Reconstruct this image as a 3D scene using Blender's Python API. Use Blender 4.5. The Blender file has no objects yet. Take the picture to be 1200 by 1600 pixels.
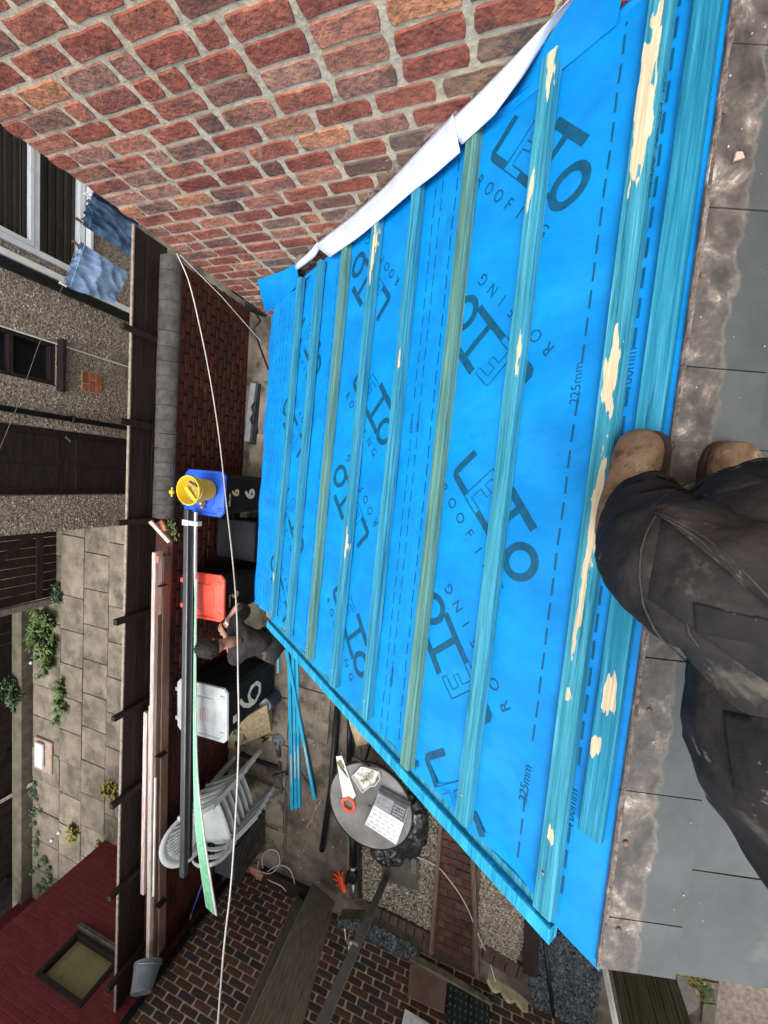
import bpy, math, random
import numpy as np
from mathutils import Vector, Matrix, noise as mnoise
random.seed(7); rng = np.random.default_rng(7)
sc = bpy.context.scene
col = sc.collection
# ------------------------------------------------------------------ camera
CAMH = 4.5
RR = np.array([[0.99349137, 0.10048164, -0.05365005], [0.07851636, -0.94532406, -0.31654004], [-0.08252315, 0.31026739, -0.94706076]])                     # rows: picture-right, picture-down, forward of the level-turned view
cam_d = bpy.data.cameras.new('camera'); cam = bpy.data.objects.new('camera', cam_d); col.objects.link(cam)
cx = RR[1]; cy = RR[0]; cz = -RR[2]     # the phone is held sideways, looking steeply down
cam.matrix_world = Matrix(((cx[0], cy[0], cz[0], 0), (cx[1], cy[1], cz[1], 0), (cx[2], cy[2], cz[2], CAMH), (0, 0, 0, 1)))
cam_d.sensor_fit = 'AUTO'; cam_d.sensor_width = 36; cam_d.lens = 13.5
cam_d.clip_start = 0.02; cam_d.clip_end = 500
sc.camera = cam
# ------------------------------------------------------------------ world, sun, exposure (overcast)
world = bpy.data.worlds.new('World'); sc.world = world; world.use_nodes = True
wn = world.node_tree.nodes; wl = world.node_tree.links
sky = wn.new('ShaderNodeTexSky'); sky.sky_type = 'NISHITA'; sky.sun_disc = False
SUN_EL, SUN_AZ = math.radians(74), math.radians(262)
sky.sun_elevation = SUN_EL; sky.sun_rotation = SUN_AZ; sky.air_density = 1.6; sky.dust_density = 5.0; sky.ozone_density = 1.0
hs = wn.new('ShaderNodeHueSaturation'); hs.inputs['Saturation'].default_value = 0.12
wl.new(sky.outputs[0], hs.inputs['Color']); wl.new(hs.outputs[0], wn['Background'].inputs[0])
wn['Background'].inputs[1].default_value = 0.15
sd = bpy.data.lights.new('sun', 'SUN'); sd.energy = .85; sd.angle = math.radians(28); sd.color = (1, .97, .93)
sun = bpy.data.objects.new('sun', sd); col.objects.link(sun)
sv = Vector((math.sin(SUN_AZ) * math.cos(SUN_EL), math.cos(SUN_AZ) * math.cos(SUN_EL), math.sin(SUN_EL)))
sun.rotation_euler = sv.to_track_quat('Z', 'Y').to_euler(); sun.location = (0, 0, 20)
sc.view_settings.view_transform = 'Standard'; sc.view_settings.look = 'None'
sc.view_settings.gamma = 1; sc.view_settings.use_curve_mapping = False
sc.view_settings.exposure = 1.06

# ------------------------------------------------------------------ measuring helpers (photo pixel -> point on a real plane)
def ray(x, y): return RR.T @ np.array([800. - y, x - 600., 600.])
def on(x, y, ax, val):
    d = ray(x, y)
    if ax == 2: val = val - CAMH
    p = d * val / d[ax]; return Vector((p[0], p[1], p[2] + CAMH))
def at(x, y, z=0.): return on(x, y, 2, z)
def dep(x, y, D):
    p = RR.T @ np.array([(800. - y) / 600 * D, (x - 600.) / 600 * D, D]); return Vector((p[0], p[1], p[2] + CAMH))

# ------------------------------------------------------------------ mesh builder
class MB:
    def __init__(s): s.v = []; s.f = []; s.m = []
    def add(s, vs, fs, mi=0):
        o = len(s.v); s.v += [tuple(v) for v in vs]; s.f += [tuple(i + o for i in f) for f in fs]; s.m += [mi] * len(fs); return s
    def box(s, c, d, M=None, mi=0, taper=1.0, bev=0.0):
        x, y, z = d[0] / 2, d[1] / 2, d[2] / 2
        if bev <= 0:
            vs = [Vector((sx * x * (taper if sz > 0 else 1), sy * y * (taper if sz > 0 else 1), sz * z)) for sz in (-1, 1) for sx, sy in ((-1, -1), (1, -1), (1, 1), (-1, 1))]
            fs = [(3, 2, 1, 0), (4, 5, 6, 7), (0, 1, 5, 4), (1, 2, 6, 5), (2, 3, 7, 6), (3, 0, 4, 7)]
        else:
            b = min(bev, x * .9, y * .9, z * .9); vs = []
            for zz, ins in ((-z, b), (-z + b, 0), (z - b, 0), (z, b)):
                k = (taper if zz > 0 else 1)
                X, Y = x * k - ins, y * k - ins
                for px, py in ((-X, -Y + b * (ins == 0)), (-X + b * (ins == 0), -Y), (X - b * (ins == 0), -Y), (X, -Y + b * (ins == 0)), (X, Y - b * (ins == 0)), (X - b * (ins == 0), Y), (-X + b * (ins == 0), Y), (-X, Y - b * (ins == 0))):
                    vs.append(Vector((px, py, zz)))
            fs = [tuple(range(7, -1, -1)), tuple(range(24, 32))]
            for r in range(3):
                for i in range(8):
                    j = (i + 1) % 8; fs.append((r * 8 + i, r * 8 + j, r * 8 + 8 + j, r * 8 + 8 + i))
        c = Vector(c)
        vs = [(M @ v if M is not None else v) + c for v in vs]
        return s.add(vs, fs, mi)
    def tube(s, pts, r, n=8, mi=0, cap=True):
        pts = [Vector(p) for p in pts]; rs = r if isinstance(r, (list, tuple)) else [r] * len(pts)
        vs = []; up = None
        for i, p in enumerate(pts):
            t = (pts[min(i + 1, len(pts) - 1)] - pts[max(i - 1, 0)])
            t = t.normalized() if t.length > 1e-9 else Vector((0, 0, 1))
            if up is None: up = Vector((0, 0, 1)) if abs(t.z) < .9 else Vector((1, 0, 0))
            a = t.cross(up); a = a.normalized() if a.length > 1e-6 else t.orthogonal().normalized()
            b = t.cross(a).normalized(); up = -b if False else up
            for k in range(n):
                th = 2 * math.pi * k / n; vs.append(p + (a * math.cos(th) + b * math.sin(th)) * rs[i])
        fs = []
        for i in range(len(pts) - 1):
            for k in range(n):
                k2 = (k + 1) % n; fs.append((i * n + k, i * n + k2, (i + 1) * n + k2, (i + 1) * n + k))
        if cap: fs += [tuple(range(n - 1, -1, -1)), tuple(range((len(pts) - 1) * n, len(pts) * n))]
        return s.add(vs, fs, mi)
    def bar(s, a, b, w, h, mi=0, up=(0, 0, 1)):
        a = Vector(a); b = Vector(b); t = (b - a); L = t.length; t.normalize(); up = Vector(up)
        y = up.cross(t).normalized(); z = t.cross(y)
        M = Matrix((t, y, z)).transposed()
        return s.box((a + b) / 2, (L, w, h), M, mi)
    def prism(s, pts, th, M=None, mi=0):      # polygon in local xy, thickness downwards z in [-th,0]
        n = len(pts); f = (lambda v: M @ v) if M is not None else (lambda v: v)
        vs = [f(Vector((p[0], p[1], p[2] if len(p) > 2 else 0))) for p in pts] + [f(Vector((p[0], p[1], (p[2] if len(p) > 2 else 0) - th))) for p in pts]
        fs = [tuple(range(n)), tuple(range(2 * n - 1, n - 1, -1))] + [(i, i + n, (i + 1) % n + n, (i + 1) % n) for i in range(n)]
        return s.add(vs, fs, mi)
    def lathe(s, prof, n=24, M=None, mi=0, c=(0, 0, 0)):
        vs = []; c = Vector(c)
        for r, z in prof:
            for k in range(n):
                th = 2 * math.pi * k / n; v = Vector((r * math.cos(th), r * math.sin(th), z))
                vs.append((M @ v if M is not None else v) + c)
        fs = []
        for i in range(len(prof) - 1):
            for k in range(n):
                k2 = (k + 1) % n; fs.append((i * n + k, i * n + k2, (i + 1) * n + k2, (i + 1) * n + k))
        return s.add(vs, fs, mi)
    def grid(s, fn, nu, nv, mi=0):
        vs = [fn(i / nu, j / nv) for i in range(nu + 1) for j in range(nv + 1)]
        fs = [(i * (nv + 1) + j, (i + 1) * (nv + 1) + j, (i + 1) * (nv + 1) + j + 1, i * (nv + 1) + j + 1) for i in range(nu) for j in range(nv)]
        return s.add(vs, fs, mi)

WM = {}
def setp(o, label=None, cat=None, group=None, kind=None):
    if label: o['label'] = label
    if cat: o['category'] = cat
    if group: o['group'] = group
    if kind: o['kind'] = kind
    return o
def thing(name, label, cat, loc=(0, 0, 0), rz=0., group=None, M=None, kind=None):
    o = bpy.data.objects.new(name, None); col.objects.link(o)
    mw = M if M is not None else Matrix.Translation(Vector(loc)) @ Matrix.Rotation(rz, 4, 'Z')
    o.matrix_world = mw; WM[o.name] = mw.copy(); o.empty_display_size = .1
    return setp(o, label, cat, group, kind)
def mkmesh(name, mb, mats, smooth=False):
    me = bpy.data.meshes.new(name); me.from_pydata([tuple(v) for v in mb.v], [], mb.f)
    if not isinstance(mats, (list, tuple)): mats = [mats]
    for m in mats: me.materials.append(m)
    if len(mats) > 1: me.polygons.foreach_set('material_index', mb.m)
    if smooth: me.polygons.foreach_set('use_smooth', [True] * len(me.polygons))
    me.update(); return me
def part(name, mb, mats, parent, smooth=False, label=None, kind=None, world=False):
    """one part; vertices are in the parent's own frame, or in world coordinates with world=True"""
    if world:
        inv = WM[parent.name].inverted(); mb.v = [tuple(inv @ Vector(v)) for v in mb.v]
    me = mkmesh(name, mb, mats, smooth)
    o = bpy.data.objects.new(name, me); col.objects.link(o); o.parent = parent
    WM[o.name] = WM[parent.name]
    if label: o['label'] = label
    if kind: o['kind'] = kind
    return o
def solo(name, mb, mats, label=None, cat=None, group=None, kind=None, smooth=False):
    """a thing made of one mesh, given in world coordinates; origin at its base"""
    a = np.array([tuple(v) for v in mb.v]); c = Vector(((a[:, 0].min() + a[:, 0].max()) / 2, (a[:, 1].min() + a[:, 1].max()) / 2, a[:, 2].min()))
    mb.v = [tuple(Vector(v) - c) for v in mb.v]
    o = bpy.data.objects.new(name, mkmesh(name, mb, mats, smooth)); col.objects.link(o); o.location = c
    WM[o.name] = Matrix.Translation(c)
    return setp(o, label, cat, group, kind)
def inst(name, me, parent, M, label=None):
    o = bpy.data.objects.new(name, me); col.objects.link(o)
    o.parent = parent; o.matrix_local = M
    if label: o['label'] = label
    return o
def bevel(o, w=.004, seg=2):
    m = o.modifiers.new('b', 'BEVEL'); m.width = w; m.segments = seg; m.limit_method = 'ANGLE'; return o

# ------------------------------------------------------------------ materials
def C(r, g, b): return (r, g, b, 1)
def mat(name, stops, scale=8, detail=6, rough=.75, bump=.25, bscale=None, stretch=(1, 1, 1), rnd=0., metal=0., spec=.35, coord='Object',
        island=0., bdist=.01, stain=None, rrange=.15, hue=None, dist=0.):
    m = bpy.data.materials.new(name); m.use_nodes = True; nt = m.node_tree; N = nt.nodes; L = nt.links
    bs = N['Principled BSDF']
    tc = N.new('ShaderNodeTexCoord'); mp = N.new('ShaderNodeMapping'); mp.inputs['Scale'].default_value = stretch
    L.new(tc.outputs[coord], mp.inputs[0])
    oi = N.new('ShaderNodeObjectInfo')
    off = N.new('ShaderNodeVectorMath'); off.operation = 'MULTIPLY_ADD'
    cb = N.new('ShaderNodeCombineXYZ'); 
    for i in range(3): L.new(oi.outputs['Random'], cb.inputs[i])
    off.inputs[1].default_value = (37.1, 51.3, 23.7); L.new(cb.outputs[0], off.inputs[0]); L.new(mp.outputs[0], off.inputs[2])
    vec = off.outputs[0]
    nz = N.new('ShaderNodeTexNoise'); nz.inputs['Scale'].default_value = scale; nz.inputs['Detail'].default_value = detail
    nz.inputs['Roughness'].default_value = .62; nz.inputs['Distortion'].default_value = dist
    L.new(vec, nz.inputs['Vector'])
    rp = N.new('ShaderNodeValToRGB'); el = rp.color_ramp.elements
    while len(el) > 1: el.remove(el[0])
    el[0].position = stops[0][0]; el[0].color = C(*stops[0][1])
    for p, c in stops[1:]:
        e = el.new(p); e.color = C(*c)
    L.new(nz.outputs['Fac'], rp.inputs[0]); cout = rp.outputs[0]
    if hue:            # per-object (or per-island) choice between whole colours
        r2 = N.new('ShaderNodeValToRGB'); e2 = r2.color_ramp.elements; r2.color_ramp.interpolation = 'LINEAR'
        while len(e2) > 1: e2.remove(e2[0])
        e2[0].position = hue[0][0]; e2[0].color = C(*hue[0][1])
        for p, c in hue[1:]:
            e = e2.new(p); e.color = C(*c)
        if island: g = N.new('ShaderNodeNewGeometry'); src = g.outputs['Random Per Island']
        else: src = oi.outputs['Random']
        L.new(src, r2.inputs[0])
        mx = N.new('ShaderNodeMixRGB'); mx.blend_type = 'MULTIPLY'; mx.inputs[0].default_value = 1
        L.new(cout, mx.inputs[1]); L.new(r2.outputs[0], mx.inputs[2]); cout = mx.outputs[0]
    elif rnd or island:
        if island: g = N.new('ShaderNodeNewGeometry'); src = g.outputs['Random Per Island']; amt = island
        else: src = oi.outputs['Random']; amt = rnd
        mr = N.new('ShaderNodeMapRange'); mr.inputs[3].default_value = 1 - amt; mr.inputs[4].default_value = 1 + amt; L.new(src, mr.inputs[0])
        hv = N.new('ShaderNodeHueSaturation'); L.new(mr.outputs[0], hv.inputs['Value']); L.new(cout, hv.inputs['Color']); cout = hv.outputs[0]
    if stain:          # (color, scale, threshold, softness, amount) : dirt or wear with a shape of its own
        for (scol, ss, th, soft, am) in stain:
            n2 = N.new('ShaderNodeTexNoise'); n2.inputs['Scale'].default_value = ss; n2.inputs['Detail'].default_value = 8; n2.inputs['Roughness'].default_value = .65
            L.new(vec, n2.inputs['Vector'])
            mr = N.new('ShaderNodeMapRange'); mr.inputs[1].default_value = th; mr.inputs[2].default_value = th + soft; mr.inputs[4].default_value = am
            L.new(n2.outputs['Fac'], mr.inputs[0])
            mx = N.new('ShaderNodeMixRGB'); L.new(mr.outputs[0], mx.inputs[0]); L.new(cout, mx.inputs[1]); mx.inputs[2].default_value = C(*scol); cout = mx.outputs[0]
    L.new(cout, bs.inputs['Base Color'])
    bs.inputs['Metallic'].default_value = metal; bs.inputs['Specular IOR Level'].default_value = spec
    rr = N.new('ShaderNodeMapRange'); rr.inputs[3].default_value = max(.02, rough - rrange); rr.inputs[4].default_value = min(1, rough + rrange)
    n3 = N.new('ShaderNodeTexNoise'); n3.inputs['Scale'].default_value = bscale or scale * 3; n3.inputs['Detail'].default_value = 7; L.new(vec, n3.inputs['Vector'])
    L.new(n3.outputs['Fac'], rr.inputs[0]); L.new(rr.outputs[0], bs.inputs['Roughness'])
    if bump:
        bp = N.new('ShaderNodeBump'); bp.inputs['Strength'].default_value = bump; bp.inputs['Distance'].default_value = bdist
        L.new(n3.outputs['Fac'], bp.inputs['Height']); L.new(bp.outputs[0], bs.inputs['Normal'])
    m['out'] = 1
    return m
def two(a, b, lo=.35, hi=.65): return [(lo, a), (hi, b)]

M_ = {}
def g(k): return M_[k]
M_['mortar'] = mat('mortar', two((.40, .335, .235), (.58, .50, .37)), 14, bump=.9, bscale=45, bdist=.008, rough=.95, stain=[((.30, .24, .18), 5, .55, .1, .5)])
M_['brick'] = mat('brick_face', two((.62, .60, .60), (1.28, 1.2, 1.15), .32, .68), 16, 10, bump=1, bscale=55, bdist=.010, rough=.9,
                  hue=[(0, (.28, .085, .056)), (.2, (.36, .125, .080)), (.35, (.23, .062, .044)), (.48, (.45, .20, .13)), (.55, (.15, .075, .062)), (.66, (.42, .225, .16)), (.78, (.20, .088, .068)), (.88, (.30, .085, .057)), (.94, (.54, .24, .12)), (1, (.17, .085, .072))],
                  stain=[((.075, .05, .048), 7, .55, .09, .65), ((.52, .28, .18), 8, .58, .10, .5), ((.03, .015, .012), 85, .66, .03, .8)])
M_['brick_old'] = mat('brick_scarred', two((.6, .6, .6), (1.2, 1.15, 1.1), .3, .7), 18, bump=1, bscale=30, bdist=.015, rough=.95,
                  hue=[(0, (.20, .11, .08)), (.4, (.26, .16, .11)), (.6, (.15, .08, .065)), (.8, (.34, .20, .12)), (1, (.17, .12, .10))],
                  stain=[((.10, .08, .075), 9, .52, .06, .8), ((.58, .52, .45), 12, .64, .03, .7)])
M_['mortar_old'] = mat('old_flashing_mortar', two((.13, .10, .085), (.36, .29, .24)), 12, bump=1, bscale=24, bdist=.02, rough=.95, stain=[((.62, .57, .52), 10, .60, .04, .8)])
M_['lbrick'] = mat('brown_brick', two((.7, .7, .7), (1.2, 1.2, 1.2)), 25, bump=.5, bscale=80, bdist=.004, rough=.85,
                   hue=[(0, (.052, .026, .017)), (.3, (.085, .040, .026)), (.5, (.034, .022, .017)), (.65, (.10, .042, .028)), (.8, (.045, .036, .022)), (1, (.04, .03, .035))])
M_['lmortar'] = mat('pale_mortar', two((.34, .29, .23), (.50, .44, .36)), 20, bump=.4, rough=.95, stain=[((.07, .06, .05), 1.3, .55, .2, .7)])
M_['gbrick'] = mat('red_painted_brick', two((.65, .65, .65), (1.25, 1.2, 1.2)), 9, bump=.5, bscale=60, rough=.7, spec=.3,
                   hue=[(0, (.046, .012, .009)), (.5, (.068, .017, .012)), (1, (.034, .011, .008))], stain=[((.20, .11, .08), 16, .66, .03, .6), ((.02, .008, .006), 4, .55, .15, .7)])
M_['gmortar'] = mat('red_wall_mortar', two((.040, .013, .010), (.075, .026, .018)), 12, bump=.4, rough=.85)
M_['rbrick'] = mat('maroon_paint', two((.85, .85, .85), (1.15, 1.15, 1.15)), 7, bump=.35, bscale=50, rough=.65,
                   hue=[(0, (.13, .016, .021)), (1, (.15, .020, .026))], stain=[((.40, .22, .20), 3, .64, .05, .6), ((.05, .012, .012), 3, .58, .1, .6)])
M_['rmortar'] = mat('maroon_joint', two((.11, .014, .019), (.15, .024, .03)), 10, bump=.3, rough=.7)
M_['fence'] = mat('dark_brown_fence', two((.009, .0045, .0035), (.026, .013, .010)), 5, bump=.5, bscale=22, stretch=(.6, 8, 8), rough=.7, rnd=.3, stain=[((.10, .07, .05), 9, .68, .03, .5)])
M_['tile'] = mat('grey_clay_tile', two((.040, .036, .034), (.080, .074, .069)), 12, bump=.5, rough=.85, rnd=.12, stain=[((.04, .035, .03), 8, .6, .06, .7), ((.22, .20, .17), 22, .68, .04, .6)])
M_['pebble'] = mat('pebbledash', [(.32, (.08, .064, .048)), (.45, (.23, .185, .14)), (.56, (.36, .30, .235)), (.7, (.50, .44, .37))], 46, 4, bump=1, bscale=46, bdist=.03, rough=.95, stain=[((.11, .075, .05), 1.1, .56, .12, .6)])
M_['slabpave'] = mat('old_paving', two((.12, .10, .075), (.24, .205, .16)), 3, bump=.5, bscale=50, rough=.95, rnd=.12, stain=[((.055, .052, .034), 1.7, .50, .12, .75), ((.36, .32, .27), 30, .62, .06, .6)])
M_['joint'] = mat('mossy_joint', two((.05, .045, .03), (.10, .095, .06)), 9, bump=.5, rough=1)
M_['yard'] = mat('dirty_concrete', two((.070, .058, .046), (.18, .150, .118)), 3.2, 9, bump=.6, bscale=26, rough=.9, stain=[((.024, .018, .013), 1.4, .50, .12, .8), ((.22, .20, .17), 26, .68, .03, .7), ((.15, .125, .095), 5, .62, .06, .6)])
M_['patio'] = mat('patio_slab', two((.095, .080, .060), (.19, .162, .122)), 4, bump=.5, bscale=30, rough=.9, rnd=.18, stain=[((.03, .027, .018), 3, .52, .1, .8), ((.2, .185, .15), 20, .67, .04, .6)])
M_['paver'] = mat('dark_red_block_paver', two((.035, .016, .012), (.085, .038, .028)), 9, bump=.5, bscale=40, rough=.85, rnd=.3)
M_['stone'] = mat('gravel_stone', two((.75, .75, .75), (1.2, 1.2, 1.2)), 9, bump=.3, rough=.85, island=1, hue=[(0, (.13, .10, .075)), (.3, (.30, .26, .2)), (.6, (.2, .165, .12)), (.85, (.46, .42, .34)), (1, (.10, .085, .07))])
M_['slatechip'] = mat('slate_chipping', two((.75, .75, .75), (1.2, 1.2, 1.2)), 9, bump=.3, rough=.7, island=1, hue=[(0, (.025, .03, .036)), (.5, (.06, .072, .082)), (.85, (.10, .115, .12)), (1, (.035, .04, .04))])
M_['membrane'] = mat('blue_membrane', two((.0, .185, .53), (.0, .25, .67), .35, .65), 7, 9, bump=.22, bscale=60, bdist=.005, rough=.55, spec=.25, stretch=(1, .6, 1), stain=[((.02, .31, .72), 3, .56, .12, .35), ((.0, .14, .43), 20, .63, .06, .4)])
M_['memback'] = mat('white_membrane_back', two((.50, .55, .65), (.62, .67, .76)), 9, bump=.2, bscale=20, rough=.6)
M_['print'] = mat('membrane_print', two((.0, .055, .12), (.0, .085, .17)), 40, bump=.05, rough=.55)
M_['slate'] = mat('grey_slate', two((.052, .060, .061), (.078, .086, .088)), 5, bump=.22, bscale=24, rough=.5, spec=.45, rnd=.08, stain=[((.22, .23, .22), 26, .69, .04, .6), ((.13, .135, .13), 7, .6, .12, .5)])
M_['black'] = mat('black_plastic', two((.006, .006, .007), (.014, .014, .016)), 9, bump=.1, rough=.45, spec=.3)
M_['pipe'] = mat('anthracite_pipe', two((.030, .032, .038), (.055, .058, .066)), 9, bump=.08, rough=.35, spec=.5, stretch=(.3, 3, 3))
M_['white'] = mat('white_plastic', two((.60, .60, .58), (.78, .78, .76)), 6, bump=.08, rough=.4, stain=[((.3, .28, .24), 7, .62, .12, .4)])
M_['steel'] = mat('steel', two((.30, .29, .27), (.52, .51, .48)), 20, bump=.15, rough=.38, metal=.85)
M_['darksteel'] = mat('dark_steel', two((.05, .048, .045), (.14, .135, .13)), 12, bump=.25, rough=.5, metal=.5)
M_['glass'] = mat('dark_glass', two((.006, .007, .008), (.018, .018, .018)), 2, bump=0, rough=.12, spec=.6, rrange=.05)
M_['oldwood'] = mat('weathered_board', two((.12, .105, .085), (.27, .245, .20)), 5, bump=.6, bscale=18, stretch=(.7, 14, 14), rough=.9)
M_['greenwood'] = mat('algae_green_board', two((.018, .018, .009), (.085, .078, .042)), 5, bump=.6, bscale=16, stretch=(14, 14, .6), rough=.9, rnd=.25)
M_['brownwood'] = mat('brown_stained_board', two((.008, .0045, .004), (.026, .015, .012)), 5, bump=.5, bscale=20, stretch=(.8, 9, 9), rough=.75)
M_['batwood'] = mat('sawn_pink_timber', two((.40, .30, .26), (.72, .62, .57)), 6, bump=.35, bscale=26, stretch=(.6, 12, 12), rough=.8, rnd=.15, stain=[((.16, .09, .06), 12, .68, .03, .8)])
M_['batside'] = mat('brown_timber', two((.10, .055, .040), (.19, .11, .08)), 6, bump=.35, bscale=26, stretch=(.6, 12, 12), rough=.8, rnd=.15)
M_['ply'] = mat('plywood', two((.24, .175, .10), (.42, .33, .21)), 5, bump=.25, stretch=(.8, 6, 6), rough=.85, stain=[((.12, .09, .06), 6, .62, .06, .5)])
M_['denim'] = mat('blue_denim', two((.025, .06, .13), (.11, .19, .31), .38, .62), 9, bump=.4, bscale=90, rough=.9)
M_['ldenim'] = mat('pale_blue_denim', two((.17, .27, .44), (.32, .45, .66), .38, .62), 9, bump=.4, bscale=90, rough=.9)
M_['skin'] = mat('skin', two((.38, .20, .14), (.50, .29, .21)), 14, bump=.15, rough=.55)
M_['hair'] = mat('black_hair', two((.008, .006, .005), (.03, .024, .02)), 60, bump=1, bscale=120, rough=.5, stretch=(1, 1, .25))
M_['cloth'] = mat('black_work_fabric', two((.010, .010, .0105), (.026, .024, .025)), 7, 9, bump=.7, bscale=22, bdist=.012, rough=.85, spec=.2,
                  stain=[((.050, .045, .041), 3.5, .50, .16, .6), ((.17, .155, .13), 7, .59, .08, .55), ((.28, .25, .20), 24, .63, .04, .5), ((.006, .006, .007), 5, .56, .08, .5)])
M_['cloth2'] = mat('charcoal_fabric', two((.014, .013, .014), (.038, .034, .034)), 7, bump=.5, bscale=30, rough=.9, stain=[((.13, .12, .11), 7, .66, .06, .5)])
M_['suede'] = mat('dusty_tan_boot_leather', two((.13, .082, .048), (.26, .175, .105)), 16, 9, bump=.5, bscale=70, bdist=.004, rough=.9, stain=[((.05, .025, .013), 9, .52, .07, .8), ((.42, .33, .23), 26, .58, .07, .5), ((.04, .02, .01), 60, .62, .04, .7)])
M_['rubber'] = mat('boot_rubber', two((.02, .013, .009), (.05, .035, .025)), 10, rough=.8)

# ------------------------------------------------------------------ brick fields
def rough_brick(w, h, d, seed, jag=.004, n=14, dome=.002):
    """one brick: near-rectangular chipped outline; local x along, z up, front face at y=-d"""
    r = random.Random(seed); out = []; c = min(.006 + jag, h * .2)
    X, Z = w / 2, h / 2; nl = 5 if n >= 14 else 3
    def j(k=1): return r.uniform(-jag, jag * .35) * k
    for k in range(nl): out.append((-X + c + (2 * X - 2 * c) * k / (nl - 1), -Z - j()))
    out.append((X + j(), 0 - Z * .45)); out.append((X + j(), Z * .45))
    for k in range(nl): out.append((X - c - (2 * X - 2 * c) * k / (nl - 1), Z + j()))
    out.append((-X - j(), Z * .45)); out.append((-X - j(), -Z * .45))
    n = len(out); mb = MB(); vs = []
    for (e, y) in ((0, 0), (0, -d + .0025), (.0035, -d - dome)):
        for x, z in out:
            l = math.hypot(x / X, z / Z); vs.append((x - math.copysign(min(e, abs(x)), x) * (abs(x) > X * .9), y + (r.uniform(-.0012, .0012) if y else 0), z - math.copysign(min(e, abs(z)), z) * (abs(z) > Z * .7)))
    m1 = len(vs)
    for (x, z) in ((-X * .55, 0), (X * .1, Z * .1), (X * .6, 0)): vs.append((x, -d - dome * r.uniform(.6, 2.2), z + r.uniform(-.1, .1) * h))
    fs = [(i, (i + 1) % n, (i + 1) % n + n, i + n) for i in range(n)] + [(i + n, (i + 1) % n + n, (i + 1) % n + 2 * n, i + 2 * n) for i in range(n)]
    def near(i):
        x = out[i][0]; return m1 + (0 if x < -X * .3 else 1 if x < X * .38 else 2)
    for i in range(n):
        a, b = near(i), near((i + 1) % n); fs.append((i + 2 * n, (i + 1) % n + 2 * n, b) if a == b else (i + 2 * n, (i + 1) % n + 2 * n, b, a))
    return mb.add(vs, fs)
def visible(p, margin=40):
    d = RR @ np.array([p[0], p[1], p[2] - CAMH])
    if d[2] <= .02: return False
    y = 800 - d[0] / d[2] * 600; x = 600 + d[1] / d[2] * 600
    return -margin < x < 1200 + margin and -margin < y < 1600 + margin
def pix(p):
    d = RR @ np.array([p[0], p[1], p[2] - CAMH])
    return (600 + d[1] / d[2] * 600, 800 - d[0] / d[2] * 600) if d[2] > .02 else (9e9, 9e9)
def brick_field(parent, F, x0, x1, z0, z1, bw, bh, jn, depth, m, seed=1, jag=.004, skip=None, limit=300, header=.12, alt=None, vis=None, dome=.002, n=14):
    """F: matrix taking wall coordinates (x along, y into wall, z up) to world"""
    r = random.Random(seed); spots = []
    nz_ = int((z1 - z0) / bh); 
    for k in range(nz_):
        z = z0 + (k + .5) * bh; x = x0 - (bw / 2 if k % 2 else 0) - r.uniform(0, .01)
        while x < x1:
            w = bw
            if r.random() < header: w = bw * .5
            a, b = max(x, x0), min(x + w, x1)
            if b - a > bw * .18:
                xc = (a + b) / 2
                if not (skip and skip(xc, z, (b - a) / 2)): spots.append((xc, z + r.uniform(-.002, .002), b - a - jn))
            x += w
    pool = {}
    def mesh_for(w, v, mm):
        key = (round(w / (bw * .125)), v, mm.name)
        if key not in pool: pool[key] = mkmesh('brick', rough_brick(w, bh - jn, depth, hash((seed,) + key[:2]) % 9999, jag, n, dome), mm)
        return pool[key], key[0] * bw * .125
    sc_ = []
    for s_ in spots:
        p = F @ Vector((s_[0], 0, s_[1])); dist = (p - Vector((0, 0, CAMH))).length
        ok = (visible(p, 25) and (vis is None or vis(p)))
        sc_.append((0 if ok else 1, dist, s_))
    sc_.sort(key=lambda t: (t[0], t[1]))
    rest = MB(); PI_ = WM[parent.name].inverted() @ F; cnt = 0
    for okk, dist, (x, z, w) in sc_:
        mm = m
        if alt and alt[0](x, z): mm = alt[1]
        if okk == 0 and cnt < limit:
            me, wk = mesh_for(w, r.randrange(6), mm)
            Mx = PI_ @ Matrix.Translation((x, r.uniform(-.002, .002), z)) @ Matrix.Rotation(r.uniform(-.008, .008), 4, 'Y') @ Matrix.Scale(w / w if wk <= 0 else w / (wk), 4, (1, 0, 0))
            inst('brick', me, parent, Mx); cnt += 1
        else:
            q = MB(); q.box((x, -depth / 2, z), (w, depth, bh - jn), bev=.004)
            rest.add([PI_ @ Vector(v) for v in q.v], q.f)
    if rest.v:
        mi = m.copy(); mi.name = m.name + '_mass'
        for nd in mi.node_tree.nodes:
            if nd.type == 'OBJECT_INFO': oi = nd
        gn = mi.node_tree.nodes.new('ShaderNodeNewGeometry')
        for nd in mi.node_tree.nodes:
            if nd.type == 'VALTORGB' and nd.inputs[0].links and nd.inputs[0].links[0].from_node.type == 'OBJECT_INFO':
                mi.node_tree.links.new(gn.outputs['Random Per Island'], nd.inputs[0])
        part('brickwork', rest, mi, parent, kind='stuff')
    return cnt
def wallF(origin, xdir):            # wall frame: x along xdir, z up, y = into the wall
    x = Vector(xdir).normalized(); z = Vector((0, 0, 1)); y = z.cross(x)
    return Matrix(((x.x, y.x, 0, origin[0]), (x.y, y.y, 0, origin[1]), (x.z, y.z, 1, origin[2]), (0, 0, 0, 1)))

# ------------------------------------------------------------------ ground
gb = MB(); S_ = 90
gb.add([(-S_, -S_, 0), (S_, -S_, 0), (S_, S_, 0), (-S_, S_, 0)], [(0, 1, 2, 3)])
ground = part  # placeholder name, replaced below
me = mkmesh('ground', gb, g('yard')); ground = bpy.data.objects.new('ground', me); col.objects.link(ground); ground['kind'] = 'structure'; WM['ground'] = Matrix.Identity(4)

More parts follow.
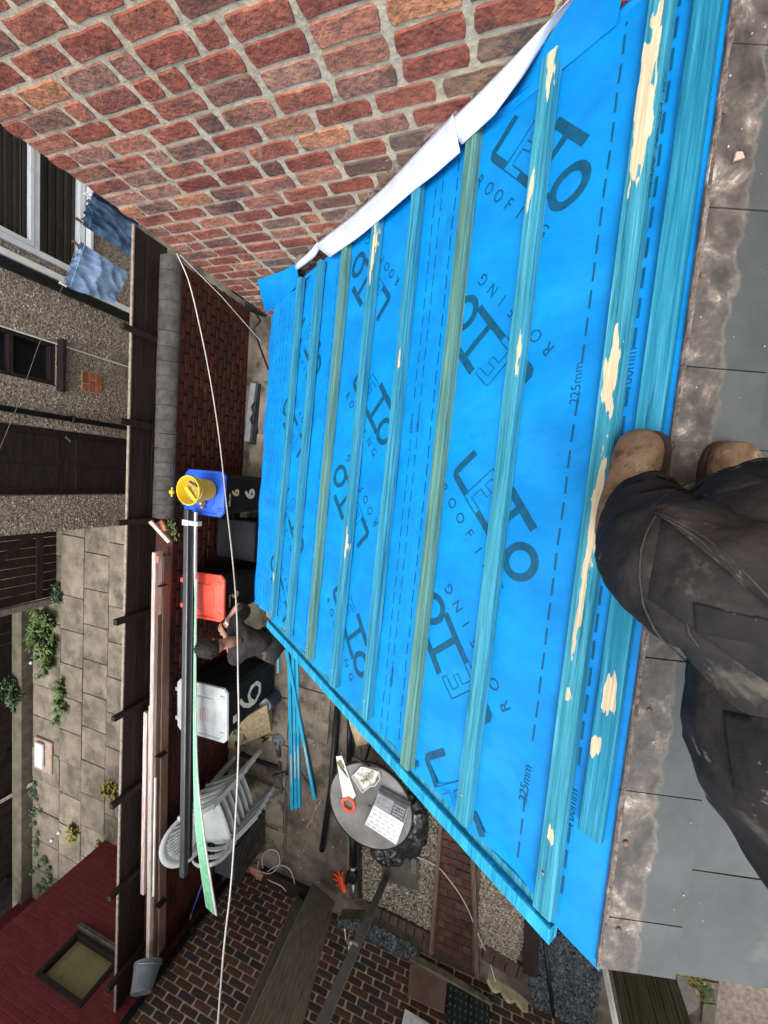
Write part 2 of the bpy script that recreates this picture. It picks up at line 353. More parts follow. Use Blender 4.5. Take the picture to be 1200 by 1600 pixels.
# roof frame ---------------------------------------------------------------
rT = np.array([.99994, -.01115, -.03138]); rT /= np.linalg.norm(rT); rN = np.array([.03225, .55747, .82957]); rN /= np.linalg.norm(rN)
rN = rN - rT * (rN @ rT); rN /= np.linalg.norm(rN); rD = np.cross(rN, rT)
RO = np.array([0, 0, CAMH]) + rN * (-1.0)
ROOF = Matrix(((rT[0], rD[0], rN[0], RO[0]), (rT[1], rD[1], rN[1], RO[1]), (rT[2], rD[2], rN[2], RO[2]), (0, 0, 0, 1)))
RINV = ROOF.inverted()
def rf(x, y, h=0.):                  # photo pixel -> roof coordinates (along, down-slope, height)
    d = ray(x, y); p = d * (-1.0 + h) / (rN @ d); q = RINV @ Vector((p[0], p[1], p[2] + CAMH)); return (q.x, q.y)
XW = 1.262
def roofz(y): # height of the roof plane along the right wall
    q = (RO[2] * rN[2] + rN[0] * (RO[0] - XW) + rN[1] * (RO[1] - y)) / rN[2]; return q

# ------------------------------------------------------------------ right-hand house wall
YC = 2.04
hw = thing('house_wall', 'red brick gable wall of the house rising beside the blue roof, lime mortar joints', 'wall', (XW + .15, .2, 0))
mb = MB(); mb.box((XW + .1525, YC / 2 - 2.0 + .0, 4.0), (.30, YC + 4.0 - .012, 8.0)); part('mortar_bed', mb, g('mortar'), hw, world=True)
F = wallF((XW + .012, YC, 0), (0, -1, 0))
def near_roof(x, z):
    y = YC - x; dz = z - roofz(y); return dz < .15 + .09 * mnoise.noise(Vector((x * 4, z * 4, 1)))
brick_field(hw, F, 0, 6.0, .02, 7.6, .226, .0785, .0105, .013, g('brick'), seed=5, jag=.0034, header=.18, dome=.0006, alt=(near_roof, g('brick_old')),
            vis=lambda p: p.z > roofz(p.y) - .02)
# scar of the old flashing: lumpy mortar along the roof line
mb = MB(); r_ = random.Random(3)
def scar(u, v):
    y = YC - .03 - u * 3.4; z = roofz(y) - .06 + v * (.19 + .06 * mnoise.noise(Vector((u * 16, 2, 0))))
    k = max(0, math.sin(math.pi * v)) ** .5
    n1 = mnoise.noise(Vector((y * 13, z * 13, 4))) ; n2 = mnoise.noise(Vector((y * 34, z * 34, 9)))
    return (XW + .012 - k * (.010 + .022 * max(0, n1 + .12) + .006 * n2), y, z)
mb.grid(scar, 150, 14); part('old_flashing_mortar', mb, g('mortar_old'), hw, smooth=True, world=True)

# ------------------------------------------------------------------ left house wall (brown brick) and its fittings
XL = -5.95; YL = 3.36
lw = thing('brown_brick_house_wall', 'dark brown brick house wall with pale mortar at the left of the yard', 'wall', (XL - .15, 0, 0))
mb = MB(); mb.box((XL - .156, YL - 4.0, 3.4), (.30, 8.0 - .012, 6.8)); part('mortar_bed', mb, g('lmortar'), lw, world=True)
F = wallF((XL - .012, YL - 8, 0), (0, 1, 0))
brick_field(lw, F, 0, 8.0, .02, 6.7, .225, .075, .0105, .014, g('lbrick'), seed=9, jag=.0016, header=0, n=12, dome=.0005)

# ------------------------------------------------------------------ garden wall with ridge tile coping
YG = 3.60
gw = thing('garden_wall', 'red painted brick garden wall with a half round coping, behind the bins', 'wall', (-1.8, YG + .12, 0))
mb = MB(); mb.box((-2.3, YG + .125, .56), (8.9, .21, 1.12)); part('mortar_bed', mb, g('gmortar'), gw, world=True)
F = wallF((XL - .8, YG + .012, 0), (1, 0, 0))
brick_field(gw, F, 0, 8.9, .005, 1.13, .225, .075, .009, .012, g('gbrick'), seed=12, jag=.002, header=0, n=12)
mb = MB(); mb.box((-2.3, YG + .115, 1.135), (8.9, .25, .025)); part('mortar_cap', mb, g('gmortar'), gw, world=True)
def half_tile(L):
    mb = MB(); n = 14; ro, ri = .125, .105
    for k in range(n):
        a0, a1 = math.pi * k / n, math.pi * (k + 1) / n
        for (r0, flip) in ((ro, 0), (ri, 1)):
            vs = [(-L / 2, r0 * math.cos(a0), r0 * math.sin(a0) * .95), (L / 2, r0 * math.cos(a0), r0 * math.sin(a0) * .95), (L / 2, r0 * math.cos(a1), r0 * math.sin(a1) * .95), (-L / 2, r0 * math.cos(a1), r0 * math.sin(a1) * .95)]
            mb.add(vs, [(0, 1, 2, 3) if not flip else (3, 2, 1, 0)])
        for x in (-L / 2, L / 2):
            mb.add([(x, ro * math.cos(a0), ro * math.sin(a0) * .95), (x, ri * math.cos(a0), ri * math.sin(a0) * .95), (x, ri * math.cos(a1), ri * math.sin(a1) * .95), (x, ro * math.cos(a1), ro * math.sin(a1) * .95)], [(0, 1, 2, 3) if x > 0 else (3, 2, 1, 0)])
    return mb
ht = mkmesh('coping_tile', half_tile(.148), g('tile'), smooth=True)
xr = on(258, 400, 1, YG + .1).x; xl = -.62; nt_ = 18; st = (xr + .02 - xl) / nt_
for k in range(nt_):
    inst('coping_tile', ht, gw, WM[gw.name].inverted() @ Matrix.Translation((xl + st * (k + .5), YG + .11 + random.uniform(-.004, .004), 1.155)) @ Matrix.Rotation(random.uniform(-.02, .02), 4, 'Z') @ Matrix.Scale(st / .152, 4, (1, 0, 0)))
# loose bits at the coping's broken end
mb = MB(); mb.box((xl - .10, YG + .08, 1.21), (.13, .10, .07), Matrix.Rotation(.6, 3, 'Z') @ Matrix.Rotation(.3, 3, 'X'), bev=.008)
solo('loose_brick', mb, mat('orange_brick', two((.30, .10, .05), (.45, .2, .12)), 20, rough=.9), 'broken orange brick lying at the end of the grey wall coping', 'brick')
mb = MB(); mb.bar((xl - .03, YG + .13, 1.32), (xl - .26, YG - .02, 1.20), .045, .02)
solo('timber_offcut', mb, g('batwood'), 'short pale timber offcut leaning at the broken end of the coping', 'offcut')

# ------------------------------------------------------------------ fence on the garden wall
YF = YG + .26
fn = thing('board_fence', 'dark brown boarded fence standing on the garden wall, with short posts', 'fence', (-2, YF, 1.1))
zt = on(199, 830, 1, YF).z
hts = [(1.10, 1.10 + (zt - 1.10) * .33), (1.10 + (zt - 1.10) * .34, 1.10 + (zt - 1.10) * .66), (1.10 + (zt - 1.10) * .67, zt)]
xs = [on(px, py, 1, YF).x for px, py in ((200, 515), (198, 660), (196, 815), (195, 965), (190, 1112), (186, 1245), (183, 1385), (183, 1520))]
bx = [2.35] + [x for x in xs] + [-7.2]
for (za, zb) in hts:
    for i in range(len(bx) - 1):
        a, b = bx[i], bx[i + 1]
        mb = MB(); dz = random.uniform(-.004, .004); mb.box(((a + b) / 2, YF + random.uniform(-.003, .003), (za + zb) / 2 + dz), (abs(a - b) - .008, .022, zb - za), bev=.003)
        part('board', mb, g('fence'), fn, world=True)
mb = MB(); mb.box(((2.35 - 7.2) / 2, YF, zt + .012), (9.55, .03, .012)); part('top_strip', mb, mat('pale_edge', two((.18, .14, .11), (.34, .28, .23)), 20), fn, world=True)
postm = g('fence')
for i, x in enumerate(xs):
    mb = MB(); mb.box((x, YF - .045, (1.15 + zt + .15) / 2), (.055 + .01 * (i % 2), .055, zt + .15 - 1.15), bev=.004)
    o = part('post', mb, postm, fn, world=True)
    if i == 6: o['label'] = 'post with a pale sawn top'
# ------------------------------------------------------------------ neighbour's yard: paving
slabm = []
sx = -1.0
for j, (ya, yb) in enumerate(((4.0, 4.9), (4.9, 5.5), (5.5, 6.08), (6.08, 6.66), (6.66, 7.22), (7.22, 7.95))):
    x = -.30 - (.23 * (j % 2)); i = 0
    while x > -9.6:
        w = .61 + random.uniform(-.01, .01)
        if j in (2, 3, 4) and x > -1.4: w = 1.05
        mb = MB(); mb.box((x - w / 2, (ya + yb) / 2, .022 + random.uniform(-.006, .006)), (w - .012, yb - ya - .012, .045), bev=.006)
        inst('paving_slab', mkmesh('paving_slab', MB().add([tuple(Vector(v) - Vector((x - w / 2, (ya + yb) / 2, 0))) for v in mb.v], mb.f), g('slabpave')), ground, Matrix.Translation((x - w / 2, (ya + yb) / 2, 0)) @ Matrix.Rotation(random.uniform(-.006, .006), 4, 'Z'))
        x -= w
mb = MB(); mb.box((-4.6, 6.2, .006), (9.8, 4.6, .012)); o = solo('yard_bed', mb, g('joint'), kind='structure')
# low concrete kerb wall and dark garage doors behind it
mb = MB(); mb.box((-5.9, 8.12, .10), (6.2, .26, .20), bev=.01); solo('concrete_kerb', mb, mat('kerb_concrete', two((.08, .07, .05), (.15, .13, .095)), 7, bump=.4, rough=.95), 'low concrete kerb running in front of the dark timber doors', 'kerb')
gd = thing('timber_doors', 'dark brown boarded garage doors behind the low concrete kerb', 'doors', (-5.8, 8.5, 0))
for k in range(30):
    x = -2.7 - k * .21
    mb = MB(); mb.box((x - .1, 8.5, 1.2), (.2, .03, 2.4), bev=.004); part('door_board', mb, g('brownwood'), gd, world=True)
for x0 in (-3.0, -5.6, -8.2):
    mb = MB(); mb.bar((x0, 8.46, .15), (x0 - 2.2, 8.46, 2.1), .09, .03, up=(0, -1, 0)); part('door_brace', mb, g('brownwood'), gd, world=True)
mb = MB(); mb.box((-5.85, 8.43, .04), (6.4, .08, .08)); part('sill', mb, g('darksteel'), gd, world=True)
# brown ledged gate beside the pebbledash house
gt = thing('ledged_gate', 'dark brown ledged gate beside the pebbledash house corner', 'gate', (-1.9, 7.35, 0))
for k in range(9):
    mb = MB(); mb.box((-1.18 - k * .15, 7.36, 1.0), (.142, .02, 1.95), bev=.003); part('gate_board', mb, g('brownwood'), gt, world=True)
for z in (.3, 1.6):
    mb = MB(); mb.box((-1.78, 7.33, z), (1.30, .03, .10), bev=.003); part('ledge', mb, g('brownwood'), gt, world=True)
mb = MB(); mb.bar((-1.3, 7.33, .35), (-2.3, 7.33, 1.55), .08, .03, up=(0, -1, 0)); part('brace', mb, g('brownwood'), gt, world=True)
mb = MB(); mb.box((-2.52, 7.34, 1.0), (.1, .1, 2.0), bev=.005); part('gate_post', mb, g('oldwood'), gt, world=True)
mb = MB(); mb.box((-.6, 7.8, 1.1), (1.0, .2, 2.2)); 
# a timber rail across the neighbour's yard
mb = MB(); mb.bar(at(0, 1253, .25), at(55, 1222, .05), .06, .04); solo('timber_rail', mb, g('oldwood'), 'grey timber rail lying over the concrete kerb of the far yard', 'rail')
mb = MB(); mb.bar(at(24, 937, .02), at(98, 937, .02), .035, .03); solo('dark_bar', mb, g('brownwood'), 'thin dark bar lying across the paving near the gate', 'bar')
# white bag / box on pink slab
mb = MB(); p = at(72, 1178, .03); mb.box((p.x, p.y, .06), (.62, .46, .05), bev=.01); solo('pink_slab', mb, mat('pink_stone', two((.26, .19, .15), (.36, .27, .22)), 9, bump=.4), 'pinkish loose stone slab lying in the far yard', 'slab')
mb = MB(); p = at(66, 1180, .1); mb.box((p.x, p.y + .05, .115), (.46, .20, .05), bev=.012); solo('white_container', mb, g('white'), 'flat white container lying on the pinkish slab', 'container')
for i, (x, y) in enumerate(((82, 1312), (93, 1300), (50, 1035))):
    p = at(x, y, .05); mb = MB(); mb.lathe([(0, 0), (.025, .004), (.03, .02), (.02, .035), (0, .038)], 8, c=p)
    solo('pale_pebble', mb, g('white'), ['larger white pebble on the dark paving near the weeds', 'smaller white pebble on the dark paving near the weeds', 'white pebble beside the leafy weeds'][i], 'pebble')

# ------------------------------------------------------------------ neighbour's red painted outbuilding
XR = -6.55; YR1 = 5.75
ob = thing('maroon_outbuilding', 'maroon painted brick outbuilding with a square window, beyond the fence', 'building', (XR - 1.5, 4.8, 0))
def Rr(x, y, dx=0): return on(x, y, 0, XR + dx)
wa, wb_, wc, wd = Rr(126, 1448), Rr(57, 1521), Rr(125, 1580), Rr(176, 1500)
wy0, wy1 = (wc.y + wd.y) / 2 - .03, (wa.y + wb_.y) / 2; wz0, wz1 = (wa.z + wd.z) / 2 - .02, (wb_.z + wc.z) / 2
mb = MB()
for (ya, yb, za, zb) in ((2.5, wy0, 0, 5.4), (wy1, YR1 + .3, 0, 5.4), (wy0, wy1, 0, wz0), (wy0, wy1, wz1, 5.4)):
    mb.box((XR - .135, (ya + yb) / 2, (za + zb) / 2), (.24, yb - ya, zb - za))
part('wall', mb, g('rmortar'), ob, world=True)
F = wallF((XR - .0205, 2.6, 0), (0, 1, 0))
brick_field(ob, F, 0, YR1 + .3 - 2.6, 0, 5.3, .225, .075, .003, .008, g('rbrick'), seed=31, jag=.001, header=0, n=12, dome=.0006,
            skip=lambda x, z, hw_: (wy0 - 2.63 < x + hw_ and x - hw_ < wy1 - 2.57 and wz0 - .05 < z < wz1 + .05))
wf = None
mb = MB(); fw = .055
for (ya, yb, za, zb) in ((wy0, wy0 + fw, wz0, wz1), (wy1 - fw, wy1, wz0, wz1), (wy0 + fw, wy1 - fw, wz0, wz0 + fw), (wy0 + fw, wy1 - fw, wz1 - fw, wz1)):
    mb.box((XR - .05, (ya + yb) / 2, (za + zb) / 2), (.11, yb - ya, zb - za), bev=.004)
wf = part('window_frame', mb, g('brownwood'), ob, world=True)
mb = MB(); mb.box((XR - .09, (wy0 + wy1) / 2, (wz0 + wz1) / 2), (.012, wy1 - wy0 - 2 * fw, wz1 - wz0 - 2 * fw))
part('pane', mb, mat('dusty_olive_pane', two((.17, .155, .065), (.26, .24, .11)), 1.6, bump=.05, rough=.25, spec=.5, rrange=.1, stain=[((.07, .065, .03), 2.5, .55, .12, .6)]), wf, world=True)
mb = MB(); mb.box((XR + .03, (wy0 + wy1) / 2, wz0 - .02), (.06, wy1 - wy0 + .08, .05), bev=.006); part('sill', mb, g('darksteel'), ob, world=True)
# far end return wall (set back, lower) of the same maroon brick
ob2 = thing('maroon_return_wall', 'dark maroon brick wall set back behind the outbuilding corner', 'wall', (-9.3, 7.0, 0))
mb = MB(); mb.box((-8.62, 6.93, 1.2), (.2, 2.3, 2.4)); part('wall', mb, g('rmortar'), ob2, world=True)
F = wallF((-8.518, 5.8, 0), (0, 1, 0)); brick_field(ob2, F, 0, 2.27, 0, 2.4, .225, .075, .005, .008, g('rbrick'), seed=33, jag=.001, header=0, n=10, limit=120)
mb = MB(); mb.box((XR - .6, 4.2, 5.5), (1.5, 3.6, .12)); mb.box((XR + .1, 4.2, 5.42), (.1, 3.6, .12)); part('roof_slab', mb, g('darksteel'), ob, world=True)

# ------------------------------------------------------------------ neighbour's pebbledash house
YH = 5.5; XC = on(100, 829, 1, YH).x
nh = thing('pebbledash_house', 'pebbledash rendered house with a brown door and white framed window beyond the fence', 'house', (1.6, YH + 2, 0))
def H(x, y, dy=0): return on(x, y, 1, YH + dy)
# openings (x0,x1,z0,z1)
door = (H(100, 774).x, H(100, 672).x, 0, 2.6)
sw = (H(60, 597).x, H(60, 528).x, H(88, 560).z, H(0, 560).z + .3)          # small dark window
bwz0 = H(130, 380).z; bw_ = (H(60, 402).x, H(60, 402).x + 1.75, bwz0, bwz0 + 1.75)
wallm = g('pebble')
xsplits = sorted([XC, door[0], door[1], sw[0], sw[1], bw_[0], bw_[1], 6.0])
mb = MB()
def wallrect(x0, x1, z0, z1):
    if x1 - x0 > .01 and z1 - z0 > .01: mb.box(((x0 + x1) / 2, YH + .12, (z0 + z1) / 2), (x1 - x0, .24, z1 - z0))
holes = [door, sw, bw_]
for a, b in zip(xsplits[:-1], xsplits[1:]):
    mid = (a + b) / 2; hs_ = [h for h in holes if h[0] < mid < h[1]]
    z = 0
    for h in hs_:
        wallrect(a, b, z, h[2]); z = h[3]
    wallrect(a, b, z, 6.5)
part('wall', mb, wallm, nh, world=True)
mb = MB(); mb.box((XC + .12, YH + 2.2, 3.25), (.24, 3.9, 6.5)); part('side_wall', mb, wallm, nh, world=True)
mb = MB(); mb.box((2.5, YH + 2, 6.6), (7.4, 4.8, .2)); part('roof', mb, g('darksteel'), nh, world=True)
# pebble grain in relief on the part in view
r_ = random.Random(8); mb = MB()
octs = [(1, 0, 0), (0, 0, 1), (-1, 0, 0), (0, 0, -1), (0, -1, 0)]
for k in range(15000):
    x = r_.uniform(XC + .01, 3.4); z = r_.uniform(.5, 3.3)
    if any(h[0] - .02 < x < h[1] + .02 and h[2] - .02 < z < h[3] + .02 for h in holes): continue
    s_ = r_.uniform(.006, .013); a = r_.uniform(0, 3)
    vs = [(x + s_ * (o[0] * math.cos(a) - o[2] * math.sin(a)), YH + o[1] * s_ * .9, z + s_ * (o[0] * math.sin(a) + o[2] * math.cos(a))) for o in octs]
    mb.add(vs, [(0, 1, 4), (1, 2, 4), (2, 3, 4), (3, 0, 4)])
part('pebbles', mb, mat('dash_pebble', two((.8, .8, .8), (1.1, 1.1, 1.1)), 5, bump=0, rough=.9, island=1, hue=[(0, (.12, .09, .065)), (.4, (.28, .225, .17)), (.8, (.42, .36, .285)), (1, (.60, .54, .46))]), nh, kind='stuff', world=True)
# door
mb = MB(); mb.box(((door[0] + door[1]) / 2, YH + .10, 1.3), (door[1] - door[0] - .02, .05, 2.56)); dr = part('door', mb, g('brownwood'), nh, world=True)
dw = door[1] - door[0]
for zc, hh in ((.55, .7), (1.5, .8), (2.3, .35)):
    for s_ in (-1, 1):
        mb = MB(); mb.box(((door[0] + door[1]) / 2 + s_ * dw * .22, YH + .072, zc), (dw * .34, .012, hh), bev=.005); part('door_panel', mb, g('brownwood'), dr, world=True)
mb = MB(); mb.tube([H(102, 682, .03), H(110, 690, .03)], .012, 8); part('handle', mb, g('steel'), dr, world=True)
# small dark window
mb = MB(); x0, x1, z0, z1 = sw
for (a, b, c, d) in ((x0, x0 + .05, z0, z1), (x1 - .05, x1, z0, z1), (x0 + .05, x1 - .05, z0, z0 + .06), (x0 + .05, x1 - .05, z0 + .42, z0 + .47), (x0 + .05, x1 - .05, z1 - .05, z1)):
    mb.box(((a + b) / 2, YH + .06, (c + d) / 2), (b - a, .08, d - c), bev=.004)
w = part('window_frame', mb, g('brownwood'), nh, label='small dark brown window frame', world=True)
mb = MB(); mb.box(((x0 + x1) / 2, YH + .09, (z0 + z1) / 2), (x1 - x0 - .1, .008, z1 - z0 - .1)); part('pane', mb, g('glass'), w, world=True)
mb = MB(); mb.box(((x0 + x1) / 2, YH - .03, z0 - .03), (x1 - x0 + .12, .14, .05), bev=.006); part('sill', mb, g('brownwood'), w, world=True)
# patch of bare brick where the dash has been cut out
pc = [H(127, 578), H(127, 613), H(158, 617), H(156, 582)]
bx0, bx1, bz0, bz1 = pc[2].x, pc[0].x, pc[2].z, pc[0].z
mb = MB(); mb.box(((bx0 + bx1) / 2, YH - .004, (bz0 + bz1) / 2), (bx1 - bx0, .02, bz1 - bz0)); rp_ = part('bare_brick_patch', mb, g('mortar'), nh, world=True)
orb = mat('bare_brick', two((.28, .07, .035), (.42, .13, .06)), 25, bump=.5, rough=.9, rnd=.2)
hh = (bz1 - bz0) / 3
for k in range(3):
    cuts = [bx0, bx0 + (bx1 - bx0) * (.62 if k % 2 else .38), bx1]
    for a, b in zip(cuts[:-1], cuts[1:]):
        mb = MB(); mb.box(((a + b) / 2, YH - .016, bz0 + hh * (k + .5)), (b - a - .012, .012, hh - .012), bev=.003); part('brick', mb, orb, rp_, world=True)
# black pipe and thin joint bead, grey downpipe
mb = MB(); a, b = H(0, 640, -.06), H(206, 668, -.06); xx = (a.x + b.x) / 2; mb.tube([(xx, YH - .07, 0), (xx, YH - .07, 6.4)], .034, 12); 
for z in (1.0, 2.35, 3.7): mb.tube([(xx, YH - .07, z), (xx, YH - .07, z + .05)], .042, 12)
part('soil_pipe', mb, g('black'), nh, smooth=True, world=True)
a = H(100, 541, -.01); mb = MB(); mb.box((a.x, YH - .006, 3.2), (.016, .012, 6.4)); part('render_bead', mb, g('white'), nh, world=True)
mb = MB(); a = H(60, 413, -.05); mb.box((a.x - .04, YH - .05, 3.2), (.07, .06, 6.4), bev=.01); part('downpipe', mb, g('white'), nh, world=True)
mb = MB(); mb.box((a.x - .145, YH - .03, 3.2), (.10, .05, 6.4), bev=.005); part('pipe_shadow_strip', mb, g('black'), nh, world=True)  # black strip beside the downpipe: adjacent dark pipe with its shadow built in
# white window with a mullion and a slatted blind
x0, x1, z0, z1 = bw_
wm = mat('white_window_plastic', two((.55, .57, .60), (.66, .68, .70)), 5, bump=.03, rough=.3)
mb = MB(); zm = H(55, 380).z; fw = .07
for (a, b, c, d) in ((x0, x0 + fw, z0, z1), (x1 - fw, x1, z0, z1), (x0 + fw, x1 - fw, z0, z0 + fw), (x0 + fw, x1 - fw, zm - .03, zm + .03), (x0 + fw, x1 - fw, z1 - fw, z1)):
    mb.box(((a + b) / 2, YH + .01, (c + d) / 2), (b - a, .09, d - c), bev=.006)
w = part('window_frame', mb, wm, nh, label='white framed window with slatted blind', world=True)
mb = MB()
for (a, b, c, d) in ((x0 + fw, x0 + fw + .05, zm + .03, z1 - fw), (x1 - fw - .05, x1 - fw, zm + .03, z1 - fw), (x0 + fw + .05, x1 - fw - .05, zm + .03, zm + .075), (x0 + fw + .05, x1 - fw - .05, z1 - fw - .05, z1 - fw)):
    mb.box(((a + b) / 2, YH - .015, (c + d) / 2), (b - a, .06, d - c), bev=.006)
part('opening_casement', mb, wm, w, world=True)
mb = MB(); mb.box(((x0 + x1) / 2, YH + .05, (z0 + z1) / 2), (x1 - x0 - .1, .006, z1 - z0 - .1)); part('pane', mb, g('glass'), w, world=True)
slm = mat('dark_slat', two((.022, .015, .010), (.042, .03, .021)), 6, rough=.6)
for k in range(19):
    z = z0 + .1 + k * .085
    mb = MB(); mb.box(((x0 + x1) / 2, YH + .038, z), (x1 - x0 - .15, .006, .030)); part('blind_slat', mb, slm, w, world=True)
mb = MB(); mb.box(((x0 + x1) / 2, YH - .03, z0 - .035), (x1 - x0 + .1, .16, .045), bev=.008); part('sill', mb, wm, w, world=True)

# ================================================================== the extension under the blue roof
ex = thing('extension', 'single storey extension walls hidden under the blue roof', 'building', (.1, .9, 0))
mb = MB()
for (c, d) in (((.12, 1.25, 1.0), (2.1, .2, 2.0)), ((-.82, .1, 1.1), (.2, 2.2, 2.2)), ((.12, -1.2, 1.3), (2.1, .2, 2.6))): mb.box(c, d)
part('wall', mb, g('lbrick'), ex, world=True)

tv = lambda d: -1.095 + .07 * (d - .43)
def memh(t, d):
    h = .0045 * mnoise.noise(Vector((t * 2.2, d * 3.1, .3))) + .0022 * mnoise.noise(Vector((t * 6, d * 9, 5))) + .0020 * (1 - 3 * abs(mnoise.noise(Vector((t * 5 + d * 4, d * 7 - t * 2, 2)))))
    return h
roof = thing('blue_membrane_roof', 'lean-to roof covered in blue breather membrane and blue battens, waiting for slates', 'roof', M=ROOF)
mb = MB(); mb.box((.13, 1.42, -.028), (2.14, 2.16, .018)); part('roof_deck', mb, g('oldwood'), roof)
for k in range(7):
    mb = MB(); mb.box((-.88 + k * .34, 1.36, -.10), (.047, 2.0, .12)); part('rafter', mb, g('batside'), roof)
# membrane: three overlapping sheets
WT = 1.225
def eave(t): return float(np.interp(t, [-1.0, -.25, .69, 1.05, 1.25], [2.67, 2.76, 2.84, 2.89, 2.98]))
def sheet(d0, d1, lift):
    def fn(u, v):
        d = d0 + (d1 - d0) * u
        if d1 > 2.5: d = d0 + (eave(tv(2) + (WT - tv(2)) * v) - d0) * u
        t0 = tv(d) + .035; t = t0 + (WT - t0) * v
        h = memh(t, d) + lift
        # scallops where the sheet slackens between battens at the verge
        e = max(0, 1 - (t - t0) / .09)
        if d > .46: h -= .028 * e * abs(math.sin(math.pi * ((d - .42) / .27))) ** .7 * (.7 + .5 * mnoise.noise(Vector((0, d * 3, 2))))
        if d > 2.64: h -= (d - 2.64) ** 2 * .6
        r_ = max(0, (t - 1.05) / .175)
        if d > 1.9: h += .02 * r_ * math.sin(d * 30) * .4
        return (t, d, h)
    b = MB(); b.grid(fn, int((d1 - d0) / .03), 76); return b
for (d0, d1, l) in ((1.75, 2.75, 0), (1.04, 1.80, .0018), (.287, 1.075, .0036)):
    part('membrane_sheet', sheet(d0, d1, l), g('membrane'), roof, smooth=True)
# hanging edge of the lowest sheet
mb = MB(); mb.grid(lambda u, v: ((tv(2.6) + .035) + (WT - tv(2.6) - .035) * v, eave(tv(2) + (WT - tv(2)) * v) + .012 * math.sin(u * 1.5) - .02 * u, memh(0, 2.7) - (eave(-1 + 2.2 * v) - 2.64) ** 2 * .6 - .07 * u + .008 * math.sin(v * 23)), 4, 60)
part('membrane_drip_edge', mb, g('membrane'), roof, smooth=True)
# slack blue corner below the lead at the verge end
mb = MB(); P4 = [rf(852, 1440, .0), rf(940, 1494, .0), rf(948, 1440), rf(905, 1330)]
mb.grid(lambda u, v: tuple((Vector((*P4[0], 0)) * (1 - u) + Vector((*P4[1], 0)) * u) * (1 - v) + (Vector((*P4[3], 0)) * (1 - u) + Vector((*P4[2], 0)) * u) * v + Vector((0, 0, -.01 * (1 - v) + .0006))), 8, 8)
part('membrane_corner', mb, g('membrane'), roof, smooth=True)
# underlay upstand against the wall
mb = MB(); mb.grid(lambda u, v: (WT + (XW - 1.262) + .012 * u + .008 * math.sin(u * 3), .3 + v * 2.4, .012 * u + .002), 4, 70)
part('membrane_upstand', mb, g('membrane'), roof, smooth=True)
def mh(t, d): return memh(t, d) + (.0036 if d < 1.075 else .0018 if d < 1.8 else 0) + .0016 - (max(0, d - 2.64) ** 2 * .6)
# ---- print on the membrane
PR = MB()
def mline(path, w, cap=True):
    pts = []
    for a, b in zip(path[:-1], path[1:]):
        L = math.hypot(b[0] - a[0], b[1] - a[1]); n = max(1, int(L / .02))
        for k in range(n): pts.append((a[0] + (b[0] - a[0]) * k / n, a[1] + (b[1] - a[1]) * k / n))
    pts.append(path[-1]); L_ = []; R_ = []
    for i, p in enumerate(pts):
        q0 = pts[max(i - 1, 0)]; q1 = pts[min(i + 1, len(pts) - 1)]
        dx, dy = q1[0] - q0[0], q1[1] - q0[1]; l = math.hypot(dx, dy) or 1; nx, ny = -dy / l * w / 2, dx / l * w / 2
        L_.append((p[0] + nx, p[1] + ny)); R_.append((p[0] - nx, p[1] - ny))
    vs = []; 
    for a, b in zip(L_, R_): vs += [(a[0], a[1], mh(*a)), (b[0], b[1], mh(*b))]
    PR.add(vs, [(2 * i, 2 * i + 1, 2 * i + 3, 2 * i + 2) for i in range(len(pts) - 1)])
def ring(c, e1, e2, rx, ry, w, n=36):
    vs = []
    for k in range(n):
        th = 2 * math.pi * k / n
        for q in (0, 1):
            x = math.cos(th) * (rx - q * w); y = math.sin(th) * (ry - q * w)
            p = (c[0] + e1[0] * x + e2[0] * y, c[1] + e1[1] * x + e2[1] * y); vs.append((p[0], p[1], mh(*p)))
    PR.add(vs, [(2 * k, 2 * ((k + 1) % n), 2 * ((k + 1) % n) + 1, 2 * k + 1) for k in range(n)])
_tc = {}
def text2d(s, size, res=3, bold=0.):
    key = (s, size, bold)
    if key in _tc: return _tc[key]
    cu = bpy.data.curves.new('lettering', 'FONT'); cu.body = s; cu.size = size; cu.resolution_u = res; cu.offset = bold; cu.fill_mode = 'FRONT'
    o = bpy.data.objects.new('lettering', cu); col.objects.link(o)
    dg = bpy.context.evaluated_depsgraph_get(); me = o.evaluated_get(dg).to_mesh()
    vs = [tuple(v.co) for v in me.vertices]; fs = [tuple(p.vertices) for p in me.polygons]
    o.evaluated_get(dg).to_mesh_clear(); bpy.data.objects.remove(o); bpy.data.curves.remove(cu)
    _tc[key] = (vs, fs); return vs, fs
def mtext(s, c, e1, e2, size, centre=True, bold=0.):
    vs, fs = text2d(s, size, bold=bold)
    w = max(v[0] for v in vs); ox = w / 2 if centre else 0
    out = []
    for v in vs:
        x, y = v[0] - ox, v[1]; p = (c[0] + e1[0] * x + e2[0] * y, c[1] + e1[1] * x + e2[1] * y); out.append((p[0], p[1], mh(*p)))
    PR.add(out, fs)
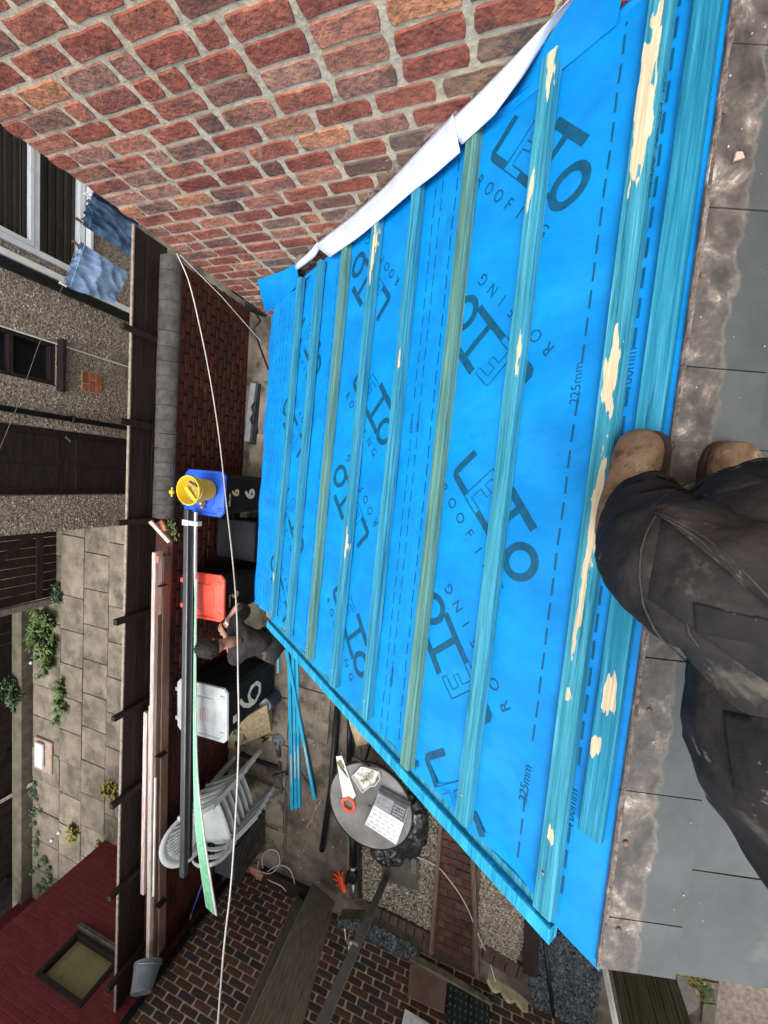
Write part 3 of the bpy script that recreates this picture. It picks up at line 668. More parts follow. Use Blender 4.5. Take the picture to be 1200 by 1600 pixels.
def logo(c, sgn):
    e1 = (-.73 * sgn, -.68 * sgn); e2 = (.68 * sgn, -.73 * sgn)
    Q = lambda x, y: (c[0] + e1[0] * x + e2[0] * y, c[1] + e1[1] * x + e2[1] * y)
    w = .023
    mline([Q(.012, .118), Q(.010, .022), Q(.018, .012), Q(.032, .010), Q(.098, .010)], w)      # L
    o = .0035                                                                                   # outlined E
    E = [(.100, .0), (.100, .135), (.172, .140), (.172, .118), (.124, .115), (.124, .085), (.160, .087), (.160, .066), (.124, .064), (.124, .021), (.176, .021), (.176, .0), (.100, .0)]
    mline([Q(*p) for p in E], o)
    mline([Q(.178, .010), Q(.315, .006), Q(.345, .004)], w)                                     # base band
    mline([Q(.255, .02), Q(.258, .132)], w * .95)                                               # T
    mline([Q(.188, .146), Q(.335, .140)], .026)
    ring(Q(.385, .050), e1, e2, .056, .060, .023)                                               # O
    for k, ch in enumerate('ROOFING'):
        mtext(ch, Q(.022 + k * .0635, -.074), e1, e2, .050)
for c, s_ in (((1.113, .903), 1), ((.081, .914), 1), ((-.93, .905), 1), ((.38, .636), -1), ((-.65, .636), -1), ((.497, 1.623), 1), ((-.53, 1.63), 1), ((.826, 1.368), -1), ((-.199, 1.358), -1),
              ((.913, 2.33), 1), ((-.117, 2.34), 1), ((.22, 2.09), -1), ((1.19, 2.08), -1), ((-.80, 2.09), -1)):
    logo(c, s_)
# keep print on the sheet
def dashes(d, t0=-1.0, t1=1.2, L=.046, gap=.022, w=.0052, skew=0.):
    t = t0 + random.uniform(0, .05)
    while t < t1:
        if not (abs(t - .33) < .035 and d < .6) and not (abs(t + .74) < .04 and d < .6) and not (abs(t - .27) < .03 and 1.1 < d < 1.2):
            mline([(t, d + skew * t), (min(t + L, t1), d + skew * (t + L))], w)
        t += L + gap
dashes(.510, skew=-.005); dashes(.390, w=.006); 
for d, w in ((1.040, .0045), (1.115, .0035), (1.152, .0035), (1.757, .003), (1.833, .0025), (1.872, .0025), (2.08, .002), (2.475, .003), (2.53, .0025), (2.585, .003), (2.64, .0025)): dashes(d, w=w)
for (s_, t, d, z) in (('225mm', .325, .505, .036), ('225mm', -.77, .508, .036), ('100mm', .336, .383, .034), ('100mm', -.745, .383, .034), ('100mm', .27, 1.108, .026), ('100mm', .27, 1.146, .026), ('100mm', -.74, 1.108, .026)):
    mtext(s_, (t, d), (1, 0), (0, 1), z)
kv = [i for i, v in enumerate(PR.v)]
def okv(v): return v[0] > tv(v[1]) + .045 and v[0] < WT - .01 and v[1] < 2.68 and v[1] > .3
PR.f = [f for f in PR.f if all(okv(PR.v[i]) for i in f)]; PR.m = [0] * len(PR.f)
o = part('print', PR, g('print'), roof, label='LETO ROOFING lettering and lap lines')
# ---- battens
def blue_mat(name, ca, cb, worn=(.60, .50, .34)):
    m = mat(name, [(.30, ca), (.55, cb), (.75, tuple(min(1, x * 1.25 + .02) for x in cb))], 5, 9, bump=.55, bscale=14, bdist=.004, stretch=(.55, 18, 18), rough=.7, spec=.2, stain=[(tuple(x * .3 for x in ca), 7, .61, .05, .6), (tuple(min(1, x * 1.4 + .05) for x in cb), 5, .60, .08, .4)])
    nt = m.node_tree; N = nt.nodes; L = nt.links; bs = N['Principled BSDF']
    src = bs.inputs['Base Color'].links[0].from_socket
    at_ = N.new('ShaderNodeAttribute'); at_.attribute_name = 'bare'
    nz = N.new('ShaderNodeTexNoise'); nz.inputs['Scale'].default_value = 30; nz.inputs['Detail'].default_value = 7
    tc = N.new('ShaderNodeTexCoord'); mp = N.new('ShaderNodeMapping'); mp.inputs['Scale'].default_value = (.5, 3.2, 3.2); L.new(tc.outputs['Object'], mp.inputs[0]); L.new(mp.outputs[0], nz.inputs['Vector'])
    ad = N.new('ShaderNodeMath'); ad.operation = 'MULTIPLY_ADD'; ad.inputs[1].default_value = 1.9; L.new(nz.outputs['Fac'], ad.inputs[0]); 
    su = N.new('ShaderNodeMath'); su.operation = 'SUBTRACT'; su.inputs[1].default_value = .98; L.new(at_.outputs['Fac'], su.inputs[0]); L.new(su.outputs[0], ad.inputs[2])
    mr = N.new('ShaderNodeMapRange'); mr.inputs[1].default_value = .5; mr.inputs[2].default_value = .56; L.new(ad.outputs[0], mr.inputs[0])
    n2 = N.new('ShaderNodeTexNoise'); n2.inputs['Scale'].default_value = 8; n2.inputs['Detail'].default_value = 9; mp2 = N.new('ShaderNodeMapping'); mp2.inputs['Scale'].default_value = (.5, 22, 22); L.new(tc.outputs['Object'], mp2.inputs[0]); L.new(mp2.outputs[0], n2.inputs['Vector'])
    rp = N.new('ShaderNodeValToRGB'); rp.color_ramp.elements[0].position = .3; rp.color_ramp.elements[0].color = C(*[x * .72 for x in worn]); rp.color_ramp.elements[1].position = .7; rp.color_ramp.elements[1].color = C(*[min(1, x * 1.25) for x in worn]); L.new(n2.outputs['Fac'], rp.inputs[0])
    mx = N.new('ShaderNodeMixRGB'); L.new(mr.outputs[0], mx.inputs[0]); L.new(src, mx.inputs[1]); L.new(rp.outputs[0], mx.inputs[2]); L.new(mx.outputs[0], bs.inputs['Base Color'])
    return m
BM = {'c': blue_mat('cyan_stained_batten', (.006, .13, .21), (.045, .28, .39)), 'g': blue_mat('green_stained_batten', (.03, .115, .12), (.10, .24, .21)),
      'd': blue_mat('teal_stained_batten', (.006, .11, .19), (.035, .25, .37)), 'b': blue_mat('bright_stained_batten', (.0, .15, .30), (.02, .33, .55)),
      'k': blue_mat('new_stained_batten', (.0, .11, .20), (.02, .22, .35))}
def batten(t0, t1, dc, w, h, key, bare=(), z0=.006, skew=0., parent=None, name='batten', label=None, warp=.003, grain=1., seed=0):
    L = t1 - t0; nx = max(8, int(L / .012)); mb = MB()
    prof = [(-.5, 0), (-.5, .5), (-.5, .88), (-.44, 1), (-.26, 1), (-.09, 1), (.09, 1), (.26, 1), (.44, 1), (.5, .88), (.5, .5), (.5, 0)]
    n = len(prof); vs = []; bv = []
    for i in range(nx + 1):
        u = i / nx; t = t0 + L * u
        oy = warp * mnoise.noise(Vector((t * 1.7, dc * 10, seed))) ; ow = 1 + .03 * mnoise.noise(Vector((t * 5, dc, seed + 3)))
        for (a, b) in prof:
            y = dc + skew * t + oy + a * w * ow; z = z0 + b * h + (.0012 * mnoise.noise(Vector((t * 9, a * 4, dc * 7 + seed))) if b > .4 else 0)
            vs.append((t, y, z)); s_ = 0
            for (bt, bl, bo, bw_) in bare:       # centre, half length, offset across, half width
                wx = .35 * mnoise.noise(Vector((t * 14, a * 2, seed))) + .25 * mnoise.noise(Vector((t * 45, a * 5, seed + 5))); wy = .55 * mnoise.noise(Vector((t * 11, 7, seed))) + .35 * mnoise.noise(Vector((t * 31, 3, seed)))
                q = 1.25 - math.hypot((t - bt) / bl + wx * .35, (a - bo) / bw_ + wy) ** 1.5 * .75
                if b > .4: s_ = max(s_, min(1, q))
            bv.append(max(0, s_))
    fs = [(i * n + k, (i + 1) * n + k, (i + 1) * n + k + 1, i * n + k + 1) for i in range(nx) for k in range(n - 1)]
    fs += [(i * n + n - 1, (i + 1) * n + n - 1, (i + 1) * n, i * n) for i in range(nx)]
    fs += [tuple(range(n)), tuple(range(nx * n + n - 1, nx * n - 1, -1))]
    mb.add(vs, fs); 
    me = mkmesh(name, mb, BM[key], smooth=False); a_ = me.attributes.new('bare', 'FLOAT', 'POINT'); a_.data.foreach_set('value', bv)
    o = bpy.data.objects.new(name, me); col.objects.link(o); o.parent = parent or roof; WM[o.name] = WM[(parent or roof).name]
    if label: o['label'] = label
    return o
def bt(px, py, h=.036): return rf(px, py, h)[0]
B1 = [((bt(1020, 60) + bt(1005, 240)) / 2, abs(bt(1020, 0) - bt(1000, 245)) / 2 + .02, .05, .40), ((bt(960, 510) + bt(955, 650)) / 2, abs(bt(960, 510) - bt(955, 650)) / 2, -.05, .33),
      ((bt(935, 725) + bt(915, 870)) / 2, .14, -.15, .26), (bt(908, 920), .10, -.05, .14), (bt(900, 980), .10, .02, .10), (bt(889, 1085), .022, 0, .16), (bt(858, 1302), .028, 0, .16)]
batten(-.765, 1.26, .335, .052, .024, 'k', [(bt(958, 1090), .055, -.02, .3), (bt(960, 1185), .030, .25, .22)], skew=-.004, label='widest batten beside the slates', seed=1)
batten(-1.035, 1.25, .420, .050, .032, 'c', B1, label='batten worn to bare wood', seed=2)
batten(-1.000, 1.252, .692, .048, .034, 'c', [(bt(845, 110), .10, -.2, .28), (bt(838, 290), .06, .2, .16), (bt(795, 560), .10, -.3, .16)], label='batten with a pale worn end', seed=3)
batten(-1.000, 1.230, .962, .046, .034, 'g', (), label='green stained batten', seed=4)
batten(-.960, 1.225, 1.232, .046, .034, 'd', [(bt(625, 560), .05, -.1, .2)], seed=5)
batten(-.950, 1.225, 1.500, .046, .034, 'd', [(bt(578, 400), .12, -.2, .3), (bt(552, 850), .1, -.35, .15)], seed=6)
batten(-.925, 1.225, 1.762, .044, .034, 'g', [], seed=7)
batten(-.905, 1.225, 2.035, .044, .034, 'd', [], seed=8)
batten(-.870, 1.225, 2.285, .044, .034, 'd', [(bt(436, 905), .03, 0, .2)], seed=9)
# verge battens running down the slope
vb = MB()
def verge(name, off, w, h, z0, d0, d1, key, seed):
    o = batten(d0, d1, 0, w, h, key, (), z0=z0, warp=.004, seed=seed, name=name)
    for v in o.data.vertices:
        d, y, z = v.co; v.co = (tv(d) + off - y, d, z)
    return o
verge('verge_batten', -.012, .046, .040, -.036, .405, 2.42, 'b', 11)
verge('verge_counter_batten', .022, .030, .025, -.040, .43, 2.40, 'd', 12)
# screw heads on batten ends
for d in (.42, .692, .962, 1.232, 1.5, 1.762, 2.035, 2.285):
    mb = MB(); mb.lathe([(0, .0015), (.0035, .0012), (.0045, 0)], 8, c=(-.93 + .05 * (d - .4), d + .006, .0405)); part('nail', mb, g('steel'), roof)
# printed grade stamp on the worn batten's side
vs, fs = text2d('GRADE  MIROSA  VEC', .021)
mb = MB(); mb.add([(.72 + v[0] * 1.35 - .0, .420 - .0256, .012 + v[1]) for v in vs], fs); part('grade_stamp', mb, g('print'), roof)
# white back of the membrane folded over along the wall
def lip(up, lo, bulge, zoff=.045):
    n = len(up); m = 8; vs = []
    for i in range(n):
        a = on(up[i][0], up[i][1], 0, XW - .012); x, y = rf(lo[i][0], lo[i][1], zoff); b = ROOF @ Vector((x, y, zoff))
        for k in range(m + 1):
            v = k / m; p = a.lerp(b, v); q = Vector((-.35, 0, .9)) * bulge * math.sin(math.pi * v) * (1 + .25 * mnoise.noise(Vector((i * .13, k * .15, 1))))
            p = p + q; p.x = min(p.x, XW - .006); vs.append(p)
    mb = MB(); mb.add(vs, [(i * (m + 1) + k, (i + 1) * (m + 1) + k, (i + 1) * (m + 1) + k + 1, i * (m + 1) + k + 1) for i in range(n - 1) for k in range(m)]); return mb
def dens(pl, n=24):
    P = [Vector((a, b, 0)) for a, b in pl]; L = [0]
    for a, b in zip(P[:-1], P[1:]): L.append(L[-1] + (b - a).length)
    out = []
    for i in range(n):
        s_ = L[-1] * i / (n - 1); k = max(j for j in range(len(L)) if L[j] <= s_ + 1e-6); k = min(k, len(P) - 2)
        f = (s_ - L[k]) / (L[k + 1] - L[k]); p = P[k].lerp(P[k + 1], f); out.append((p.x, p.y))
    return out
for (u_, l_, lab) in ((dens([(925, -40), (890, 0), (840, 50), (790, 102), (745, 148), (690, 200)]), dens([(925, -25), (887, 12), (856, 60), (818, 118), (772, 180), (722, 226)]), None),
                      (dens([(708, 178), (660, 228), (600, 292), (550, 337), (492, 382)]), dens([(719, 238), (680, 272), (640, 303), (595, 342), (556, 374), (515, 402)]), None),
                      (dens([(496, 378), (480, 396), (462, 412)], 10), dens([(503, 384), (492, 402), (464, 423)], 10), None)):
    o = part('membrane_lip', lip(u_, l_, .016), g('memback'), roof, smooth=True, world=True)
    so = o.modifiers.new('s', 'SOLIDIFY'); so.thickness = .0015

pl_ = dens([(1010, -190), (960, -95), (925, -40), (887, 12), (856, 60), (818, 118), (772, 180), (722, 232), (690, 262), (640, 300), (595, 340)], 40); vs_ = []
e0 = ROOF @ Vector((WT, 0, 0)); e1_ = ROOF @ Vector((WT, 1, 0))
for (x_, y_) in pl_:
    a_ = on(x_, y_, 0, XW - .014); d_ = (a_.y - e0.y) / (e1_.y - e0.y); b2 = ROOF @ Vector((WT - .012, d_, .0055))
    for k in range(6):
        v = k / 5; p = a_.lerp(b2, v); p.x += .010 * math.sin(math.pi * v) * 0; vs_.append(p)
mb = MB(); mb.add(vs_, [(i * 6 + k, i * 6 + 6 + k, i * 6 + 7 + k, i * 6 + 1 + k) for i in range(39) for k in range(5)]); part('membrane_upstand', mb, g('membrane'), roof, smooth=True, world=True)
fl_up = dens([(463, 411), (440, 424), (402, 437)], 12); vs_ = []
for i, (x_, y_) in enumerate(fl_up):
    a_ = on(x_, y_, 0, XW - .012); b2 = ROOF @ Vector((1.224, 2.34 + .62 * i / 11, .004 - .02 * (i / 11) ** 2))
    for k in range(7):
        v = k / 6; p = a_.lerp(b2, v); p.x = min(p.x - .012 * math.sin(math.pi * v), XW - .008); vs_.append(p)
mb = MB(); mb.add(vs_, [(i * 7 + k, i * 7 + 7 + k, i * 7 + 8 + k, i * 7 + 1 + k) for i in range(11) for k in range(6)]); part('membrane_end_flap', mb, g('membrane'), roof, smooth=True, world=True)
# ================================================================== slate roof behind the ridge
b_ = math.radians(16.3); ro = ROOF @ Vector((0, .290, 0))
bx_ = -Vector(rT); by_ = Vector((0, -math.cos(b_), -math.sin(b_))); by_ = (by_ - bx_ * by_.dot(bx_)).normalized(); bz_ = bx_.cross(by_)
BK = Matrix(((bx_.x, by_.x, bz_.x, ro.x), (bx_.y, by_.y, bz_.y, ro.y), (bx_.z, by_.z, bz_.z, ro.z), (0, 0, 0, 1)))
srf = thing('slate_roof', 'smooth grey slate roof slope the photographer stands on', 'roof', M=BK)
sm1 = mat('ridge_course_slate', two((.052, .060, .061), (.078, .086, .088)), 5, bump=.25, bscale=24, rough=.5, spec=.45, stain=[((.22, .23, .22), 24, .68, .04, .6)])
def band(m, width, ca, cb):
    nt = m.node_tree; N = nt.nodes; L = nt.links; bs = N['Principled BSDF']; src = bs.inputs['Base Color'].links[0].from_socket
    tc = N.new('ShaderNodeTexCoord'); sp = N.new('ShaderNodeSeparateXYZ'); L.new(tc.outputs['Object'], sp.inputs[0])
    nz = N.new('ShaderNodeTexNoise'); nz.inputs['Scale'].default_value = 7; nz.inputs['Detail'].default_value = 12; nz.inputs['Roughness'].default_value = .68; L.new(tc.outputs['Object'], nz.inputs['Vector'])
    a = N.new('ShaderNodeMath'); a.operation = 'MULTIPLY_ADD'; a.inputs[1].default_value = -.11; L.new(nz.outputs['Fac'], a.inputs[0]); L.new(sp.outputs['Y'], a.inputs[2])
    mr = N.new('ShaderNodeMapRange'); mr.inputs[1].default_value = width - .050; mr.inputs[2].default_value = width - .058; L.new(a.outputs[0], mr.inputs[0])
    n2 = N.new('ShaderNodeTexNoise'); n2.inputs['Scale'].default_value = 13; n2.inputs['Detail'].default_value = 12; n2.inputs['Roughness'].default_value = .7; n2.inputs['Distortion'].default_value = .3; L.new(tc.outputs['Object'], n2.inputs['Vector'])
    rp = N.new('ShaderNodeValToRGB'); e = rp.color_ramp.elements; e[0].position = .38; e[0].color = C(*ca); e[1].position = .53; e[1].color = C(*cb)
    k = e.new(.60); k.color = C(.20, .165, .135); k = e.new(.67); k.color = C(.50, .47, .44); L.new(n2.outputs['Fac'], rp.inputs[0])
    mx = N.new('ShaderNodeMixRGB'); L.new(mr.outputs[0], mx.inputs[0]); L.new(src, mx.inputs[1]); L.new(rp.outputs[0], mx.inputs[2])
    # rim of lime where the old ridge bedding stopped
    m2 = N.new('ShaderNodeMapRange'); m2.interpolation_type = 'SMOOTHSTEP'; m2.inputs[1].default_value = width - .066; m2.inputs[2].default_value = width - .050; L.new(a.outputs[0], m2.inputs[0])
    t2 = N.new('ShaderNodeMath'); t2.operation = 'MULTIPLY'; L.new(m2.outputs[0], t2.inputs[0]); L.new(mr.outputs[0], t2.inputs[1])
    n4 = N.new('ShaderNodeTexNoise'); n4.inputs['Scale'].default_value = 2.5; L.new(tc.outputs['Object'], n4.inputs['Vector'])
    t3 = N.new('ShaderNodeMath'); t3.operation = 'MULTIPLY'; L.new(t2.outputs[0], t3.inputs[0]); L.new(n4.outputs['Fac'], t3.inputs[1])
    mx2 = N.new('ShaderNodeMixRGB'); L.new(t3.outputs[0], mx2.inputs[0]); L.new(mx.outputs[0], mx2.inputs[1]); mx2.inputs[2].default_value = C(.22, .20, .17); L.new(mx2.outputs[0], bs.inputs['Base Color'])
band(sm1, .072, (.040, .036, .034), (.095, .085, .078))
def slate(xa, xb, y0, y1, h0, h1, m, k):
    r = random.Random(k); mb = MB(); nx, ny = 8, 6
    def top(u, v):
        x = xa + (xb - xa) * u; y = y0 + (y1 - y0) * v
        if v in (0, 1): y += r.uniform(-.0012, .0012) * (v == 1)
        return (x, y, h0 + (h1 - h0) * v + .0012 * mnoise.noise(Vector((x * 5, y * 5, k))))
    mb.grid(top, nx, ny); n = len(mb.v)
    vs = list(mb.v)
    mb.add([(x, y, z - .006) for x, y, z in vs], [tuple(reversed(f)) for f in mb.f])
    ring_ = [i * (ny + 1) for i in range(nx + 1)] + [nx * (ny + 1) + j for j in range(1, ny + 1)] + [i * (ny + 1) + ny for i in range(nx - 1, -1, -1)] + [j for j in range(ny - 1, 0, -1)]
    for a, b in zip(ring_, ring_[1:] + ring_[:1]): mb.f.append((a, b, b + n, a + n)); mb.m.append(0)
    return part('slate', mb, m, srf)
c1 = [-1.24, -.97, -.65, -.325, 0, .31, .62, .925, 1.055]
for i in range(len(c1) - 1): slate(c1[i] + .0015, c1[i + 1] - .0015, -.012, .166, .010 + .001 * (i % 2), .0125, sm1, i)
y = .150
for cnum in range(1, 9):
    off = -.48 if cnum % 2 else -.65
    xs_ = [-1.24] + [off - .325 + k * .32 for k in range(0, 8) if -1.2 < off - .325 + k * .32 < 1.0] + [1.055]
    for i in range(len(xs_) - 1): slate(xs_[i] + .0015, xs_[i + 1] - .0015, y - .02, y + .235, .001 - .0005 * cnum, .006 - .0005 * cnum, g('slate'), 20 + cnum * 10 + i)
    y += .215
mb = MB(); mb.box((-.09, .9, -.03), (2.26, 1.75, .03)); part('roof_deck', mb, g('oldwood'), srf)
mb = MB(); mb.grid(lambda u, v: (-1.22 + 2.27 * u, -.010 + .010 * v + .003 * mnoise.noise(Vector((u * 60, v, 2))), .009 + .006 * math.sin(math.pi * v) + .003 * mnoise.noise(Vector((u * 90, v * 3, 2)))), 160, 4)
part('rusty_bedding_strip', mb, mat('rusty_bedding', two((.10, .07, .06), (.27, .235, .205)), 40, bump=.8, rough=.95, stain=[((.05, .03, .03), 20, .55, .05, .8)]), srf)
# clout nail heads and flakes sitting on the slates
nm = mat('rust', two((.09, .055, .04), (.20, .14, .11)), 60, rough=.9)
for (px, py) in ((1133, 172), (1015, 1110), (978, 1318), (967, 1453), (1100, 430)):
    d_ = ray(px, py); n_ = np.array(bz_); c_ = (n_ @ (np.array(ro) - np.array([0, 0, CAMH])) + .013); q = BK.inverted() @ (Vector(d_ * c_ / (n_ @ d_)) + Vector((0, 0, CAMH)))
    mb = MB(); mb.lathe([(0, .003), (.005, .002), (.007, 0)], 9, c=(q.x, q.y, .0135)); part('nail_head', mb, nm, srf)
def onslate(px, py, h=.013):
    d_ = ray(px, py); n_ = np.array(bz_); c_ = (n_ @ (np.array(ro) - np.array([0, 0, CAMH])) + h); return BK.inverted() @ (Vector(d_ * c_ / (n_ @ d_)) + Vector((0, 0, CAMH)))
r_ = random.Random(5); fm = mat('flake', two((.42, .36, .31), (.62, .58, .53)), 30, rough=.9)
mb = MB()
for k in range(90):
    x = r_.uniform(-1.2, 1.04); yy = r_.uniform(0, .5); s_ = r_.choice((.0007, .001, .0015, .002))
    p = [(x + s_ * math.cos(a + r_.uniform(-.4, .4)), yy + s_ * math.sin(a) * r_.uniform(.5, 1), .0165) for a in (0, 1.3, 2.6, 3.9, 5.2)]
    mb.prism(p, .002)
part('flakes', mb, fm, srf, kind='stuff')
q = onslate(1155, 245, .018); mb = MB(); mb.prism([(q.x - .008, q.y - .008, .02), (q.x + .010, q.y - .010, .02), (q.x + .002, q.y + .010, .02), (q.x - .009, q.y + .004, .02)], .005)
o = part('slate_chip', mb, mat('pink_chip', two((.35, .26, .20), (.5, .4, .33)), 30), srf)

# ================================================================== organic bodies
def skinned(chains, subs=2, smooth_n=0):
    """chains: list of ([(point, radius)...], attach_index or None); grows one continuous surface, returns verts/faces"""
    me = bpy.data.meshes.new('body'); vs = []; es = []; rad = []
    for pts, att in chains:
        prev = att
        for p, r in pts:
            vs.append(tuple(p)); rad.append(r)
            if prev is not None: es.append((prev, len(vs) - 1))
            prev = len(vs) - 1
    me.from_pydata(vs, es, []); o = bpy.data.objects.new('body', me); col.objects.link(o)
    m = o.modifiers.new('skin', 'SKIN'); m.use_smooth_shade = True
    if not me.skin_vertices: 
        import bmesh
        bm = bmesh.new(); bm.from_mesh(me); bm.verts.layers.skin.verify(); bm.to_mesh(me); bm.free()
    sv_ = me.skin_vertices[0].data
    for i, r in enumerate(rad): sv_[i].radius = (r, r) if not isinstance(r, tuple) else r; sv_[i].use_root = (i == 0)
    s = o.modifiers.new('sub', 'SUBSURF'); s.levels = subs; s.render_levels = subs
    dg = bpy.context.evaluated_depsgraph_get(); ev = o.evaluated_get(dg).to_mesh()
    V = [Vector(v.co) for v in ev.vertices]; Nn = [Vector(v.normal) for v in ev.vertices]; F_ = [tuple(p.vertices) for p in ev.polygons]
    o.evaluated_get(dg).to_mesh_clear(); bpy.data.objects.remove(o); bpy.data.meshes.remove(me)
    return V, Nn, F_
def wrinkle(V, N_, amp, sc_, stretch=(1, 1, 1), seed=0, where=None):
    out = []
    for v, n in zip(V, N_):
        q = Vector((v.x * stretch[0], v.y * stretch[1], v.z * stretch[2])) * sc_
        a = mnoise.noise(q + Vector((seed, 0, 0))); b = 1 - abs(mnoise.noise(q * 1.9 + Vector((0, seed, 3)))) * 2.4
        k = where(v) if where else 1
        out.append(v + n * amp * k * (a * 1.2 + max(0, b) * .8))
    return out
def body_part(name, chains, m, parent, subs=2, amp=0., sc_=8, seed=0, label=None, stretch=(1, 1, 1)):
    V, Nn, F_ = skinned(chains, subs)
    if amp: V = wrinkle(V, Nn, amp, sc_, seed=seed, stretch=stretch)
    mb = MB(); mb.add(V, F_); return part(name, mb, m, parent, smooth=True, label=label, world=True)
def hand_chain(base_index_fn, wrist, d, side, palmn, L=.19, curl=.5):
    """palm and five bent fingers growing from a wrist; returns chains (attach indices are relative to the running count)"""
    d = Vector(d).normalized(); s = Vector(side).normalized(); n = Vector(palmn).normalized(); ch = []
    start = base_index_fn()
    k1 = wrist + d * L * .25; k2 = wrist + d * L * .48
    ch.append(([(k1, (.034, .018)), (k2, (.036, .015))], 'prev')); palm_i = start + 1
    for j, (off, ln) in enumerate(((-.032, .36), (-.011, .42), (.010, .40), (.030, .31))):
        b = k2 + s * off; a1 = (d * math.cos(curl * .5) + n * math.sin(curl * .5)); a2 = (d * math.cos(curl) + n * math.sin(curl)); a3 = (d * math.cos(curl * 1.7) + n * math.sin(curl * 1.7))
        p1 = b + a1 * L * ln * .42; p2 = p1 + a2 * L * ln * .33; p3 = p2 + a3 * L * ln * .25
        ch.append(([(b + d * .004, .0095), (p1, .0092), (p2, .0085), (p3, .007)], palm_i))
    tb = wrist + d * L * .18 - s * .028; td = (d * .6 - s * .7 + n * .35).normalized()
    ch.append(([(tb, .012), (tb + td * .034, .0108), (tb + td * .06 + d * .008, .0085)], start))
    return ch

# ------------------------------------------------------------------ the photographer: boots, legs, body
ph = thing('person', 'person in dusty black work trousers and tan boots crouching on the slates', 'person', tuple(ROOF @ Vector((.0, .30, 0))))
def boot(origin, fwd, upv, L=.265, W=.090, Hh=.070, seed=0, label=None):
    f = Vector(fwd).normalized(); u = Vector(upv).normalized(); s = u.cross(f).normalized(); u = f.cross(s)
    secs = [(-.50, .30, .55), (-.47, .62, .90), (-.38, .72, 1.35), (-.25, .70, 1.6), (-.12, .72, 1.6), (0, .82, 1.35), (.12, .95, 1.08), (.24, 1.0, .93), (.34, .97, .86), (.42, .84, .78), (.47, .62, .66), (.497, .34, .48)]
    n = 20; mb = MB(); vs = []
    for (x, w, h) in secs:
        for k in range(n):
            th = 2 * math.pi * k / n; c, sn = math.cos(th), math.sin(th)
            yy = math.copysign(abs(c) ** .78, c) * w * W / 2; zz = (math.copysign(abs(sn) ** (.7 if sn > 0 else .25), sn) * .5 + .5) * h * Hh + .010
            p = Vector(origin) + f * (x * L) + s * (yy + .012 * (x > .2) * (x - .2)) + u * zz
            p += u * .0018 * mnoise.noise(Vector((x * 14, k, seed))) - u * (.003 if abs((x * 9) % 1 - .5) < .18 and .0 < x < .2 and sn > .3 else 0)
            vs.append(p)
    fs = [(i * n + k, i * n + (k + 1) % n, (i + 1) * n + (k + 1) % n, (i + 1) * n + k) for i in range(len(secs) - 1) for k in range(n)]
    fs += [tuple(range(n - 1, -1, -1)), tuple(range((len(secs) - 1) * n, len(secs) * n))]
    mb.add(vs, fs); b = part('boot', mb, g('suede'), ph, smooth=True, label=label, world=True)
    mb = MB(); sol = []
    for x, w, h in secs: sol.append((x, w * W / 2 + .004))
    poly = [Vector(origin) + f * (x * L * 1.02) + s * y + u * .012 for x, y in sol] + [Vector(origin) + f * (x * L * 1.02) - s * y + u * .012 for x, y in reversed(sol)]
    m_ = len(poly); mb.add(poly + [p - u * .012 for p in poly], [tuple(range(m_)), tuple(range(2 * m_ - 1, m_ - 1, -1))] + [(i, i + m_, (i + 1) % m_ + m_, (i + 1) % m_) for i in range(m_)])
    part('boot_sole', mb, g('rubber'), b, world=True)
Rn = Vector(rN)
x0, y0 = rf(1003, 762, .08); B1o = ROOF @ Vector((x0 - .055, y0, .030))
B1o = ROOF @ Vector((rf(985, 728, .09)[0] - .02, rf(985, 728, .09)[1], .034))
B1o = ROOF @ Vector((rf(985, 728, .09)[0] - .052, rf(983, 728, .09)[1], .034))
boot(B1o, ROOF.to_3x3() @ Vector((1, -.10, 0)), Rn, label='left boot planted on the batten', seed=1)
q = onslate(1146, 745, .07); B2o = BK @ Vector((q.x + .058, q.y + .018, .014))
boot(B2o, BK.to_3x3() @ Vector((-1, .0, 0)), Vector(bz_), label='right boot on the slates', seed=4)
D = dep
pel = D(1275, 1190, .50)
legA = [(D(1014, 782, .80), .056), (D(1018, 818, .69), .075), (D(1036, 862, .585), .088), (D(1088, 898, .50), .090), (D(1170, 944, .465), .092), (D(1250, 1045, .47), .100)]
legB = [(D(1150, 792, .84), .056), (D(1150, 802, .72), .070), (D(1168, 815, .60), .084), (D(1225, 850, .49), .094), (D(1300, 960, .46), .105), (D(1350, 1090, .47), .110)]
seat = [(D(1262, 1150, .50), .112), (D(1270, 1215, .50), .112), (D(1330, 1300, .50), .105), (D(1400, 1380, .52), .10)]
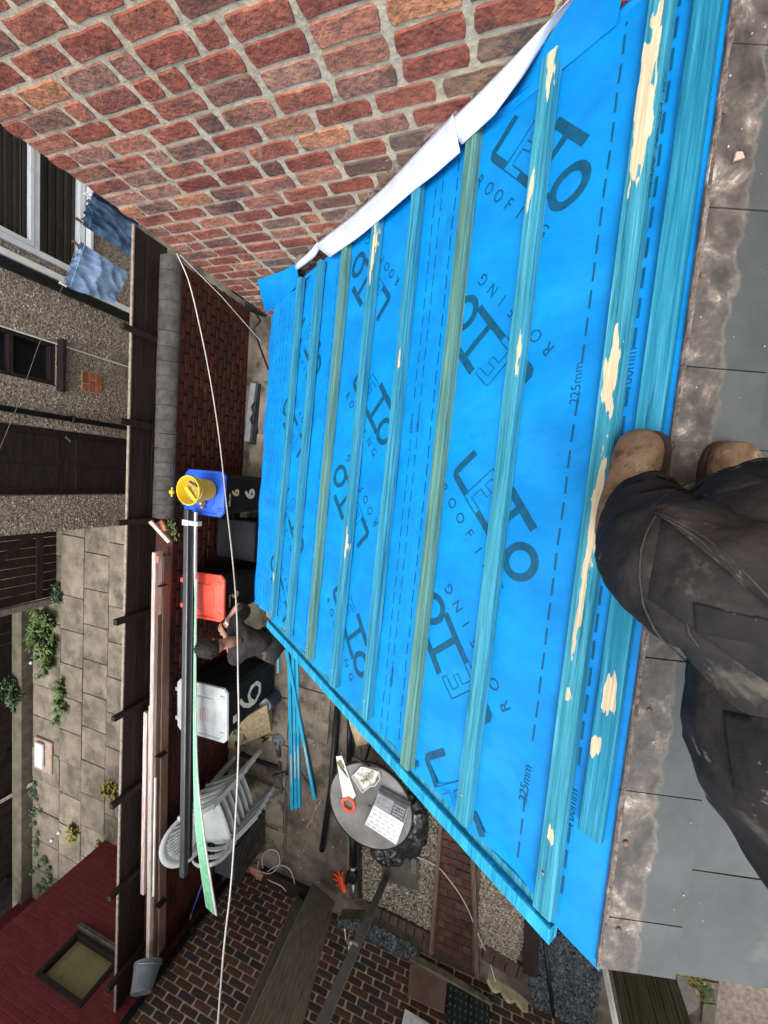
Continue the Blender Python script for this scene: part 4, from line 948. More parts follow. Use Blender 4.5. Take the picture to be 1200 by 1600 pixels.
def loft(pts, rads, nseg=10, n=40, amp=.01, seed=0):
    """closed rounded sleeve through points, with cloth folds"""
    P = cr_([Vector(p) for p in pts], nseg); Rr_ = [c.x for c in cr_([Vector((r, 0, 0)) for r in rads], nseg)]; vs = []; t0 = (P[1] - P[0]).normalized(); a = t0.orthogonal().normalized()
    K = len(P); prof = [(P[0] - t0 * Rr_[0] * math.sin(f), Rr_[0] * math.cos(f), t0) for f in (1.5, 1.2, .85, .45)]
    for i, p in enumerate(P): prof.append((p, Rr_[i], (P[min(i + 1, K - 1)] - P[max(i - 1, 0)]).normalized()))
    t1 = prof[-1][2]; prof += [(P[-1] + t1 * Rr_[-1] * math.sin(f), Rr_[-1] * math.cos(f), t1) for f in (.45, .85, 1.2, 1.5)]
    for c, r, t in prof:
        a = (a - t * a.dot(t)).normalized(); b = t.cross(a)
        for k in range(n):
            d_ = a * math.cos(2 * math.pi * k / n) + b * math.sin(2 * math.pi * k / n); q = c + d_ * r
            f = amp * mnoise.noise(q * 7 + Vector((seed, 0, 0))) + amp * .7 * max(-.5, 1 - 3 * abs(mnoise.noise(q * 11 + Vector((0, seed, 0))))) * min(1, r / .05) + amp * .2 * mnoise.noise(q * 34)
            vs.append(q + d_ * f)
    m = len(prof); F_ = [(i * n + k, i * n + (k + 1) % n, (i + 1) * n + (k + 1) % n, (i + 1) * n + k) for i in range(m - 1) for k in range(n)] + [tuple(range(n - 1, -1, -1)), tuple(range((m - 1) * n, m * n))]
    return vs, F_
def cr_(pl, n=6):
    out = []
    for i in range(len(pl) - 1):
        p0 = pl[max(i - 1, 0)]; p1 = pl[i]; p2 = pl[i + 1]; p3 = pl[min(i + 2, len(pl) - 1)]
        for k in range(n):
            u = k / n; out.append(.5 * ((2 * p1) + (p2 - p0) * u + (2 * p0 - 5 * p1 + 4 * p2 - p3) * u * u + (3 * p1 - p0 - 3 * p2 + p3) * u ** 3))
    out.append(pl[-1]); return out
allV, allF = [], []
def sleeve(name, pts, rads, seed, amp=.011):
    V_, F__ = loft(pts, rads, seed=seed, amp=amp); mb = MB(); mb.add(V_, F__); o_ = part(name, mb, g('cloth'), ph, smooth=True, world=True)
    n0 = len(allV); allV.extend(V_); allF.extend([tuple(q + n0 for q in f) for f in F__]); return o_
tr = sleeve('trouser_leg', [p for p, r in legA], [r for p, r in legA], 3)
sleeve('trouser_leg', [p for p, r in legB], [r for p, r in legB], 11)
sleeve('trouser_seat', [D(1180, 1050, .50), D(1205, 1125, .48), D(1235, 1200, .475), D(1268, 1290, .48), D(1290, 1390, .49)], [.075, .086, .094, .090, .058], 5)
from mathutils.bvhtree import BVHTree
bvh = BVHTree.FromPolygons([tuple(v) for v in allV], allF)
def panel(name, quad, lift, nu=26, nv=20, m=None):
    """a sewn-on fabric panel lying over the leg"""
    rows = []
    for a in range(nu + 1):
        row = []
        for b in range(nv + 1):
            u, v = a / nu, b / nv; x = (quad[0][0] * (1 - u) + quad[1][0] * u) * (1 - v) + (quad[3][0] * (1 - u) + quad[2][0] * u) * v; y = (quad[0][1] * (1 - u) + quad[1][1] * u) * (1 - v) + (quad[3][1] * (1 - u) + quad[2][1] * u) * v
            h = bvh.ray_cast(camo, Vector(ray(x, y)).normalized())
            if h[0] is None: row.append(None); continue
            e = min(u, 1 - u, v, 1 - v); row.append(h[0] + h[1] * (lift * min(1, e / .03 + .15)))
        rows.append(row)
    mb = MB(); idx = {}; vs = []; fs = []
    for a in range(nu + 1):
        for b in range(nv + 1):
            if rows[a][b] is not None: idx[(a, b)] = len(vs); vs.append(rows[a][b])
    for a in range(nu):
        for b in range(nv):
            q = [(a, b), (a + 1, b), (a + 1, b + 1), (a, b + 1)]
            if all(t in idx for t in q) and max((vs[idx[q[i]]] - vs[idx[q[i - 1]]]).length for i in range(4)) < .05: fs.append(tuple(idx[t] for t in q))
    mb.add(vs, fs); return part(name, mb, m or g('cloth'), tr, smooth=True, world=True)
camo = Vector((0, 0, CAMH))
panel('knee_panel', [(1033, 806), (1212, 955), (1205, 1070), (1012, 935)], .0030)
panel('pocket_flap', [(1082, 938), (1212, 968), (1212, 1010), (1086, 984)], .0060)
panel('thigh_pocket', [(1130, 1110), (1212, 1125), (1212, 1260), (1150, 1240)], .0040)
panel('hem_band', [(985, 742), (1130, 724), (1200, 752), (1012, 800)], .0020)
camo = Vector((0, 0, CAMH))
def onbody(px, py, lift=.001, tree=None):
    d_ = Vector(ray(px, py)).normalized(); h = (tree or bvh).ray_cast(camo, d_)
    return (h[0] + h[1] * lift) if h[0] is not None else None
seamm = mat('trouser_seam', two((.028, .026, .026), (.060, .055, .052)), 30, bump=.4, rough=.85)
for pl in ([(1022, 800), (1050, 812), (1090, 832), (1130, 862), (1170, 902), (1210, 945)], [(1030, 806), (1060, 822), (1095, 845), (1130, 880), (1165, 922), (1200, 962)], [(1030, 800), (1012, 830), (1002, 862), (1000, 900), (1006, 945), (1025, 985), (1055, 1020), (1076, 1036)],
           [(1022, 792), (1045, 770), (1080, 752), (1120, 742)], [(1078, 942), (1100, 930), (1135, 926), (1165, 942), (1198, 962)], [(1078, 942), (1072, 965), (1078, 990), (1092, 1008)]):
    pts = [p for p in (onbody(x, y, .0012) for x, y in dens(pl, 26)) if p is not None]
    if len(pts) > 3: mb = MB(); mb.tube(pts, .0013, 6); part('seam', mb, seamm, tr, smooth=True, world=True)
# hip, jacket and upper body (behind and beside the lens, outside the picture except the hem)
jk = [([(D(1300, 1215, .53), .10)], None), ([(D(1290, 1160, .49), .09), (D(1225, 1120, .47), .085)], 0), ([(D(1262, 1240, .46), .085), (D(1250, 1330, .44), .052), (D(1290, 1400, .42), .03)], 0)]
sh = Vector((-.62, -.52, 4.55)); chest = Vector((-.55, -.55, 4.25)); waist = Vector((-.42, -.52, 3.95))
tors = [([(waist, .15), (chest, .165), (sh, .14), (sh + Vector((.02, .0, .16)), .055), (sh + Vector((.04, .02, .24)), .075)], None),
        ([(sh + Vector((-.14, .12, -.02)), .065), (sh + Vector((-.12, .20, -.26)), .05)], 2), ([(sh + Vector((.17, -.10, -.02)), .065), (Vector((-.25, -.62, 4.35)), .05), (Vector((-.12, -.36, 4.52)), .035)], 2)]
hipc = D(1300, 1215, .53)
body_part('jacket', [([(hipc, .115)], None), ([(waist, .15), (chest, .17), (sh, .14), (sh + Vector((0, 0, .13)), .06)], 0),
           ([(sh + Vector((-.15, .12, -.03)), .07), (sh + Vector((-.16, .14, -.30)), .055), (sh + Vector((-.02, .10, -.42)), .045)], 3), ([(sh + Vector((.17, -.10, -.05)), .07), (Vector((-.26, -.62, 4.33)), .055), (Vector((-.15, -.42, 4.50)), .042)], 3)],
          g('cloth'), ph, 3, amp=.009, sc_=8, seed=21, label='black jacket hem and sleeves')
hd = sh + Vector((.03, .03, .26))
def head(parent, c, fwd, upv, r=.088, hairm=None, hair_cover=.1):
    f = Vector(fwd).normalized(); u = Vector(upv).normalized(); s = u.cross(f).normalized(); u = f.cross(s).normalized()
    M = Matrix((f, s, u)).transposed(); mb = MB(); nu, nv = 28, 20
    def hp(a, b, extra=0):
        th = 2 * math.pi * a; phi = math.pi * b; x = math.cos(th) * math.sin(phi); y = math.sin(th) * math.sin(phi); z = math.cos(phi)
        X = x * r * 1.08; Y = y * r * .86; Z = z * r * 1.28
        if z < 0: X *= 1 - .22 * (-z) * (1 if x < 0 else .45); Y *= 1 + .30 * z
        if x > .75 and abs(y) < .22 and -.45 < z < .08: X += r * .24 * (1 - abs(y) / .22) * (1 - abs(z + .22) / .4)
        for ey in (-.33, .33):
            d2 = (y - ey) ** 2 + (z - .05) ** 2
            if x > 0 and d2 < .02: X -= r * .09 * (1 - d2 / .02)
        if x > .5 and abs(z + .55) < .08 and abs(y) < .3: X += r * .05
        k = 1 + extra; return Vector(c) + M @ Vector((X * k, Y * k, Z * k))
    mb.grid(lambda a, b: hp(a, b), nu, nv); h = part('head', mb, g('skin'), parent, smooth=True, world=True)
    for sy in (-1, 1):
        mb = MB(); mb.lathe([(0, .004), (.012, .006), (.018, 0), (.012, -.006), (0, -.004)], 10, M @ Matrix.Rotation(math.pi / 2, 3, 'X') @ Matrix.Scale(1.5, 3, (0, 1, 0)), c=Vector(c) + M @ Vector((-.005, sy * r * .88, -.01))); part('ear', mb, g('skin'), h, smooth=True, world=True)
        mb = MB(); mb.lathe([(0, .009), (.007, .006), (.009, 0), (.007, -.006), (0, -.009)], 10, c=Vector(c) + M @ Vector((r * .93, sy * r * .30, .012))); part('eye', mb, g('white'), h, smooth=True, world=True)
    hb = MB(); r_ = random.Random(2)
    def hair(a, b):
        th = 2 * math.pi * a; phi = math.pi * b * .66; x = math.cos(th)
        e = .09 + .05 * mnoise.noise(Vector((a * 20, b * 9, 3))) + .03 * mnoise.noise(Vector((a * 60, b * 14, 8)))
        if x > .35: phi = min(phi, math.pi * (.30 + .12 * (1 - x)))
        return hp(a, phi / math.pi, e)
    hb.grid(hair, 60, 26); hh_ = part('hair', hb, g('hair'), h, smooth=True, world=True)
    sb = MB()
    for k in range(420):
        a = r_.random(); b = r_.uniform(0, .60); 
        if math.cos(2 * math.pi * a) > .3: b *= .5
        p = hp(a, b, .10); n_ = (p - Vector(c)).normalized(); t_ = Vector((r_.uniform(-1, 1), r_.uniform(-1, 1), r_.uniform(-1, 0))).normalized()
        q = p + (n_ * .35 + t_).normalized() * .028; w_ = n_.cross(t_).normalized() * .0028; sb.add([p - w_, p + w_, q + n_ * .002], [(0, 1, 2)])
    part('hair_tufts', sb, g('hair'), h, kind='stuff', world=True)
    return h
head(ph, hd, (.75, .55, -.35), (.3, .2, 1))

# ------------------------------------------------------------------ the worker in the yard
wk = thing('person', 'dark haired worker in black clothes bending over beside the red lidded bin', 'person', (-2.0, 2.4, 0))
hc = at(329, 1012, 1.56); shp = at(368, 1030, 1.22); shq = at(368, 972, 1.24); hip = at(418, 1008, .92)
neck = (shp + shq) / 2 * .5 + hc * .5; neck.z = 1.30; ch_ = (shp + shq) / 2; ch_.z = 1.16
hipL = hip + Vector((.12, 0, 0)); hipR = hip + Vector((-.12, 0, 0))
chain = [([(hip, (.15, .12)), ((hip + ch_) / 2, (.15, .125)), (ch_, (.16, .12)), (neck + Vector((0, -.05, -.04)), .06)], None),
         ([(shp, .075), (shp + Vector((-.02, .13, -.10)), .058)], 2),
         ([(shq, .075), (shq + Vector((.04, .05, -.24)), .052), (shq + Vector((.04, .22, -.33)), .045)], 2)]
V, Nn, F_ = skinned(chain, 3); V = wrinkle(V, Nn, .012, 9, seed=4)
mb = MB(); mb.add(V, F_); part('shirt', mb, g('cloth2'), wk, smooth=True, world=True)
ft = [Vector((hip.x + .16, hip.y - .02, .06)), Vector((hip.x - .16, hip.y + .02, .06))]
chain = [([(hip + Vector((0, 0, -.02)), .135)], None)] + [([(hip + Vector((s_ * .10, .02, -.10)), .10), (Vector((f_.x, hip.y + .06, .50)), .075), (Vector((f_.x, f_.y, .12)), .055)], 0) for s_, f_ in ((1, ft[0]), (-1, ft[1]))]
V, Nn, F_ = skinned(chain, 2); V = wrinkle(V, Nn, .010, 9, seed=8); mb = MB(); mb.add(V, F_); part('trousers', mb, g('cloth'), wk, smooth=True, world=True)
for f_ in ft:
    mb = MB(); mb.box((f_.x, f_.y + .06, .05), (.10, .28, .10), bev=.03); part('boot', mb, g('suede'), wk, smooth=True, world=True)
el = shp + Vector((-.02, .15, -.12)); hw1 = at(352, 992, 1.10); 
cnt_ = [2]
chain = [([(el - Vector((0, .05, -.04)), .043), (el, .042), (hw1, .028)], None)]
start = 3
def bi(): return 3
hd_dir = (at(343, 980, 1.08) - hw1).normalized()
hc_ = hand_chain(bi, hw1, hd_dir, hd_dir.cross(Vector((0, 0, 1))), (0, 0, -1), curl=.6)
hc_[0] = (hc_[0][0], 2); chain += [(c_[0], (4 if c_[1] == 4 else 3) if i else 2) for i, c_ in enumerate(hc_)]
body_part('forearm', chain, g('skin'), wk, 2)
e2_ = shq + Vector((.04, .24, -.34)); w2 = e2_ + Vector((-.16, .12, .02))
chain = [([(e2_ - Vector((0, .05, 0)), .04), (e2_, .038), (w2, .027)], None)]
hc_ = hand_chain(bi, w2, (-1, .3, 0), (.3, 1, 0), (0, 0, -1), curl=.6); chain += [(c_[0], (4 if c_[1] == 4 else 3) if i else 2) for i, c_ in enumerate(hc_)]
body_part('forearm', chain, g('skin'), wk, 2)
mb = MB(); mb.tube([neck + Vector((0, -.06, -.05)), hc + Vector((0, -.02, -.06))], [.058, .055], 14); part('neck', mb, g('skin'), wk, smooth=True, world=True)
head(wk, hc, (.12, .85, -.75), (.0, .7, .8), r=.100)
mb = MB(); a = at(352, 972, 1.06); b = at(364, 985, 1.05); c = at(352, 997, 1.06); mb.bar(a, b, .022, .004); mb.bar(b, c, .022, .004)
solo('metal_bracket', mb, g('white'), 'bent pale metal bracket held by the worker beside the red lid', 'bracket')

# ================================================================== wheelie bins
def bin_(name, label, loc, rz, w, dpt, h, lid, bodym, lidname, number=None, open_=0., num2=None, wheels=True, numm=None):
    t = thing(name, label, 'bin', loc, rz, 'wheelie bins along the red wall')
    hb = h - .07; mb = MB(); n = 10; vs = []
    for (z, k) in ((.05, .82), (.10, .84), (hb * .55, .92), (hb - .04, .985), (hb - .04, 1.02), (hb, 1.03)):
        X, Y = w / 2 * k, dpt / 2 * k; c = .045
        vs += [(X - c, -Y, z), (X, -Y + c, z), (X, Y - c, z), (X - c, Y, z), (-X + c, Y, z), (-X, Y - c, z), (-X, -Y + c, z), (-X + c, -Y, z)]
    mb.add(vs, [(r * 8 + i, r * 8 + (i + 1) % 8, r * 8 + 8 + (i + 1) % 8, r * 8 + 8 + i) for r in range(5) for i in range(8)] + [tuple(range(7, -1, -1)), tuple(range(40, 48))])
    part('body', mb, bodym, t)
    # lid: shallow dome with raised panel and rolled rim
    mb = MB(); L = []
    for (k, z) in ((1.06, 0), (1.08, .012), (1.06, .030), (.93, .038), (.90, .028), (.62, .040), (.58, .052), (.0, .056)):
        X, Y = w / 2 * k, dpt / 2 * k; c = .05 * min(1, k + .2)
        L += [(X - c, -Y, z), (X, -Y + c, z), (X, Y - c, z), (X - c, Y, z), (-X + c, Y, z), (-X, Y - c, z), (-X, -Y + c, z), (-X + c, -Y, z)] if k else [(0, 0, z)] * 8
    R = Matrix.Rotation(-open_, 3, 'X'); piv = Vector((0, dpt / 2, hb))
    def lt(v): v = Vector(v); v = v + Vector((0, 0, 0)); return piv + R @ (v + Vector((0, -dpt / 2, .004)))
    mb.add([lt(v) for v in L], [(r * 8 + i, r * 8 + (i + 1) % 8, r * 8 + 8 + (i + 1) % 8, r * 8 + 8 + i) for r in range(7) for i in range(8)] + [tuple(range(7, -1, -1))])
    ld = part('lid', mb, lid, t, label=lidname)
    for s_ in (-1, 1):
        mb = MB(); mb.box(lt((s_ * w * .30, dpt / 2 + .02, .01)), (.05, .09, .03), bev=.006); part('hinge', mb, lid, ld)
        mb = MB(); mb.box(lt((s_ * w * .36, -dpt * .44, .036)), (.04, .06, .012), bev=.004); part('lid_lug', mb, lid, ld)
    mb = MB(); mb.tube([lt((-w * .40, dpt / 2 + .07, -.01)), lt((w * .40, dpt / 2 + .07, -.01))], .014, 10); mb.box(lt((0, dpt / 2 + .04, -.02)), (w * .5, .07, .02), bev=.004); part('handle', mb, bodym, t)
    if wheels:
        for s_ in (-1, 1):
            mb = MB(); mb.lathe([(.03, -.02), (.09, -.02), (.10, -.012), (.10, .012), (.09, .02), (.03, .02)], 18, Matrix.Rotation(math.pi / 2, 3, 'Y'), c=(s_ * w * .40, dpt * .42, .10)); part('wheel', mb, g('black'), t)
    if number:
        for (s_, size, x, z, mm) in number:
            vs, fs = text2d(s_, size, bold=size * .035); sl = (1.03 - .84) / (hb - .1)
            def sy(z_): 
                k = .84 + (.92 - .84) * (z_ - .1) / (hb * .55 - .1) if z_ < hb * .55 else .92 + (.985 - .92) * (z_ - hb * .55) / (hb * .45 - .04)
                return -dpt / 2 * k - .003
            mb = MB(); mb.add([(x + v[0], sy(z + v[1]), z + v[1]) for v in vs], fs); part('painted_number' if s_ == '6' else 'marking', mb, mm, t)
    return t
lidred = mat('red_lid', two((.72, .075, .045), (.85, .12, .08)), 5, bump=.1, rough=.5, stain=[((.5, .2, .15), 5, .62, .1, .4)])
lidblue = mat('blue_lid', two((.02, .09, .55), (.03, .13, .68)), 5, bump=.1, rough=.4)
lidgrey = mat('grey_lid', two((.36, .38, .39), (.48, .50, .51)), 5, bump=.15, rough=.55, stain=[((.22, .21, .19), 8, .58, .1, .6)])
bodyb = mat('navy_black_bin', two((.004, .005, .008), (.010, .012, .017)), 6, bump=.15, rough=.6, spec=.2)
nmw = mat('white_number_paint', two((.55, .54, .50), (.75, .74, .70)), 20, bump=.2, rough=.7); nmy = mat('cream_number', two((.5, .46, .3), (.68, .63, .45)), 20, rough=.6)
bin_('wheelie_bin', 'wheelie bin with a blue lid, yellow bucket standing on it', (-.30, 3.25, 0), .0, .47, .52, 1.10, lidblue, bodyb, 'blue lid', [('6', .17, -.02, .80, nmy), ('6', .26, -.06, .50, nmw), ('KIRKLEES', .035, -.13, .94, nmw)])
bin_('wheelie_bin', 'wheelie bin with a red lid beside the bending worker', (-1.48, 3.22, 0), .04, .50, .55, 1.09, lidred, bodyb, 'red lid', [('6', .17, -.05, .78, nmy), ('COUNCIL', .035, -.13, .92, nmw)])
gb_ = bin_('wheelie_bin', 'black wheelie bin with a grey lid and a big hand painted 6', (-2.83, 3.16, 0), .05, .60, .68, 1.10, lidgrey, bodyb, 'weathered grey lid', None)
# hand painted 6 on the grey bin's front
mb = MB()
def six(cx_, cz_, s_):
    out = [(0.62, 1.0), (.30, .80), (.10, .52), (.08, .25), (.28, .03), (.58, .02), (.78, .20), (.76, .44), (.55, .58), (.30, .52), (.14, .36)]
    pts = [(cx_ + (x - .4) * s_ * .8, cz_ + (y - .5) * s_) for x, y in dens(out, 40)]; return pts
def bfront(z): return -.34 * (.84 + .10 * (z - .1) / .5) - .004 if z < .57 else -.34 * (.92 + .065 * (z - .57) / .43) - .004
pts = six(-.02, .60, .42); Lf = []
for i, p in enumerate(pts):
    a = pts[max(i - 1, 0)]; b = pts[min(i + 1, len(pts) - 1)]; dx, dz = b[0] - a[0], b[1] - a[1]; l = math.hypot(dx, dz); nx, nz2 = -dz / l, dx / l; w_ = .026 + .006 * mnoise.noise(Vector((i * .4, 0, 0)))
    Lf += [(p[0] + nx * w_, bfront(p[1] + nz2 * w_), p[1] + nz2 * w_), (p[0] - nx * w_, bfront(p[1] - nz2 * w_) - .001, p[1] - nz2 * w_)]
mb.add(Lf, [(2 * i, 2 * i + 1, 2 * i + 3, 2 * i + 2) for i in range(len(pts) - 1)]); part('painted_number', mb, nmw, gb_)
mb = MB(); mb.box((-.12, bfront(.9), .90), (.09, .004, .06)); part('painted_mark', mb, nmw, gb_)
mb = MB()
for k in range(5): mb.box((-.02 + .01 * math.sin(k * 7), -.10 + k * .03, 1.10 - .004), (.15, .014, .004))
vs, fs = text2d('NO HOT ASHES', .022); mb = MB(); 
for k in range(4): mb.add([(v[0] - .10, v[1] - .12 + k * .035, 1.0935) for v in vs], fs)
part('red_lettering', mb, mat('red_ink', two((.45, .03, .03), (.6, .08, .07)), 20), gb_)
# dark box between the blue and red bins
t = thing('storage_box', 'low black plastic box between the blue lidded and red lidded bins', 'box', (-.88, 3.20, 0))
mb = MB(); mb.box((0, 0, .27), (.44, .50, .54), taper=1.06, bev=.02); part('body', mb, bodyb, t); mb = MB(); mb.box((0, 0, .56), (.50, .56, .04), bev=.015); part('lid', mb, bodyb, t)
# yellow bucket
def bucket(name, label, loc, ax, r0, r1, h, m, grp=None, handle=True, fill=None):
    z = Vector(ax).normalized(); x = z.orthogonal().normalized(); y = z.cross(x); M4 = Matrix(((x.x, y.x, z.x, loc[0]), (x.y, y.y, z.y, loc[1]), (x.z, y.z, z.z, loc[2]), (0, 0, 0, 1)))
    t = thing(name, label, 'bucket', M=M4, group=grp)
    mb = MB(); mb.lathe([(0, .004), (r0 * .95, .002), (r0, .01), (r1 * .98, h - .03), (r1 * 1.05, h - .03), (r1 * 1.06, h), (r1, h), (r1 * .97, h - .02), (r0 * .96, .02), (0, .018)], 48); part('body', mb, m, t)
    if handle:
        mb = MB(); pts = [(r1 * 1.05 * math.cos(a), (r1 * .95) * math.sin(a) * .25 + 0, h - .02 - r1 * .85 * math.sin(a)) for a in [math.pi * k / 12 for k in range(13)]]
        pts = [(r1 * 1.05 * math.cos(a), -r1 * 1.12 * math.sin(a), h - .02 - r1 * .2 * math.sin(a)) for a in [math.pi * k / 12 for k in range(13)]]
        mb.tube(pts, .0035, 6); part('handle', mb, g('steel'), t, smooth=True)
    return t
yel = mat('yellow_plastic', two((.72, .50, .02), (.86, .63, .04)), 7, bump=.08, rough=.45, stain=[((.45, .32, .06), 7, .66, .08, .5)])
bp = at(322, 765, 1.12); top_ = at(285, 762, 1.40)
bk = bucket('bucket', 'yellow builders bucket on the blue lidded bin, with offcuts and a trowel in it', (bp.x, bp.y - .02, 1.095), (-.03, .02, 1), .105, .145, .29, yel)
Mb = WM[bk.name]
mb = MB(); mb.lathe([(0, .20), (.13, .195)], 24); part('rubble', mb, mat('yellow_mud', two((.30, .2, .04), (.5, .38, .1)), 30, bump=.8), bk)
mb = MB(); mb.bar(Mb @ Vector((-.10, .06, .21)), Mb @ Vector((.08, .04, .24)), .035, .012); solo('yellow_offcut', mb, yel, 'longer yellow plastic offcut lying in the yellow bucket', 'offcut')
mb = MB(); mb.bar(Mb @ Vector((-.02, -.08, .22)), Mb @ Vector((.08, -.05, .25)), .018, .018); solo('black_handled_tool', mb, g('black'), 'black handled tool standing in the yellow bucket', 'tool')
mb = MB(); q = at(262, 768, 1.30); mb.lathe([(0, .02), (.02, .02), (.025, 0), (.018, -.02), (0, -.02)], 10, c=q + Vector((0, -.06, 0))); mb.bar(q + Vector((-.05, -.06, 0)), q + Vector((.05, -.06, 0)), .012, .012); part('clip', mb, yel, bk, world=True)
mb = MB(); q = at(318, 786, 1.115); mb.lathe([(0, .05), (.018, .048), (.03, .0)], 12, c=q); mb.lathe([(0, .02), (.014, .02), (.02, .0)], 12, c=q + Vector((-.05, .01, 0))); solo('brass_fitting', mb, mat('brass', two((.55, .4, .14), (.75, .58, .25)), 9, rough=.35, metal=.8), 'small brass fittings lying on the blue lid beside the bucket', 'fittings')

# ================================================================== long lengths lying over the bins
def lay(name, label, cat, a, b, w, h, m, group=None, up=(0, 0, 1)):
    mb = MB(); mb.bar(a, b, w, h, up=up); o = solo(name, mb, m, label, cat, group); bevel(o, min(w, h) * .18); return o
zt_ = 1.19
def tubeobj(name, label, cat, pts, r, m, n=12, group=None):
    mb = MB(); mb.tube(pts, r, n); return solo(name, mb, m, label, cat, group, smooth=True)
pa, pb = at(294, 796, zt_), at(287, 1368, 1.40)
dp = thing('downpipe_length', 'anthracite square downpipe lying over the bins from bucket to chairs', 'pipe', tuple((pa + pb) / 2))
mb = MB(); mb.bar(pa, pb, .068, .068); o = part('pipe', mb, g('pipe'), dp, world=True); bevel(o, .012)
mb = MB(); q = pa + (pb - pa) * .035; mb.bar(q + Vector((.03, 0, 0)), q - Vector((.03, 0, 0)), .082, .082); mb.box(q + Vector((0, -.10, .0)), (.05, .12, .075), bev=.006); part('bracket', mb, g('white'), dp, world=True)
lay('black_channel', 'black plastic channel lying beside the anthracite downpipe over the bins', 'channel', at(303, 800, 1.17), at(295, 1340, 1.36), .055, .05, g('black'))
lay('white_trim', 'thin white plastic trim lying along the black channel over the bins', 'trim', at(306, 800, 1.205), at(303, 1180, 1.20), .018, .03, g('white'))
# green film covered fascia board, drooping towards the left wall
gp = mat('mint_film', two((.17, .50, .28), (.26, .64, .40)), 3, bump=.05, rough=.3, spec=.5)
gpl = [at(306, 905, 1.25), at(304, 1060, 1.30), at(305, 1200, 1.38), at(311, 1290, 1.42), at(320, 1360, 1.40), at(330, 1424, 1.34)]
wds = [.03, .04, .075, .15, .18, .19]
t = thing('fascia_board', 'white fascia board with mint green protective film, drooping past the plastic chairs', 'board', tuple(gpl[2]))
def ribbon(pl, w0, off, hh, m, name, parent, lift):
    vs = []
    for i, p in enumerate(pl):
        tdir = (pl[min(i + 1, len(pl) - 1)] - pl[max(i - 1, 0)]).normalized(); s_ = tdir.cross(Vector((0, 0, 1))).normalized()
        w_ = w0[i]; tilt = Vector((0, 0, 1)) * (.25 * w_)
        for (a, z) in ((-.5, lift), (.5, lift), (.5, lift - hh), (-.5, lift - hh)): vs.append(p + s_ * (a * w_ + off * w_) + tilt * a * -1 + Vector((0, 0, z)))
    mb = MB(); mb.add(vs, [(i * 4 + k, i * 4 + (k + 1) % 4, i * 4 + 4 + (k + 1) % 4, i * 4 + 4 + k) for i in range(len(pl) - 1) for k in range(4)] + [(3, 2, 1, 0), tuple(len(vs) - 4 + k for k in range(4))])
    return part(name, mb, m, parent, world=True)
PL = [Vector(p) for p in gpl]
def cr(pl, n=6):
    out = []
    for i in range(len(pl) - 1):
        p0 = pl[max(i - 1, 0)]; p1 = pl[i]; p2 = pl[i + 1]; p3 = pl[min(i + 2, len(pl) - 1)]
        for k in range(n):
            u = k / n; out.append(.5 * ((2 * p1) + (p2 - p0) * u + (2 * p0 - 5 * p1 + 4 * p2 - p3) * u * u + (3 * p1 - p0 - 3 * p2 + p3) * u ** 3))
    out.append(pl[-1]); return out
PLs = cr(PL); wS = [c_.x for c_ in cr([Vector((w_, 0, 0)) for w_ in wds])]
ribbon(PLs, wS, 0, .012, g('white'), 'board', t, 0); ribbon(PLs, [w_ * .74 for w_ in wS], .06, .002, gp, 'green_film', t, .0035)
mb = MB(); vs, fs = text2d('J', .05)
for k in range(6):
    i = int(len(PLs) * (.52 + .075 * k)); p = PLs[min(i, len(PLs) - 1)]; mb.add([p + Vector((v[0] - .01, v[1] - .03, .0065)) for v in vs], fs)
part('film_logo', mb, mat('film_ink', two((.05, .22, .13), (.08, .28, .17)), 9), t, world=True)
# blue rod with yellow ferrule
a, b = at(318, 1375, .95), at(290, 1455, .55)
t = thing('pole', 'thin blue rod with a yellow ferrule leaning behind the mint green board', 'rod', tuple(b)); mb = MB(); mb.tube([a, b], .010, 8); part('rod', mb, mat('blue_rod', two((.02, .08, .3), (.03, .12, .4)), 5), t, world=True)
mb = MB(); q = a.lerp(b, .62); mb.tube([q, a.lerp(b, .72)], .013, 8); part('ferrule', mb, yel, t, world=True)

# ------------------------------------------------------------------ timbers stacked on the garden wall
def timber(label, a, b, w, h, m, name='timber_length', grp='timber lengths laid on the garden wall'):
    t = lay(name, label, 'timber', a, b, w, h, m, grp); return t
yy = YG + .02; zz = 1.17
def GW(px, py, z): return at(px, py, z)
timber('longest pale sawn timber on the garden wall, red stamp at its end', GW(246, 862, 1.30), GW(236, 1490, 1.30), .052, .10, g('batwood'))
timber('second timber in the stack, brown edge towards the yard', GW(253, 866, 1.25), GW(244, 1488, 1.25), .030, .11, g('batside'))
timber('third timber in the stack, outermost brown edge', GW(260, 868, 1.20), GW(252, 1486, 1.20), .030, .10, g('batside'))
timber('pale half length timber against the fence', GW(229, 1112, 1.27), GW(224, 1396, 1.27), .055, .04, g('batwood'))
timber('short pale timber between the half length and the longest', GW(236, 1102, 1.30), GW(233, 1385, 1.30), .030, .04, g('batwood'))
timber('narrow whitish lath on top of the stack', GW(243, 1215, 1.36), GW(240, 1400, 1.36), .018, .02, g('white'), 'lath')
mb = MB()
for y_ in (915, 1180, 1412):
    c_ = GW(251, y_, 1.28); mb = MB(); mb.box(c_ + Vector((0, .0, -.01)), (.006, .075, .112)); solo('cable_tie', mb, g('black'), {915: 'black strap round the right end of the timber stack', 1180: 'black strap round the middle of the timber stack', 1412: 'black strap round the left end of the timber stack'}[y_], 'strap')
# red stamp
mb = MB(); c_ = GW(246, 874, 1.353); mb.box(c_, (.07, .035, .002)); solo('red_stamp', mb, mat('red_stamp', two((.5, .12, .08), (.6, .2, .15)), 30), 'red printed stamp on the end of the longest pale timber', 'stamp')
